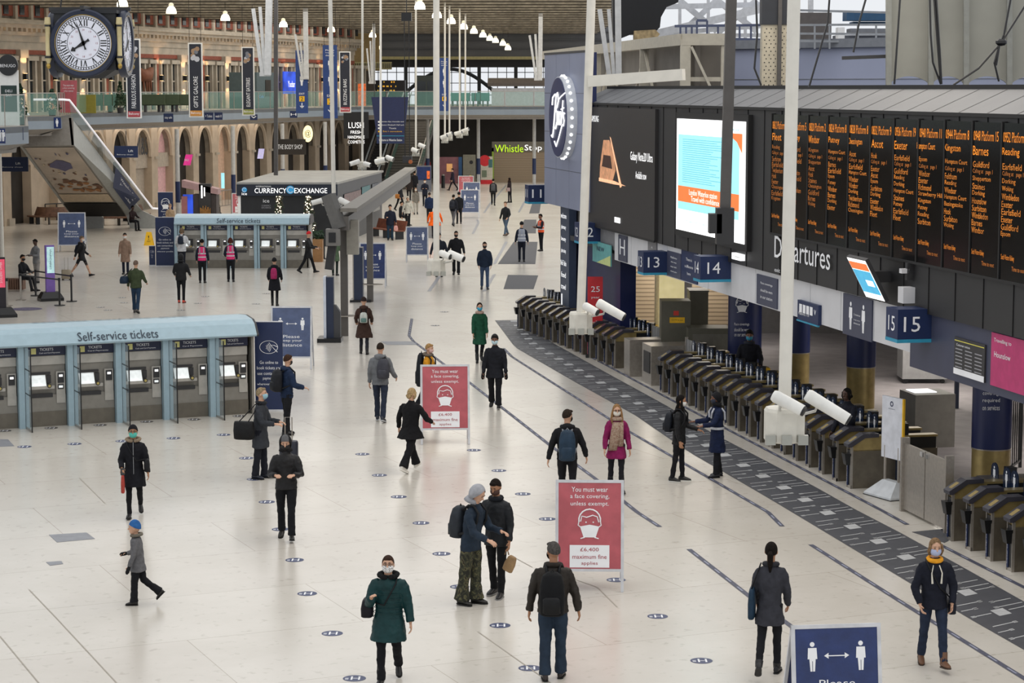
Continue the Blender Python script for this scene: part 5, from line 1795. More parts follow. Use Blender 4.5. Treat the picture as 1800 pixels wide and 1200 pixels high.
# ---------------- freestanding A-boards ----------------
FRW = M('frame_white', 'c9cbd0', .4)
def aboard(pxc, pyf, wm, hm, kind, lab, rz=0, lift=.31):
    g = G(pxc, pyf)
    t = T('a_frame_board', lab, 'board', (g.x, g.y, 0), rz)
    lean = R(-9)
    mt = Matrix.Rotation(lean, 4, 'X')
    m = RED if kind == 'red' else (NAVYP if kind == 'slate' else NAVYQ)
    z0 = lift
    MB().box(-wm / 2 + .04, wm / 2 - .04, -.012, .012, z0 + .03, hm - .04, m, mt=mt).build('poster', t)
    fr = MB()
    for x in (-wm / 2, wm / 2 - .045):
        fr.box(x, x + .045, -.02, .02, 0, hm, FRW, mt=mt)
    fr.box(-wm / 2, wm / 2, -.022, .022, hm - .045, hm, FRW, mt=mt).box(-wm / 2, wm / 2, -.022, .022, z0, z0 + .04, FRW, mt=mt)
    fr.build('front_frame', t)
    mb = MB()
    yt, zt = mt @ Vector((0, 0, hm - .02)), 0
    for x in (-wm / 2, wm / 2 - .045):
        mb.beam((x + .02, yt.y, yt.z), (x + .02, yt.y + .55, .0), .04, .04, FRW)
    mb.beam((-wm / 2, yt.y + .40, yt.z * .25), (wm / 2, yt.y + .40, yt.z * .25), .04, .04, FRW)
    mb.build('rear_leg_frame', t)
    MB().quad((-wm / 2 + .03, yt.y + .04, yt.z - .05), (wm / 2 - .03, yt.y + .04, yt.z - .05), (wm / 2 - .03, yt.y + .40, yt.z * .27), (-wm / 2 + .03, yt.y + .40, yt.z * .27), m).build('rear_poster', t)
    mb = MB()
    y = -.016
    if kind == 'red':
        for i, l in enumerate(('You must wear', 'a face covering,', 'unless exempt.')):
            mb.text(l, 0, hm * (.915 - .066 * i), wm * [.53, .57, .56][i], .085 if i else .075, y, TXW, mt=mt)
        a = MB()
        maskface(a, 0, hm * .60, .46, y - .004)
        mb.add([mt @ Vector(v) for v in a.v], a.f, TXW)
        mb.build('poster_print', t)
        MB().box(-wm * .29, wm * .29, -.02, -.012, z0 + .06, z0 + .40, TXW, mt=mt).build('white_label', t)
        mb = MB()
        for i, (l, k) in enumerate((('£6,400', .27), ('maximum fine', .50), ('applies', .24))):
            mb.text(l, 0, z0 + .33 - .105 * i, wm * k, .065, -.024, REDL, mt=mt)
        mb.build('label_lettering', t)
    else:
        a = MB()
        hh = .34 if kind != 'big' else .34
        man(a, -wm * .27, hm * .62, hh, y)
        man(a, wm * .27, hm * .62, hh, y)
        a.box(-wm * .12, wm * .12, y - .002, y, hm * .62 + hh * .5, hm * .62 + hh * .5 + .012, TXW)
        for sg in (-1, 1):
            a.add([(sg * wm * .14, y, hm * .62 + hh * .52), (sg * wm * .09, y, hm * .62 + hh * .62), (sg * wm * .09, y, hm * .62 + hh * .42)], [(0, 1, 2)], TXW)
        for i, l in enumerate(('Please', 'keep your', 'distance')):
            a.text(l, 0, hm * .52 - .115 * i, wm * (.4 if i == 0 else .52), .085, y, TXW)
        mb.add([mt @ Vector(v) for v in a.v], a.f, TXW)
        mb.build('poster_print', t)
    return t
aboard(1036, 1040, 1.04, 1.70, 'red', 'near red board reading You must wear a face covering, with a white fine label', R(-2))
aboard(783, 781, 1.06, 1.72, 'red', 'farther red face covering board behind the woman in the black poncho', R(3))
aboard(1474, 1312, 1.07, 1.42, 'blue', 'blue distancing board cut by the bottom edge of the picture', R(7))
aboard(512, 649, 1.12, 1.72, 'slate', 'slate distancing board behind the right end of the near ticket machines', R(0))
aboard(733, 461, .98, 1.58, 'slate', 'slate distancing board left of the middle white camera pole', R(0))
aboard(655, 505, 1.02, 1.72, 'blue', 'deep blue distancing board partly hidden by the two brown grey posts', R(0))
aboard(826, 383, 1.10, 1.68, 'slate', 'slate distancing board in the far centre, in front of its twin', R(0))
aboard(829, 366, 1.10, 1.68, 'slate', 'slate distancing board just behind its twin in the far centre', R(0))
aboard(819, 352, 1.05, 1.68, 'red', 'distant red face covering board beside the slate pair', R(0))
aboard(126, 443, 1.28, 1.86, 'slate', 'slate distancing board in front of the curved wooden benches', R(4))
aboard(421, 384, .85, 1.5, 'red', 'narrow red board left of the currency exchange booth', R(10))
# navy upright banners by the machines
def upright(px, pyf, w_, h_, lines, lab, icon, d=None):
    g = G(px, pyf)
    t = T('upright_banner', lab, 'banner', (g.x, g.y, 0))
    MB().box(-w_ / 2, w_ / 2, -.03, .03, .04, h_, NAVY).build('banner_panel', t)
    MB().box(-w_ / 2 - .015, w_ / 2 + .015, -.05, .05, 0, .04, FRW).box(-w_ / 2 - .01, w_ / 2 + .01, -.035, .035, h_, h_ + .02, FRW).build('banner_frame', t)
    mb = MB()
    zc = h_ * .72
    if icon == 'card':
        r_ = w_ * .33
        mb.disc((0, -.034, zc), r_, 32, TXW, ri=r_ * .94, ry=r_ * .72)
        for k in range(4):
            q = r_ * (.22 + .15 * k)
            mb.disc((-r_ * .45, -.036, zc), q + r_ * .05, 12, TXW, a0=R(-45), a1=R(45), ri=q)
        mb.tube([(r_ * .95, -.036, zc - r_ * .55), (r_ * .5, -.036, zc - r_ * .1), (r_ * .25, -.036, zc + r_ * .25), (r_ * .6, -.036, zc + r_ * .2), (r_ * 1.0, -.036, zc)], r_ * .035, 5, TXW)
    else:
        maskface(mb, 0, zc, w_ * .75, -.036)
    for i, l in enumerate(lines):
        mb.text(l, 0, h_ * .55 - i * h_ * .062, w_ * min(.86, .055 * len(l)), h_ * .035, -.034, TXW)
    mb.build('banner_print', t)
cl = ['Go online to', 'book tickets and', 'use contactless', 'payments', 'wherever possible']
upright(474, 722, .66, 2.12, cl, 'navy contactless payment banner beside the near ticket machines', 'card')
upright(291, 468, .80, 2.1, cl, 'navy contactless payment banner beside the far ticket machines', 'card')
upright(292, 412, .78, 2.2, ['Please wear', 'a face', 'covering'], 'navy face covering banner behind the far contactless banner', 'mask')
upright(268, 467, .26, .85, ['Please', 'keep', 'left'], 'short narrow navy banner left of the far contactless banner', 'card')
g = G(262, 431)
t = T('wet_floor_sign', 'yellow wet floor sign left of the far contactless banner', 'sign', (g.x, g.y, 0))
MB().rings([[(-.24, -.1, 0), (.24, -.1, 0), (.24, -.08, 0), (-.24, -.08, 0)], [(-.12, 0, .65), (.12, 0, .65), (.12, .02, .65), (-.12, .02, .65)]], YEL).build('front_leaf', t)
MB().rings([[(-.24, .14, 0), (.24, .14, 0), (.24, .12, 0), (-.24, .12, 0)], [(-.12, .05, .65), (.12, .05, .65), (.12, .03, .65), (-.12, .03, .65)]], YEL).build('rear_leaf', t)
MB().text('!', 0, .38, .05, .2, -.07, BLACK).text('WET', 0, .2, .2, .05, -.09, BLACK).build('leaf_lettering', t)

# ---------------- camera poles ----------------
CAMW = M('camera_housing_white', 'dcdcd8', .4)
def campole(pt, pb, d, bw, bh, cams, lab, r_=.07, base=True):
    top, bot = P(pt[0], pt[1], d), P(pb[0], pb[1], d)
    t = T('camera_pole', lab, 'camera pole', tuple(bot))
    q = top - bot
    q = q * (((12.8 if d > 100 else 13.0) - bot.z) / q.z)
    MB().cyl((0, 0, 0), q, r_, n=12, m=POST).build('pole', t, smooth='auto')
    if bw:
        MB().rings([[(bw / 2 * sx_ * f, bw / 2 * sy_ * f, z) for sx_, sy_ in ((-1, -.5), (-.5, -1), (.5, -1), (1, -.5), (1, .5), (.5, 1), (-.5, 1), (-1, .5))] for z, f in ((-bh, .8), (-bh * .95, 1), (-.03, 1), (0, .9))], M('camera_box_paint', 'cfccc2', .5)).build('camera_box', t)
        for k in (-1, 0, 1):
            MB().box(k * bw * .42 - bw * .13, k * bw * .42 + bw * .13, -bw * .62, -bw * .45, -bh, -bh * .72, M('lamp_lens_grey', '9c9d96', .3)).build('floodlight', t)
    for a, b, rr in cams:
        A_, B_ = P(a[0], a[1], d) - bot, P(b[0], b[1], d) - bot
        A_ += Vector((0, -.25, 0))
        B_ += Vector((0, -.35, 0))
        dr = (B_ - A_).normalized()
        f = MB().cyl(A_, B_, rr, rr * .92, 12, CAMW).cyl(B_, B_ + dr * .02, rr * .8, n=12, m=BLACK).cyl(A_ - dr * .03, A_, rr * .8, rr, 12, CAMW).build('camera', t, smooth='auto')
        MB().tube([A_.lerp(B_, .25), A_.lerp(B_, .2) + Vector((0, .1, -rr * 1.8)), (0, -.05, -.1)], rr * .22, 6, M('bracket_pale', 'b9b8b2', .5)).build('camera_arm', f)
    return t
campole((1040, -20), (1021, 548), 34, .36, .34, [((1028, 535), (1048, 545), .065), ((1052, 530), (1094, 553), .075)], 'white ceiling hung camera pole with long camera above the far gates')
campole((1396, -20), (1379, 716), 20, .36, .32, [((1358, 690), (1402, 712), .06), ((1416, 689), (1480, 727), .062)], 'nearest white camera pole with long camera above the middle gates', .06)
campole((767, -20), (767, 455), 44, .36, .33, [((776, 443), (792, 449), .07), ((791, 444), (815, 453), .08)], 'white camera pole in the centre with cameras pointing right', .065)
campole((580, -20), (587, 358), 70, .38, .36, [((572, 350), (549, 356), .09), ((598, 350), (617, 359), .10)], 'white camera pole in front of the brown grey gantry', .07)
for k, (x, yb, d, cams, lab) in enumerate((
    (637, 284, 96, [((632, 283), (616, 288), .11), ((641, 287), (652, 290), .11)], 'slim white camera pole left of the far stairs'),
    (669, 276, 100, [((661, 284), (678, 280), .13), ((680, 276), (692, 280), .12)], 'slim white camera pole in front of the far stairs'),
    (731, 262, 110, [((725, 262), (735, 266), .12), ((737, 254), (748, 258), .11)], 'slim white camera pole over the upper far stairs'),
    (782, 240, 118, [((776, 242), (786, 238), .12)], 'first of four slim far poles right of the centre pole'),
    (790, 236, 122, [((784, 238), (795, 234), .12)], 'second of four slim far poles right of the centre pole'),
    (808, 232, 128, [((800, 235), (812, 232), .12)], 'third of four slim far poles right of the centre pole'),
    (818, 228, 134, [((812, 231), (824, 226), .12)], 'fourth of four slim far poles right of the centre pole'))):
    campole((x, -20), (x, yb), d, .35, .35, cams, lab, .05)
# white arm on the tall pole
a, b = P(1036, 143, 33.9), P(1202, 131, 33)
o = MB().beam((0, 0, 0), b - a, .1, .17, POST).build('pole_arm', loc=a)
tag(o, 'long white horizontal arm crossing in front of the cream steel frame', 'arm')
# dark poles
def darkpole(pt, pb, d, r_, lab, box=None):
    top, bot = P(pt[0], pt[1], d), P(pb[0], pb[1], d)
    t = T('dark_pole', lab, 'pole', tuple(bot))
    q = top - bot
    MB().beam((0, 0, 0), q * ((13.2 - bot.z) / q.z), r_ * 2, r_ * 2, M('brown_grey_paint', '4a4745', .5)).build('pole', t)
    if box:
        for (x0_, x1_, z0_, z1_) in box:
            MB().box(x0_, x1_, -.16, .1, z0_, z1_, M('equipment_black', '232325', .5)).build('equipment_box', t)
    return t
darkpole((1286, -20), (1273, 428), 30, .07, 'dark pole with black equipment boxes in front of the lit white screen', [(-.12, .12, 0, .5), (-.22, -.05, .15, .42)])
darkpole((485, -20), (485, 308), 100, .09, 'brown grey pole left of the exit 2 banners')
p = P(716, 280, 95)
t = T('twin_rod_hanger', 'twin black rods carrying a round camera over the far stairs', 'hanger', tuple(p))
for x in (-.1, .1):
    MB().cyl((x, 0, 0), (x, 0, 6.0), .02, n=6, m=BLACK).build('rod', t)
MB().box(-.22, .22, -.15, .15, 6.0, 6.35, BLACK).build('top_box', t)
MB().cyl((0, 0, 6.3), (0, 0, 8.2), .02, n=6, m=BLACK).build('top_rod', t)
MB().box(-.2, .2, -.15, .15, -.15, .15, DGREY).cyl((.15, -.2, -.1), (.15, -.3, -.1), .09, n=12, m=M('orange_ring', 'b06030', .5)).build('camera_unit', t)

# ---------------- station clock ----------------
c = P(147, 76, 66)
t = T('station_clock', 'big four faced hanging clock with navy rims and roman numerals', 'clock', (c.x, c.y + 1.1, c.z))
CN = M('clock_navy', '16223c', .35)
DIAL = M('clock_dial', 'd3d6e2', .4, emit=.22, var=.02)
GOLD = M('clock_gilt', 'b89a4e', .35, .6)
MB().box(-.92, .92, -.92, .92, -.8, .9, M('clock_body_dark', '1a1d22', .5)).box(-1.0, 1.0, -1.0, 1.0, .9, 1.0, M('clock_body_dark')).build('clock_body', t)
ROM = ['XII', 'I', 'II', 'III', 'IIII', 'V', 'VI', 'VII', 'VIII', 'IX', 'X', 'XI']
def clock_face(rz):
    mt = Matrix.Rotation(rz, 4, 'Z')
    def X(mb, fn):
        a = MB()
        fn(a)
        for f, k in zip(a.f, a.m):
            pass
        o_ = len(mb.v)
        mb.v += [tuple(mt @ Vector(v)) for v in a.v]
        for f, k in zip(a.f, a.m):
            mb.f.append([i + o_ for i in f])
            mb.m.append(mb.mi(a.mats[k]))
    def rim(a):
        n = 48
        prof = [(1.02, -.95), (1.03, -1.12), (.98, -1.18), (.86, -1.16), (.83, -1.10)]
        a.rings([[(r_ * math.cos(2 * pi * i / n), y, r_ * math.sin(2 * pi * i / n)) for i in range(n)] for r_, y in prof], CN)
    mb = MB()
    X(mb, rim)
    r1 = mb.build('face_rim', t, smooth='auto')
    mb = MB()
    X(mb, lambda a: a.prism([(.83 * math.cos(2 * pi * i / 48), -1.08, .83 * math.sin(2 * pi * i / 48)) for i in range(48)], (0, -.035, 0), DIAL))
    dl = mb.build('dial', t)
    mb = MB()
    def marks(a):
        a.disc((0, -1.19, 0), .86, 48, GOLD, ri=.845)
        y = -1.12
        a.disc((0, y, 0), .805, 48, BLACK, ri=.79)
        a.disc((0, y, 0), .735, 48, BLACK, ri=.72)
        a.disc((0, y, 0), .50, 48, BLACK, ri=.485)
        for i in range(60):
            q = 2 * pi * i / 60
            ca, sa = math.cos(q), math.sin(q)
            ca2, sa2 = math.cos(q + .035), math.sin(q + .035)
            a.quad((.73 * sa, y - .001, .73 * ca), (.73 * sa2, y - .001, .73 * ca2), (.80 * sa2, y - .001, .80 * ca2), (.80 * sa, y - .001, .80 * ca), BLACK)
        for i, rmn in enumerate(ROM):
            th = -2 * pi * i / 12
            m_ = Matrix.Rotation(-th, 4, 'Y')
            wn_ = {'I': .05, 'V': .13, 'X': .13}
            tot = sum(wn_[ch] for ch in rmn) + .025 * (len(rmn) - 1)
            x = -tot / 2
            for ch in rmn:
                w0_ = wn_[ch]
                z0, z1 = .515, .70
                def st(xa, xb_, th_):
                    a.add([m_ @ Vector(v) for v in ((xa - th_, y - .002, z0), (xa + th_, y - .002, z0), (xb_ + th_, y - .002, z1), (xb_ - th_, y - .002, z1))], [(0, 1, 2, 3)], BLACK)
                if ch == 'I':
                    st(x + w0_ / 2, x + w0_ / 2, .017)
                elif ch == 'V':
                    st(x + w0_ / 2, x + .02, .017)
                    st(x + w0_ / 2, x + w0_ - .02, .010)
                else:
                    st(x + .02, x + w0_ - .02, .010)
                    st(x + w0_ - .02, x + .02, .017)
                x += w0_ + .025
            tx = str((i + 12) if i else 24)
            a.text(tx, .40 * math.sin(-th), .40 * math.cos(th), .07, .055, y - .002, M('faint_red', '9a5c62', .6))
    X(mb, marks)
    mb.build('numerals', dl)
    def hand(L, w_, ang, tail):
        mb = MB()
        m_ = mt @ Matrix.Rotation(ang, 4, 'Y')
        pts = [(-w_ * .6, -tail), (w_ * .6, -tail), (w_ * .35, -tail * .5), (w_ * .8, -.02), (w_ * .8, .04), (w_ * .35, L * .5), (w_ * .35, L * .66), (w_ * 1.1, L * .74) if L < .5 else (w_ * .3, L * .74), (0, L), (-w_ * 1.1, L * .74) if L < .5 else (-w_ * .3, L * .74), (-w_ * .35, L * .66), (-w_ * .35, L * .5), (-w_ * .8, .04), (-w_ * .8, -.02), (-w_ * .35, -tail * .5)]
        mb.prism([m_ @ Vector((x, -1.14, z)) for x, z in pts], mt @ Vector((0, -.015, 0)), BLACK)
        return mb
    hand(.46, .075, R((7 + 57 / 60) * 30), .2).build('hour_hand', dl)
    hand(.70, .05, R(57 * 6), .2).build('minute_hand', dl)
for k in range(4):
    clock_face(k * pi / 2)
CRM2 = M('clock_cream_column', 'c7b98c', .5)
for sx_ in (-1, 1):
    for sy_ in (-1, 1):
        mb = MB()
        for z, r_, m in ((-.95, .05, BRASS),):
            pass
        mb.tube([(sx_ * 1.08, sy_ * 1.08, z) for z in (-.62, -.45, -.42, .55, .58, .78)], [.04, .1, .075, .075, .1, .08], 12, CRM2)
        mb.tube([(sx_ * 1.08, sy_ * 1.08, z) for z in (-.45, -.38)], .11, 12, BLACK)
        mb.tube([(sx_ * 1.08, sy_ * 1.08, z) for z in (.5, .55)], .095, 12, BLACK)
        mb.ell((sx_ * 1.08, sy_ * 1.08, -.68), .07, .07, .09, GOLD)
        mb.build('corner_column', t, smooth='auto')
MB().rings([[(x * .9, y * .9, -.8) for x, y in ((-1, -1), (1, -1), (1, 1), (-1, 1))], [(x * .45, y * .45, -1.05) for x, y in ((-1, -1), (1, -1), (1, 1), (-1, 1))]], M('clock_body_dark')).build('clock_underside', t)
MB().box(-1.25, 1.25, -.06, .06, 1.0, 1.12, DGREY).box(-.06, .06, -1.25, 1.25, 1.0, 1.12, DGREY).build('crown_beam', t)
for x in (-.9, .9):
    MB().cyl((x, 0, 1.1), (x * .4, 0, 5), .025, n=6, m=DGREY).build('suspension_rod', t)

# ---------------- structures above the departures wall ----------------
LAV = M('lavender_grey_cladding', 'a2a9c2', .6, var=.04, scale=.5)
mb = MB()
a, b = P(1190, 100, 66), P(1562, 100, 58)
mb.prism([(a.x, a.y, 4), (b.x + 14, b.y - 9, 4), (b.x + 14, b.y - 9, 8.75), (a.x, a.y, 8.75)], (.2, .4, 0), LAV)
mb.prism([(a.x, a.y - .2, 8.75), (b.x + 14, b.y - 9.2, 8.75), (b.x + 14, b.y - 9.2, 9.0), (a.x, a.y - .2, 9.0)], (.2, .6, 0), M('grey_parapet', '7c8088', .6))
mb.prism([(a.x, a.y - .02, 7.85), (b.x + 14, b.y - 9.02, 7.85), (b.x + 14, b.y - 9.02, 7.87), (a.x, a.y - .02, 7.87)], (0, .02, 0), M('grey_parapet'))
mb.build('wall_upper', kind='structure')
# cream steel frame
FR = M('cream_frame_paint', 'bcb5a5', .55, var=.06)
CEM = M('cement_panel', '7c766e', .8, var=.1, scale=1)
t = T('rooftop_structure', 'cream painted steel frame with grey panels above the dark phone screen', 'frame', (0, 0, 0))
a0, a1 = Vector((1.4, 90, 0)), Vector((P(1205, 70, 61).x, 61, 0))
mb = MB()
zt = 8.95
for f0, f1 in ((.25, .52), (.52, .75), (.75, 1)):
    p, q = a0.lerp(a1, f0), a0.lerp(a1, f1)
    mb.prism([(p.x + .3, p.y + .3, 7.2), (q.x + .3, q.y + .3, 7.2), (q.x + .3, q.y + .3, zt), (p.x + .3, p.y + .3, zt)], (.15, .1, 0), CEM)
a2 = P(1275, 70, 61)
mb.box(a1.x, a2.x, 61.5, 61.7, 7.2, zt - .1, CEM)
mb.build('infill_panels', t)
MB().beam((a0.x, a0.y, zt), (a1.x, a1.y, zt), .3, .32, FR).build('top_beam', t)
MB().beam((a1.x - .1, 61, zt), (a2.x, 61, zt), .3, .32, FR).build('top_beam', t)
MB().beam((a1.x, 61, 7.85), (a2.x, 61, 7.85), .15, .12, FR).build('mid_beam', t)
for f in (.3, .46, .56, .78, 1.0):
    p = a0.lerp(a1, f)
    MB().box(p.x - .14, p.x + .14, p.y - .14, p.y + .14, 6.6, zt, FR).build('frame_post', t)
MB().box(a2.x - .12, a2.x + .12, 60.9, 61.1, 6.6, zt, FR).build('frame_post', t)
for f, g_ in ((.56, .50), (.56, .62), (.78, .72), (.78, .84)):
    p, q = a0.lerp(a1, f), a0.lerp(a1, g_)
    MB().beam((p.x, p.y - .1, zt - .2), (q.x, q.y - .1, 7.3), .07, .07, FR).build('brace', t)
MB().beam((a1.x + .15, 60.8, zt - .2), (a1.x + .85, 60.8, 7.3), .07, .07, FR).build('brace', t)
# dark arched roof end and truss
t = T('roof_truss', 'pale steel roof truss with diagonal bracing against the bright sky', 'truss', (0, 0, 0))
def TP(px, py, d=86):
    return P(px, py, d)
for n__, (x0_, y0_, x1_, y1_, w_) in enumerate(((1150, 60, 1345, 14, .3), (1160, 12, 1345, 8, .2), (1150, 60, 1345, 45, .18), (1180, 62, 1345, 62, .15), (1194, 0, 1260, 55, .22), (1260, 0, 1200, 55, .22), (1260, 0, 1330, 55, .22), (1330, 0, 1262, 58, .22), (1195, 0, 1195, 62, .12), (1245, 0, 1245, 70, .12), (1310, 0, 1310, 70, .12), (1400, 0, 1345, 30, .2), (1345, 0, 1400, 26, .2), (1425, 0, 1425, 60, .2))):
    MB().beam(TP(x0_, y0_, 86 + .31 * n__), TP(x1_, y1_, 86 + .31 * n__), w_, w_, M('truss_white', 'c9ccd2', .5)).build('truss_member', t)
t = T('blue_railing', 'slim blue grey railing on the flat roof above the cream frame', 'railing', (0, 0, 0))
RL = M('railing_blue_grey', '4e5670', .5)
rr0 = TP(1186, 46, 70)
for (x0_, y0_, x1_, y1_) in ((1186, 46, 1345, 44), (1186, 66, 1345, 70), (1225, 36, 1243, 36)):
    MB().beam(TP(x0_, y0_, 70), TP(x1_, y1_, 70), .08, .08, RL).build('rail', t)
for x in (1196, 1206, 1216, 1225, 1243, 1262, 1300, 1320):
    MB().beam(TP(x, 36 if x in (1225, 1243) else 46, 70), TP(x, 72, 70), .06, .06, RL).build('rail_post', t)
t = T('roof_end_arch', 'black riveted arched roof end above the struts', 'arch', (0, 0, 0))
mb = MB()
pts = [(1078, -30), (1200, -30), (1192, 4), (1172, 12), (1162, 30), (1160, 48), (1148, 60), (1110, 60), (1085, 70), (1078, 60)]
mb.prism([P(x, y, 82) for x, y in pts], (0, 1.5, 0), M('black_ironwork', '17181c', .7))
mb.build('arch_plate', t)
mb = MB().prism([P(x, y, 81.5) for x, y in ((1115, 54), (1152, 52), (1160, 60), (1150, 72), (1115, 76))], (0, .8, 0), M('riveted_rust_cream', 'a08c68', .7, var=.3))
mb.build('riveted_foot', t)
# riveted column
p = P(1365, 150, 52)
t = T('riveted_column', 'cream riveted steel column with rows of holes above the displays', 'column', (p.x, 52, 7.0))
MB().box(-.38, .38, -.2, .2, 0, 5, M('column_cream', 'b3ab98', .6, var=.08)).build('column_plate', t)
MB().box(-.4, .4, -.24, .24, 2.1, 5, M('dark_head', '23272f', .6)).build('column_head', t)
mb = MB()
for i in range(22):
    for x in (-.3, -.19, -.08, .12, .22, .32):
        mb.disc((x + (.02 if i % 2 else -.02), -.203, .15 + i * .088), .016, 6, BLACK)
mb.build('rivet_holes', t)
MB().box(-.02, .07, -.3, -.2, .1, 5, M('brown_grey_paint')).build('front_pipe', t)
# plant on the flat roof (blue machinery, railings, grey block)
t = T('rooftop_machinery', 'blue steel gantry and grey ducts on the flat roof behind the railings', 'machinery', (0, 0, 0))
d = 66
def bx(x0_, y0_, x1_, y1_, m, nm, dd=0, th=.8):
    a, b = P(x0_, y1_, d + dd), P(x1_, y0_, d + dd)
    MB().box(a.x, b.x, a.y, a.y + th, a.z, b.z, m).build(nm, t)
bx(1398, 22, 1462, 84, M('grey_brown_block', '5b5654', .7), 'grey_block', 2)
bx(1488, 20, 1565, 36, M('deep_blue_steel', '1f4a6c', .5), 'blue_girder')
bx(1500, 38, 1565, 44, M('deep_blue_steel'), 'blue_girder', .5)
bx(1495, 50, 1565, 57, M('duct_grey', '6f7278', .5), 'grey_duct')
bx(1470, 62, 1565, 70, M('duct_grey'), 'grey_duct', 1)
bx(1473, 48, 1485, 68, WHITE, 'white_unit', -.5, .5)
bx(1400, -40, 1565, 22, M('truss_white'), 'white_beam', 6, .3) if False else None
for (x0_, y0_, x1_, y1_) in ((1400, 44, 1560, 43), (1400, 59, 1560, 60), (1400, 72, 1560, 74), (1400, 18, 1560, 22)):
    MB().beam(P(x0_, y0_, 62), P(x1_, y1_, 62), .06, .06, M('galvanised', '8e9298', .5)).build('rail', t)
for x in (1405, 1432, 1458, 1508, 1540):
    MB().beam(P(x, 42, 62), P(x, 86, 62), .05, .05, M('galvanised')).build('rail_post', t)
# sheeted screen of the upper right
t = T('sheeted_screen', 'pale grey sheeted screen with scalloped lower edge and posts at upper right', 'screen', (0, 0, 0))
SHT = M('sheet_grey', '9c9b92', .8, var=.08, scale=.8, bump=.3)
d = 50
for (xa_, xb_) in ((1562, 1635), (1637, 1696), (1700, 1772), (1776, 1850), (1852, 1925)):
    pts = [P(xa_, -60, d), P(xb_, -60, d), P(xb_, 149, d)]
    for k in range(1, 10):
        f = k / 10
        pts.append(P(xb_ + (xa_ - xb_) * f, 149 - 15 * math.sin(pi * f) ** .7, d))
    pts.append(P(xa_, 149, d))
    MB().prism(pts, (0, .06, 0), SHT).build('sheet', t)
for x in (1562, 1636, 1698, 1774, 1851):
    MB().beam(P(x, -60, d - .2), P(x, 150, d - .2), .12, .12, M('post_grey', '8b8c86', .5)).build('sheet_post', t)
t = T('hanging_cables', 'black cables hanging in front of the sheeted screen at upper right', 'cable', (0, 0, 0))
for pts in ([(1460, -30), (1455, 40), (1422, 153)], [(1584, -30), (1578, 60), (1572, 148)], [(1634, -30), (1636, 60), (1640, 110), (1654, 148)], [(1640, -30), (1650, 100), (1654, 148)], [(1644, -30), (1652, 90), (1655, 148)], [(1812, -6), (1760, 75), (1720, 120), (1676, 149)], [(1782, -30), (1765, 60), (1757, 78)], [(1757, 78), (1748, 110), (1756, 143)], [(1757, 78), (1751, 115)], [(1530, -30), (1510, 40), (1500, 92)], [(1329, 0), (1331, 60), (1326, 120), (1338, 150)]):
    MB().tube([P(x, y, 44) for x, y in pts], .022, 5, BLACK).build('cable', t)
MB().ell(P(1760, 74, 44), .12, .08, .08, BLACK, 8, 6).build('cable_knot', t)
a, b = P(1480, 102, 50), P(1558, 99, 50)
tag(MB().beam((0, 0, 0), b - a, .05, .08, DGREY).build('steel_boom', loc=a), 'short dark boom in front of the lavender upper wall', 'boom')

# ---------------- gantry with brown grey posts ----------------
GB = M('brown_grey_cladding', '5a5652', .5, var=.05)
g1, g2 = G(606, 590), G(651, 530)
t = T('display_gantry', 'brown grey overhead display gantry on two square posts', 'gantry', (g1.x, g1.y, 0))
v2 = g2 - g1
for v_ in (Vector((0, 0, 0)), v2):
    MB().box(v_.x - .11, v_.x + .11, v_.y - .11, v_.y + .11, 0, 3.35, GB).build('gantry_post', t)
    MB().tube([(v_.x + .45 * math.cos(a_), v_.y + .18 * math.sin(a_), .62) for a_ in [2 * pi * k / 20 for k in range(21)]], .02, 6, STEEL).build('hoop_rail', t)
dv = v2.normalized()
bA, bB = -dv * 1.2, v2 + dv * 22
MB().beam(bA + Vector((0, 0, 3.55)), bB + Vector((0, 0, 3.55)), .5, .42, GB).build('main_beam', t)
MB().beam(bA + Vector((.25, 0, 3.95)), bB + Vector((.25, 0, 3.95)), .5, .12, M('beam_top_grey', '77736c', .6)).build('top_cover', t)
MB().beam(bA + Vector((.0, -.05, 3.4)), bA + Vector((-.36, .1, 4.4)), .34, .34, M('equipment_grey', '5c5b59', .5)).build('display_back', t)
MB().box(-.46, -.22, -1.2, -.7, 2.1, 3.5, M('equipment_dark', '2a2a2c', .5), mt=Matrix.Translation((0, 0, 2.4)) @ Matrix.Rotation(R(8), 4, 'Y') @ Matrix.Translation((0, 0, -2.4))).build('display_unit', t)
MB().box(-.42, .0, -1.6, -1.2, 2.9, 3.4, M('camera_grey', '6d6b68', .5)).box(-.33, -.12, -1.62, -1.59, 3.0, 3.3, BLACK).build('sensor_unit', t)
MB().box(.12, .48, -.5, -.1, 2.55, 3.6, M('cabinet_cream_grey', '98948a', .5)).build('control_cabinet', t)
# totem seen edge-on
g = G(580, 600)
t = T('digital_totem', 'tall digital totem seen edge on beside the left gantry post', 'totem', (g.x, g.y, 0))
MB().box(-.36, .36, -.35, .55, 0, .12, BLACK).build('totem_base', t)
MB().box(-.12, .12, -.05, .3, .12, 1.95, M('totem_dark_blue', '1f2b44', .4)).build('totem_body', t)
MB().box(-.18, -.10, -.08, .33, .12, 1.97, M('totem_pale_edge', 'c5ccd8', .3)).build('screen_edge', t)
MB().prism([(.10, -.04, .1), (.32, -.04, .1), (.32, -.04, .9), (.18, -.04, 1.1), (.10, -.04, 1.1)], (0, .3, 0), GREYC).build('rear_housing', t)
g = G(637, 528)
t = T('digital_totem', 'dark information totem between the two gantry posts', 'totem', (g.x - .1, g.y - .3, 0))
MB().box(-.16, .16, -.3, .3, .08, 1.95, M('totem_dark_blue')).build('totem_body', t)
MB().box(-.2, -.16, -.3, .3, .08, 1.95, STEEL).build('totem_edge', t)
MB().box(-.3, .45, -.4, .4, 0, .08, BLACK).build('totem_base', t)

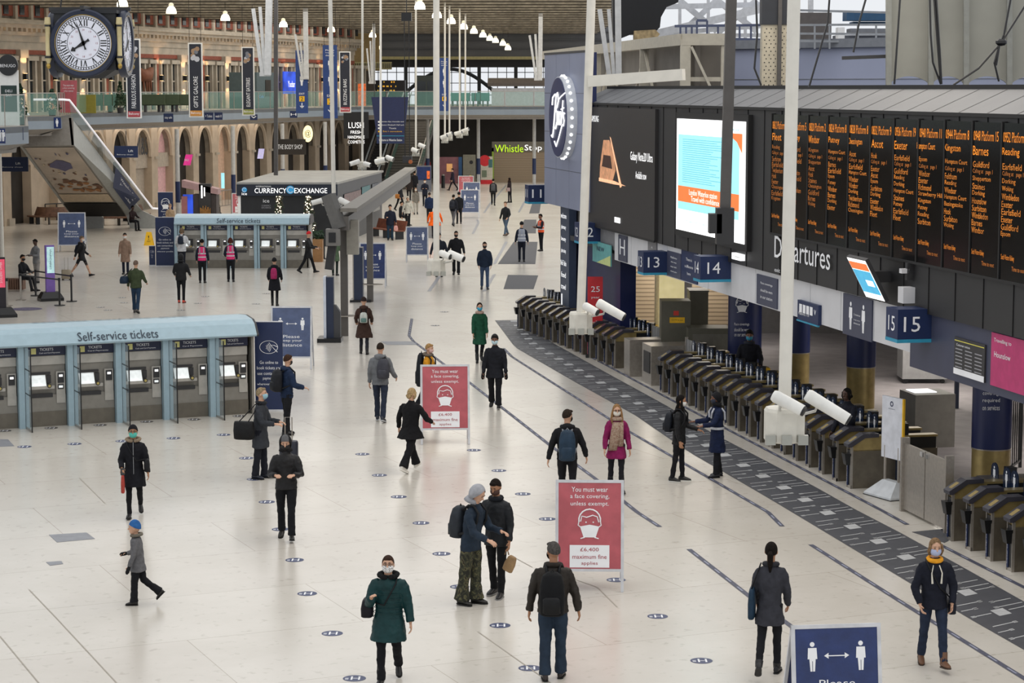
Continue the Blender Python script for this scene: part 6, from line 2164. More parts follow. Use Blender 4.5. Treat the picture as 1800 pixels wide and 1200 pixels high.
# ---------------- currency exchange booth ----------------
fl_, fr_ = P(420, 322, 104.5), P(590, 322, 104.5)
bk = P(672, 305, 120)
t = T('exchange_booth', 'black currency exchange booth with grey roof and blue round logo', 'booth', (fl_.x, fl_.y, 0))
W = fr_.x - fl_.x
Dp = 15.0
sx2 = bk.x - fr_.x
z3 = 3.0
mb = MB().rings([[(0, 0, 0), (W, 0, 0), (W + sx2, Dp, 0), (sx2 * .4, Dp, 0)], [(0, 0, z3), (W, 0, z3), (W + sx2, Dp, z3), (sx2 * .4, Dp, z3)]], M('booth_black', '191b1f', .4, var=.2, scale=2))
mb.build('booth_body', t)
mb = MB().rings([[(-.1, -.15, z3), (W + .1, -.15, z3), (W + sx2 + .1, Dp, z3), (sx2 * .4 - .1, Dp, z3)], [(-.1, -.15, z3 + .1), (W + .1, -.15, z3 + .1), (W + sx2 + .1, Dp, z3 + .1), (sx2 * .4 - .1, Dp, z3 + .1)]], M('booth_roof_grey', '8f8f8c', .7, var=.1, scale=1))
mb.build('booth_roof', t)
MB().box(-.1, W + .1, -.18, 0, 2.45, 3.0, M('booth_fascia', '141c2c', .4)).build('booth_fascia', t)
MB().text('CURRENCY', W * .33, 2.70, W * .33, .24, -.2, LIT).text('EXCHANGE', W * .745, 2.70, W * .34, .24, -.2, LIT).text('INTERNATIONAL', W * .26, 2.90, W * .16, .07, -.2, TXW).text('ice', W * .06, 2.55, .25, .12, -.2, LIT).build('fascia_lettering', t)
mb = MB()
for x in (W * .535, W * .06):
    mb.disc((x, -.2, 2.74), .2 if x > 1 else .13, 24, M('logo_blue', '2c86b8', .5, emit=.4)).disc((x, -.205, 2.74), .15 if x > 1 else .1, 24, TXW, ri=.12 if x > 1 else .08, a0=.5, a1=5.6)
mb.build('round_logo', t)
mb = MB()
for x in (W * .28, W * .72):
    mb.text('ice', x, 2.2, .3, .16, -.02, TXW).text('CURRENCY', x, 1.97, .45, .07, -.02, M('grey_print')).text('EXCHANGE', x, 1.87, .45, .07, -.02, M('grey_print'))
mb.build('window_lettering', t)
MB().box(W * .62, W * .66, -.02, 0, 1.2, 1.5, M('bright_red')).build('red_notice', t)
MB().box(-.05, .08, -.1, .1, 0, 2.45, WHITE).build('corner_post', t)
# side posters
sd = Vector((sx2, Dp, 0)).normalized()
mb = MB()
nn = Vector((sd.y, -sd.x, 0)) * .04
def sp(f, z):
    return Vector((W, 0, z)) + Vector((sx2, Dp, 0)) * f + nn
mb.quad(sp(.15, 1.0), sp(.5, 1.0), sp(.5, 2.4), sp(.15, 2.4), M('muted_red_photo', '74605e', .5, var=.3))
mb.quad(sp(.52, 1.0), sp(.7, 1.0), sp(.7, 2.5), sp(.52, 2.5), M('teal_photo'))
mb.quad(sp(.75, 1.0), sp(.93, 1.0), sp(.93, 2.5), sp(.75, 2.5), DGL)
mb.build('side_posters', t)
# lit little trees by the booth
BRN = M('twig_brown', '4a3c2c', .8)
for px, lab in ((491, 'left lit Christmas tree in front of the currency exchange booth'), (543, 'right lit Christmas tree in front of the currency exchange booth')):
    p = P(px, 400, 101)
    t = T('christmas_tree', lab, 'tree', (p.x, 101, 0))
    MB().cyl((0, 0, 0), (0, 0, .6), .3, .35, 12, BLACK).build('tub', t)
    rr_ = random.Random(px)
    mb, ml = MB(), MB()
    for i in range(420):
        u_ = rr_.random()
        a_ = rr_.random() * 2 * pi
        q = .42 * (1 - u_ * .75) * (.3 + .7 * rr_.random())
        c = Vector((q * math.cos(a_), q * math.sin(a_), .6 + 2.0 * u_))
        v1 = Vector((rr_.uniform(-1, 1), rr_.uniform(-1, 1), rr_.uniform(-1, 1))) * .1
        mb.beam(c - v1, c + v1, .02, .02, BRN if i % 2 else GREEN)
        if i % 5 == 0:
            ml.box(c.x - .02, c.x + .02, c.y - .15, c.y - .11, c.z - .02, c.z + .02, LITW)
    mb.build('branches', t)
    o = ml.build('fairy_lights', t)
    o['kind'] = 'stuff'
# barriers by the far booth end
GALV = M('galvanised')
for k, (pa, pb, lab) in enumerate((((661, 372), (676, 356), 'nearer grey crowd barrier at the end of the booth'), ((676, 356), (690, 345), 'farther grey crowd barrier at the foot of the stairs'))):
    rail('crowd_barrier', lab, G(*pa), G(*pb), 1.1, 10, GALV, 2, .025, .2)
# slatted bench at the booth
def slat_bench(px, py, lab, L, rz, col, back=True):
    g = G(px, py)
    t = T('slatted_bench', lab, 'bench', (g.x, g.y, 0), rz)
    mb = MB()
    for i in range(int(L / .08)):
        x = -L / 2 + i * .08
        mb.box(x, x + .055, 0, .5, .40, .45, col)
    mb.build('seat', t)
    if back:
        mb = MB()
        for i in range(int(L / .08)):
            x = -L / 2 + i * .08
            mb.prism([(x, .45, .45), (x, .52, .45), (x, .66, .9), (x, .60, .92)], (.055, 0, 0), col)
        mb.build('backrest', t)
    for x in (-L / 2 + .2, 0, L / 2 - .2):
        MB().box(x - .03, x + .03, .05, .5, 0, .4, BLACK).build('leg', t)
    return t
WD = M('reddish_slat_wood', '7a4632', .6, var=.2)
WD2 = M('brown_slat_wood', '6b4c3a', .6, var=.25)
slat_bench(672, 418, 'reddish slatted bench along the far side of the gantry', 3.2, R(-60), WD)
# curved benches at the left
def curved_bench(px, py, lab, r_, a0, a1, col, rot=0, back=True):
    g = G(px, py)
    t = T('curved_bench', lab, 'bench', (g.x, g.y, 0), rot)
    n_ = int((a1 - a0) * r_ / .09)
    mb, m2 = MB(), MB()
    for i in range(n_):
        a_ = a0 + (a1 - a0) * i / n_
        m_ = Matrix.Rotation(a_, 4, 'Z')
        mb.box(r_ - .45, r_, -.03, .03, .40, .46, col, mt=m_)
        m2.prism([m_ @ Vector(v) for v in ((r_ - .47, -.03, .45), (r_ - .40, -.03, .45), (r_ - .58, -.03, .95), (r_ - .64, -.03, .93))], m_ @ Vector((0, .06, 0)), col)
    mb.build('seat', t)
    if back:
        m2.build('backrest', t)
    for k in range(5):
        a_ = a0 + (a1 - a0) * (k + .5) / 5
        m_ = Matrix.Rotation(a_, 4, 'Z')
        MB().box(r_ - .35, r_ - .1, -.03, .03, 0, .4, BLACK, mt=m_).build('leg', t)
curved_bench(190, 394, 'round striped wooden bench under the escalator right of the distancing board', 1.6, R(180), R(360), WD2)
curved_bench(95, 392, 'curved wooden bench under the escalator left of the distancing board', 1.5, R(190), R(350), WD2)
curved_bench(240, 388, 'small curved reddish bench at the foot of the left escalator', .9, R(190), R(350), WD)
rail('low_railing', 'low rail behind the benches left of the distancing board', G(80, 388), G(120, 386), .95, 1, DGREY, 3, .03, .5)
rail('low_railing', 'low rail behind the benches under the picture panel', G(155, 387), G(225, 384), .95, 1, DGREY, 4, .03, .5)
# queue barrier posts and small totems, far left
TB = M('barrier_black', '19191b', .4)
posts = [(13, 538, 'silver'), (37, 528, 'silver'), (63, 520, 'black'), (105, 537, 'black'), (126, 530, 'black')]
pw = []
for k, (x, y, c_) in enumerate(posts):
    g = G(x, y)
    pw.append(g)
    t = T('queue_barrier_post', f'{c_} queue barrier post, {ORD[k]} from the left by the purple totem', 'barrier post', (g.x, g.y, 0), 0, 'queue barrier posts')
    m_ = TB if c_ == 'black' else STEEL
    MB().cyl((0, 0, 0), (0, 0, .03), .19, n=20, m=m_).build('base', t)
    MB().cyl((0, 0, .03), (0, 0, .95), .035, n=12, m=m_).build('post', t)
    MB().cyl((0, 0, .88), (0, 0, .98), .045, n=12, m=TB).build('belt_head', t)
for k, (a, b) in enumerate(((2, 4), (1, 3), (2, 1))):
    a, b = pw[a], pw[b]
    tag(MB().beam((0, 0, 0), b - a, .01, .05, TB).build('barrier_belt', loc=(a.x, a.y, .92)), f'black barrier belt, {ORD[k]} of the belts strung between the posts', 'barrier belt')
for k, (x, y) in enumerate(((462, 455), (470, 455))):
    g = G(x + 100, y)
    t = T('queue_barrier_post', f'black queue barrier post, {ORD[k]} behind the person in the red hat', 'barrier post', (g.x, g.y, 0), 0, 'queue barrier posts')
    MB().cyl((0, 0, 0), (0, 0, .03), .19, n=20, m=TB).build('base', t)
    MB().cyl((0, 0, .03), (0, 0, 1.0), .035, n=12, m=TB).build('post', t)
def small_totem(px, pyf, w_, h_, lab, m, body, base=.5, rz=0, scr='teal'):
    g = G(px, pyf)
    t = T('advert_totem', lab, 'totem', (g.x, g.y, 0), rz)
    MB().rings([[(-base, -.3, 0), (base, -.3, 0), (base, .3, 0), (-base, .3, 0)], [(-base, -.3, .1), (base, -.3, .1), (base, .3, .1), (-base, .3, .1)], [(-base * .7, -.2, .32), (base * .7, -.2, .32), (base * .7, .2, .32), (-base * .7, .2, .32)]], BLACK).build('totem_base', t)
    MB().box(-w_ / 2, w_ / 2, -.08, .08, .3, h_, m).build('totem_body', t)
    mb = MB().box(-w_ / 2 + .04, w_ / 2 - .02, -.1, -.08, h_ * .5, h_ - .06, M('totem_screen_' + scr, 'b9dfe0' if scr == 'teal' else 'e0506a', .5, emit=.5, var=.2))
    mb.build('totem_screen', t)
    MB().text(body, .01, h_ * .75, h_ * .35, w_ * .3, -.11, NAVY if scr == 'teal' else TXW, up=True).build('totem_lettering', t)
small_totem(89, 528, .32, 2.0, 'purple framed totem with a pale lit screen among the barrier posts', M('purple_frame', '7c5fae', .5), 'London Journeys', .42, R(25))
small_totem(2, 557, .34, 2.0, 'red screened totem cut by the left edge', M('dark_frame', '1d1822', .5), 'STUDENT OFFER', .5, R(20), 'red')
g = G(40, 512)
t = T('slatted_bench', 'slatted bench under the seated man at the far left', 'bench', (g.x - 1.1, g.y + .1, 0), 0)
mb = MB()
for i in range(26):
    x = -1.1 + i * .085
    mb.box(x, x + .06, 0, .5, .05, .46, WD2)
mb.build('bench_block', t)
tag(MB().cyl((0, 0, 0), (0, 0, 5.3), .1, n=14, m=POST).build('slim_column', loc=(P(2, 400, 92).x, 92, 0)), 'slim pale column at the left edge of the picture', 'column')
# small things behind far kiosk
g = G(330, 378)
t = T('pink_stall', 'small stall with pink roof and blue lit screen under the arcade', 'stall', (P(320, 350, 121).x, 121, 0))
MB().prism([(0, 0, 2.1), (0, 0, 2.5), (2.0, 0, 2.0), (2.0, 0, 1.7)], (0, 1.2, 0), M('stall_pink', 'a98a8c', .6)).build('stall_roof', t)
MB().box(.05, .6, 0, .1, .6, 1.7, M('blue_glow')).build('stall_screen', t)
MB().box(-.02, .3, -.1, 0, 0, 1.6, M('stall_rose', 'a36a6e', .6)).box(.6, 1.9, .1, 1.1, 0, 1.7, M('stall_dark', '3b3433', .6)).build('stall_body', t)
t = T('flower_rack', 'rack of amber bottles and pale bags beside the pink stall', 'rack', (P(350, 350, 121).x, 121, 0))
MB().box(0, .65, 0, .5, .1, 2.3, DGREY).build('rack_body', t)
rd = random.Random(9)
mb = MB()
for i in range(12):
    mb.box(.05 + .05 * i, .085 + .05 * i, -.06, 0, .35, .35 + rd.uniform(.5, .75), M('amber_goods', 'a8783a', .5, var=.3))
mb.box(.12, .2, -.06, 0, 1.5, 2.2, LIT).box(.28, .34, -.06, 0, 1.6, 2.1, LIT)
mb.build('rack_goods', t)
block(389, 394, 304, 331, 121, M('lit_cyan', '9adbe8', .5, emit=.8), 'menu_screen', 'narrow bright cyan screen under the arcade', 'screen', .1)
rail('low_fence', 'low grey fence under the arcade right of the flower rack', P(363, 371, 125), P(407, 371, 129), 1.6, 8, M('fence_grey', '77716a', .6), 3, .03, .7)
# grey box in front of the orange jacket
g = G(764, 418)
tag(MB().box(-.32, .32, 0, .5, 0, .82, M('bin_grey', 'a7a9aa', .5)).build('grey_bin', loc=(g.x, g.y, 0)), 'pale grey box behind the centre camera pole, below the orange jacket', 'box')
g = G(547, 425)
t = T('wooden_planter', 'wooden planter with a green bush beside the far ticket machines', 'planter', (P(554, 430, 95).x, 95, 0))
MB().box(-.32, .32, 0, .5, 0, 1.0, M('planter_wood', 'a3794e', .6)).build('planter_box', t)
mb = MB()
rd = random.Random(5)
for i in range(120):
    c = Vector((rd.uniform(-.35, .35), rd.uniform(0, .5), 1.0 + rd.random() * .35))
    v1, v2 = Vector((rd.uniform(-1, 1), rd.uniform(-1, 1), rd.uniform(-1, 1))) * .07, Vector((rd.uniform(-1, 1), rd.uniform(-1, 1), rd.uniform(-1, 1))) * .07
    mb.add([c - v1, c - v2, c + v1, c + v2], [(0, 1, 2, 3)], GREEN)
mb.build('foliage', t)
# ---------------- people ----------------
def fabric(hexc, rough=.85, spec=.25):
    nm = 'cloth_' + hexc + ('_sheen' if rough < .6 else '')
    return M(nm, hexc, rough, var=.16, scale=9, bump=.55, spec=spec)
SKINS = {'light': 'c49a80', 'tan': 'a5785a', 'brown': '7a5340', 'dark': '4a3228'}
def skinm(k):
    return M('skin_' + k, SKINS[k], .55, var=.05, scale=12)
def hairm(h):
    return M('hair_' + h, h, .85, var=.3, scale=40, bump=.5, spec=.15)
def V3(x, y, z):
    return Vector((x, y, z))
def rotv(v, ax, deg):
    return Matrix.Rotation(R(deg), 3, ax) @ v
def remesh(o, vox, sm=4):
    m = o.modifiers.new('weld', 'REMESH')
    m.mode = 'VOXEL'
    m.voxel_size = vox
    m.use_smooth_shade = True
    if sm:
        s_ = o.modifiers.new('soften', 'SMOOTH')
        s_.iterations = sm
        s_.factor = .5
CLD = bpy.data.textures.new('cloth_folds', 'CLOUDS')
CLD.noise_scale = .11
CLD.noise_depth = 2
def folds(o, k=.03):
    m = o.modifiers.new('folds', 'DISPLACE')
    m.texture = CLD
    m.strength = k
    m.mid_level = .5
    m.texture_coords = 'LOCAL'
def ring(c, rx, ry, ax=None, n=18, tilt=0, sq=.0):
    """ellipse in the plane across axis ax (default z); rx along x"""
    ax = (ax or V3(0, 0, 1)).normalized()
    x = V3(1, 0, 0) - ax * ax.x
    x.normalize()
    y = ax.cross(x)
    out = []
    for k in range(n):
        a = 2 * pi * k / n
        ca, sa = math.cos(a), math.sin(a)
        if sq:
            ca = math.copysign(abs(ca) ** (1 - sq), ca)
            sa = math.copysign(abs(sa) ** (1 - sq), sa)
        out.append(c + x * rx * ca + y * ry * sa)
    return out
def dome(mb, mt, c, rx, ry, rz, front, side, back, m, n=26, K=9, th=.0):
    rr = []
    for i in range(K + 1):
        q = []
        for j in range(n):
            a = 2 * pi * j / n
            f = -math.sin(a)          # 1 towards the face (-y)
            if f > 0:
                p0 = side + (front - side) * f ** .9
            else:
                p0 = side + (back - side) * (-f) ** .9
            ph = R(p0 + (89 - p0) * i / K)
            q.append(mt @ (c + V3(rx * math.cos(ph) * math.cos(a), ry * math.cos(ph) * math.sin(a), rz * math.sin(ph))))
        rr.append(q)
    mb.rings(rr, m, cap=False)
    inner = []
    for j in range(n):
        p = rr[0][j]
        cc = mt @ c
        inner.append(cc + (p - cc) * .80)
    mb.rings([inner, rr[0]], m, cap=False)
    mb.add(rr[-1], [tuple(range(n))], m)
def person(px, pyf, hh, yaw, label, legs=((8, 4), (-8, 4)), arms=((6, 6, 14, 0), (6, 6, 14, 0)), lean=2, turn=0, nod=4, sex='m',
           top='1e2026', hem=.80, flare=.0, puff=0, rough=.85, collar=None, bottom='17181c', wide=1.0, shoes='121214', sole=None, boot=0, skin='light',
           hair=('short', '3a2c22'), mask=None, hat=None, hood=None, hooddown=False, scarf=None, vest=None, stripe=None, gloves=None, glasses=False,
           bags=(), far=False, hs=1.0, build=1.0, fur=None, zip_=None, barecalf=False, name='person', d=None, head=1.0, camo=False, z0=0.0):
    g = G(px, pyf) if d is None else P(px, 400, d)
    s_ = hh / 1.75
    t = T(name, label, 'person', (g.x, g.y, z0), R(yaw))
    t.scale = (s_, s_, s_)
    w_ = (1.0 if sex == 'm' else .92) * build
    Tn = V3(0, -math.sin(R(lean)), math.cos(R(lean)))
    pel = V3(0, 0, .93)
    # legs
    L = []
    for sd, (a, k) in zip((1, -1), legs):
        hip = pel + V3(sd * .09, 0, -.03)
        kn = hip + V3(sd * .012, -math.sin(R(a)), -math.cos(R(a))) * .42
        sg = a - k
        an = kn + V3(sd * .0, -math.sin(R(sg)), -math.cos(R(sg))) * .42
        b = sg * .6 if sg > 8 else (sg * .85 if sg < -14 else 0)
        L.append([hip, kn, an, b])
    low = 9
    for hip, kn, an, b in L:
        f = V3(0, -math.cos(R(b)), math.sin(R(b)))
        dn = V3(0, -math.sin(R(b)), -math.cos(R(b)))
        for q in (an - f * .06 + dn * .085, an + f * .17 + dn * .085):
            low = min(low, q.z)
    up_ = V3(0, 0, -low)
    pel = pel + up_
    for q in L:
        for i in range(3):
            q[i] = q[i] + up_
    sp = lambda tt: pel + Tn * tt
    neck = sp(.50)
    shw = .175 * w_
    # arms
    A = []
    for sd, (fw, ou, el, inw) in zip((1, -1), arms):
        sh = sp(.418) + V3(sd * shw * .97, 0, 0)
        d1 = V3(sd * math.sin(R(ou)), -math.sin(R(fw)) * math.cos(R(ou)), -math.cos(R(fw)) * math.cos(R(ou))).normalized()
        e = sh + d1 * .29
        d2 = V3(sd * math.sin(R(ou)) * .6 - sd * math.sin(R(inw)), -math.sin(R(fw + el)), -math.cos(R(fw + el))).normalized()
        wr = e + d2 * .245
        A.append((sh, e, wr, d1, d2))
    Hm = Matrix.Translation(sp(.50) + Tn * .178 + V3(0, -.012, 0)) @ Matrix.Rotation(R(lean * .6), 4, 'X') @ Matrix.Rotation(R(turn), 4, 'Z') @ Matrix.Rotation(R(nod), 4, 'X') @ Matrix.Scale(head, 4)
    sk = skinm(skin)
    # --- body: one continuous skin
    mb = MB()
    mb.rings([ring(sp(.52), .05, .052, Tn), ring(sp(.49), .062, .06, Tn), ring(sp(.45), .10 * w_, .068, Tn), ring(sp(.40), .135 * w_, .08, Tn), ring(sp(.28), .14 * w_, .09, Tn), ring(sp(.12), .125 * w_, .085, Tn), ring(sp(0), .15 * w_, .10, Tn), ring(sp(-.08), .12 * w_, .09, Tn)], sk)
    mb.tube([sp(.46), Hm @ V3(0, .01, -.04)], [.056, .052], 14, sk)
    mb.ell(Hm @ V3(0, 0, .012), .074 * head, .094 * head, .108 * head, sk, 18, 13, mt=Hm.to_3x3().normalized())
    mb.ell(Hm @ V3(0, -.028, -.055), .054 * head, .060 * head, .064 * head, sk, 14, 9)
    mb.tube([Hm @ V3(0, -.085, .012), Hm @ V3(0, -.112, -.022), Hm @ V3(0, -.088, -.03)], [.008, .015, .012], 8, sk)
    mb.tube([Hm @ V3(-.02, -.086, -.058), Hm @ V3(.02, -.086, -.058)], .008, 6, sk)
    for sd in (-1, 1):
        mb.ell(Hm @ V3(sd * .077, .008, -.008), .012, .02, .03, sk, 8, 6)
        mb.ell(Hm @ V3(sd * .028, -.082, .032), .02, .01, .007, sk, 8, 5)
    for (hip, kn, an, b) in L:
        mb.tube([hip + V3(0, 0, .04), hip, kn.lerp(hip, .5), kn, an.lerp(kn, .7), an.lerp(kn, .3), an], [.07, .08, .072, .055, .056, .04, .036] if barecalf else [.06, .055, .048, .036, .034, .028, .026], 12, sk)
        f = V3(0, -math.cos(R(b)), math.sin(R(b)))
        dn = V3(0, -math.sin(R(b)), -math.cos(R(b)))
        mb.tube([an - f * .03 + dn * .02, an + f * .05 + dn * .035, an + f * .13 + dn * .055], [.035, .033, .022], 10, sk)
    hands = []
    for sd, (sh, e, wr, d1, d2) in zip((1, -1), A):
        mb.tube([sh - V3(sd * .03, 0, 0), e.lerp(sh, .5), e, wr.lerp(e, .6), wr], [.042, .040, .036, .035, .025], 12, sk)
        pn = V3(-sd, -.15, 0) if d2.z < -.55 else V3(-sd * .35, 0, -.9)
        pn = (pn - d2 * pn.dot(d2)).normalized()
        wd = d2.cross(pn).normalized()
        if wd.y > 0 and d2.z < -.55:
            wd = -wd
        elif d2.z >= -.55 and wd.z < 0:
            wd = -wd
        p0, p1 = wr, wr + d2 * .085
        rr_ = []
        for q, a_, b_ in ((p0, .024, .018), (wr + d2 * .03, .032, .017), (p1, .038, .013)):
            rr_.append([q + wd * a_ * math.cos(2 * pi * i / 12) + pn * b_ * math.sin(2 * pi * i / 12) for i in range(12)])
        mb.rings(rr_, sk)
        for i, ln in enumerate((.072, .08, .075, .06)):
            o_ = (1.5 - i) * .0215
            b0 = p1 - d2 * .012 + wd * o_
            c1 = (d2 * .92 + pn * .38).normalized()
            c2 = (d2 * .6 + pn * .8).normalized()
            mb.tube([b0, p1 + wd * o_ + d2 * .005, p1 + wd * o_ * 1.1 + c1 * ln * .5, p1 + wd * o_ * 1.1 + c1 * ln * .5 + c2 * ln * .5], [.0095, .0095, .0088, .0072], 8, sk)
        tb = wr + d2 * .025 + wd * .024
        mb.tube([tb, tb + (d2 * .5 + wd * .75 + pn * .25).normalized() * .035, tb + (d2 * .6 + wd * .6 + pn * .3).normalized() * .035 + (d2 * .8 + pn * .5).normalized() * .03], [.0125, .011, .0088], 8, sk)
        hands.append((wr + d2 * .09 + pn * .03, d2, pn, wd))
    o = mb.build('body', t, smooth=True)
    remesh(o, .018 if far else .0075, 1 if far else 2)
    vox = .026 if far else .014
    # --- face
    if not far or abs(((yaw + 180) % 360) - 180) < 100:
        mb = MB()
        ek = M('eye_dark', '1b1614', .3)
        for sd in (-1, 1):
            mb.ell(Hm @ V3(sd * .028, -.087, .014), .011, .006, .006, ek, 8, 5)
            mb.tube([Hm @ V3(sd * .014, -.096, .036), Hm @ V3(sd * .042, -.086, .036)], .0035, 5, hairm(hair[1]))
        mb.build('eyes', t)
    if glasses:
        mb = MB()
        for sd in (-1, 1):
            mb.tube([Hm @ V3(sd * .03 + .022 * math.cos(a_), -.103, .014 + .017 * math.sin(a_)) for a_ in [2 * pi * k / 12 for k in range(13)]], .0028, 5, BLACK)
            mb.tube([Hm @ V3(sd * .052, -.1, .018), Hm @ V3(sd * .08, -.0, .01)], .0025, 5, BLACK)
        mb.build('glasses', t)
    # --- hair
    hm_ = hairm(hair[1])
    if hair[0] != 'none':
        mb = MB()
        b_ = {'short': -28, 'long': -50, 'bob': -50, 'bun': -40, 'pony': -40}[hair[0]]
        dome(mb, Hm, V3(0, .012, .018), .084, .099, .112, 34, -6 if hair[0] == 'short' else -18, b_, hm_)
        if hair[0] == 'long':
            mb.rings([[Hm @ V3(x * .085, .045 + y * .05, z) for x, y in ((-1, -.6), (-.5, .7), (.5, .7), (1, -.6), (.6, -.1), (-.6, -.1))] for z in (.02, -.08)] + [[Hm @ V3(x * .11, .07 + y * .045, z) for x, y in ((-1, -.8), (-.5, .7), (.5, .7), (1, -.8), (.6, -.1), (-.6, -.1))] for z in (-.16, -.28, -.36)], hm_)
            for sd in (-1, 1):
                mb.tube([Hm @ V3(sd * .07, -.02, .04), Hm @ V3(sd * .088, -.02, -.06), Hm @ V3(sd * .10, -.05, -.17), Hm @ V3(sd * .09, -.08, -.27)], [.02, .028, .03, .015], 8, hm_)
        elif hair[0] == 'bob':
            for sd in (-1, 1):
                mb.tube([Hm @ V3(sd * .07, -.03, .05), Hm @ V3(sd * .085, -.02, -.04), Hm @ V3(sd * .075, -.01, -.10)], [.022, .03, .018], 8, hm_)
            mb.tube([Hm @ V3(-.05, .07, -.04), Hm @ V3(0, .08, -.07), Hm @ V3(.05, .07, -.04)], .04, 8, hm_)
        elif hair[0] == 'bun':
            mb.ell(Hm @ V3(0, .11, .03), .045, .04, .045, hm_, 12, 8)
            for sd in (-1, 1):
                mb.tube([Hm @ V3(sd * .07, -.01, .03), Hm @ V3(sd * .06, .06, -.05)], [.02, .03], 8, hm_)
        elif hair[0] == 'pony':
            mb.tube([Hm @ V3(0, .10, .0), Hm @ V3(0, .135, -.04), Hm @ V3(0, .12, -.16), Hm @ V3(0, .10, -.27)], [.025, .04, .035, .012], 10, hm_)
        if hair[0] == 'short':
            mb.ell(Hm @ V3(0, -.055, .085), .06, .035, .03, hm_, 12, 7)
        ho = mb.build('hair', t, smooth=True)
    if hat:
        mb = MB()
        kind, hc = hat
        hm2 = fabric(hc, .9)
        if kind == 'beanie':
            dome(mb, Hm, V3(0, .008, .02), .092, .108, .128, 22, 0, -18, hm2)
        elif kind == 'wrap':
            dome(mb, Hm, V3(0, .012, .01), .095, .110, .125, 26, -40, -70, hm2)
            mb.tube([Hm @ V3(0, .03, -.08), Hm @ V3(0, .0, -.16)], [.085, .11], 14, hm2)
        elif kind == 'cap':
            dome(mb, Hm, V3(0, .008, .02), .088, .104, .115, 24, 5, -5, hm2)
            mb.rings([[Hm @ V3(x, -.09, .06 + dz) for x, dz in ((-.06, 0), (.06, 0), (.06, .012), (-.06, .012))], [Hm @ V3(x, -.17, .045 + dz) for x, dz in ((-.04, 0), (.04, 0), (.04, .01), (-.04, .01))]], hm2)
        mb.build('beanie' if kind == 'beanie' else ('head_wrap' if kind == 'wrap' else 'cap'), t, smooth=True)
        if hat[0] == 'beanie' and len(hc) and name == 'child':
            mb = MB()
            mb.tube([Hm @ V3(-.07, -.07, .05), Hm @ V3(-.03, -.05, .12), Hm @ V3(-.06, .02, .12)], .02, 6, fabric('d8dade'))
            mb.build('beanie_pattern', t)
    tm = fabric(top, rough)
    if hood:
        mb = MB()
        dome(mb, Hm, V3(0, .022, .005), .108, .122, .142, 46, -48, -72, fabric(hood))
        mb.tube([Hm @ V3(0, .04, -.09), Hm @ V3(0, .03, -.15)], [.09, .12], 14, fabric(hood))
        mb.build('hood', t, smooth=True)
    if hooddown:
        mb = MB()
        mb.ell(sp(.49) + V3(0, .085, .01), .12, .065, .07, tm, 16, 9)
        mb.tube([sp(.50) + V3(.105 * math.cos(a_), .02 + .09 * math.sin(a_), .0 + .02 * math.sin(a_)) for a_ in [R(k) for k in range(-60, 241, 20)]], .033, 8, tm)
        mb.build('folded_hood', t, smooth=True)
    if fur:
        rr_ = random.Random(3)
        mb = MB()
        fm = fabric(fur, .95)
        c0 = sp(.525)
        for k in range(0, 19):
            a_ = R(-70 + 320 * k / 18)
            c = c0 + V3(.115 * math.cos(a_), .02 + .10 * math.sin(a_), .01 + .015 * math.sin(a_))
            mb.ell(c, .038 * rr_.uniform(.85, 1.2), .038 * rr_.uniform(.85, 1.2), .035, fm, 8, 5)
        mb.build('fur_trim', t, smooth=True)
    if collar:
        mb = MB()
        mb.tube([sp(.515) + V3(.085 * math.cos(a_), -.002 + .085 * math.sin(a_), .01 * math.sin(a_)) for a_ in [2 * pi * k / 16 for k in range(17)]], .032, 8, fabric(collar))
        mb.build('collar', t, smooth=True)
    if mask:
        mb = MB()
        mm = M('mask_' + mask, mask, .7, var=.05) if mask != 'pattern' else M('mask_patterned', 'e8e4e0', .7, var=.75, scale=60)
        n1, n2 = 9, 7
        pts = []
        for i in range(n2 + 1):
            ph = R(-62 + 92 * i / n2)
            q = []
            for j in range(n1 + 1):
                az = R(-78 + 156 * j / n1)
                q.append(Hm @ V3(.077 * math.cos(ph) * math.sin(az), -.018 - .096 * math.cos(ph) * math.cos(az), -.042 + .072 * math.sin(ph)))
            pts.append(q)
        for i in range(n2):
            for j in range(n1):
                mb.quad(pts[i][j], pts[i][j + 1], pts[i + 1][j + 1], pts[i + 1][j], mm)
        for sd in (-1, 1):
            mb.tube([Hm @ V3(sd * .070, -.04, -.03), Hm @ V3(sd * .082, .0, .005)], .003, 5, mm)
        mb.build('face_mask', t, smooth=True)
    # --- top garment
    mb = MB()
    sh_ = shw / .175
    fx = 1 + .0
    R_ = [(.545, .064, .066), (.515, .070, .074), (.49, .092, .085), (.465, .128 * sh_, .095), (.435, .160 * sh_, .105), (.40, .178 * sh_, .115), (.33, .176 * sh_, .125), (.20, .165 * sh_ * (1.02 if sex == 'm' else .98), .122), (.08, .160 * w_, .120), (0, .172 * w_, .125)]
    rg = []
    for tt, a_, b_ in R_:
        if tt >= (hem + up_.z * 0) - .93:
            rg.append(ring(sp(tt), a_, b_, Tn))
    hz = hem - .93
    if hz < 0:
        nst = max(1, int(-hz / .07))
        for i in range(1, nst + 1):
            tt = hz * i / nst
            z_ = pel.z + tt
            ys = []
            for hip, kn, an, b in L:
                if z_ > kn.z:
                    f = (hip.z - z_) / max(.05, hip.z - kn.z)
                    ys.append(hip.lerp(kn, max(0, f)).y)
                else:
                    f = (kn.z - z_) / max(.05, kn.z - an.z)
                    ys.append(kn.lerp(an, min(1, f)).y)
            cy, ey = (max(ys) + min(ys)) / 2, (max(ys) - min(ys)) / 2
            rg.append(ring(V3(0, cy * .9, z_), .178 * w_ + flare * (i / nst), .125 + ey * .8 + flare * (i / nst) * .8))
    mb.rings(rg, tm)
    if puff:
        for i in range(len(rg) - 2):
            pass
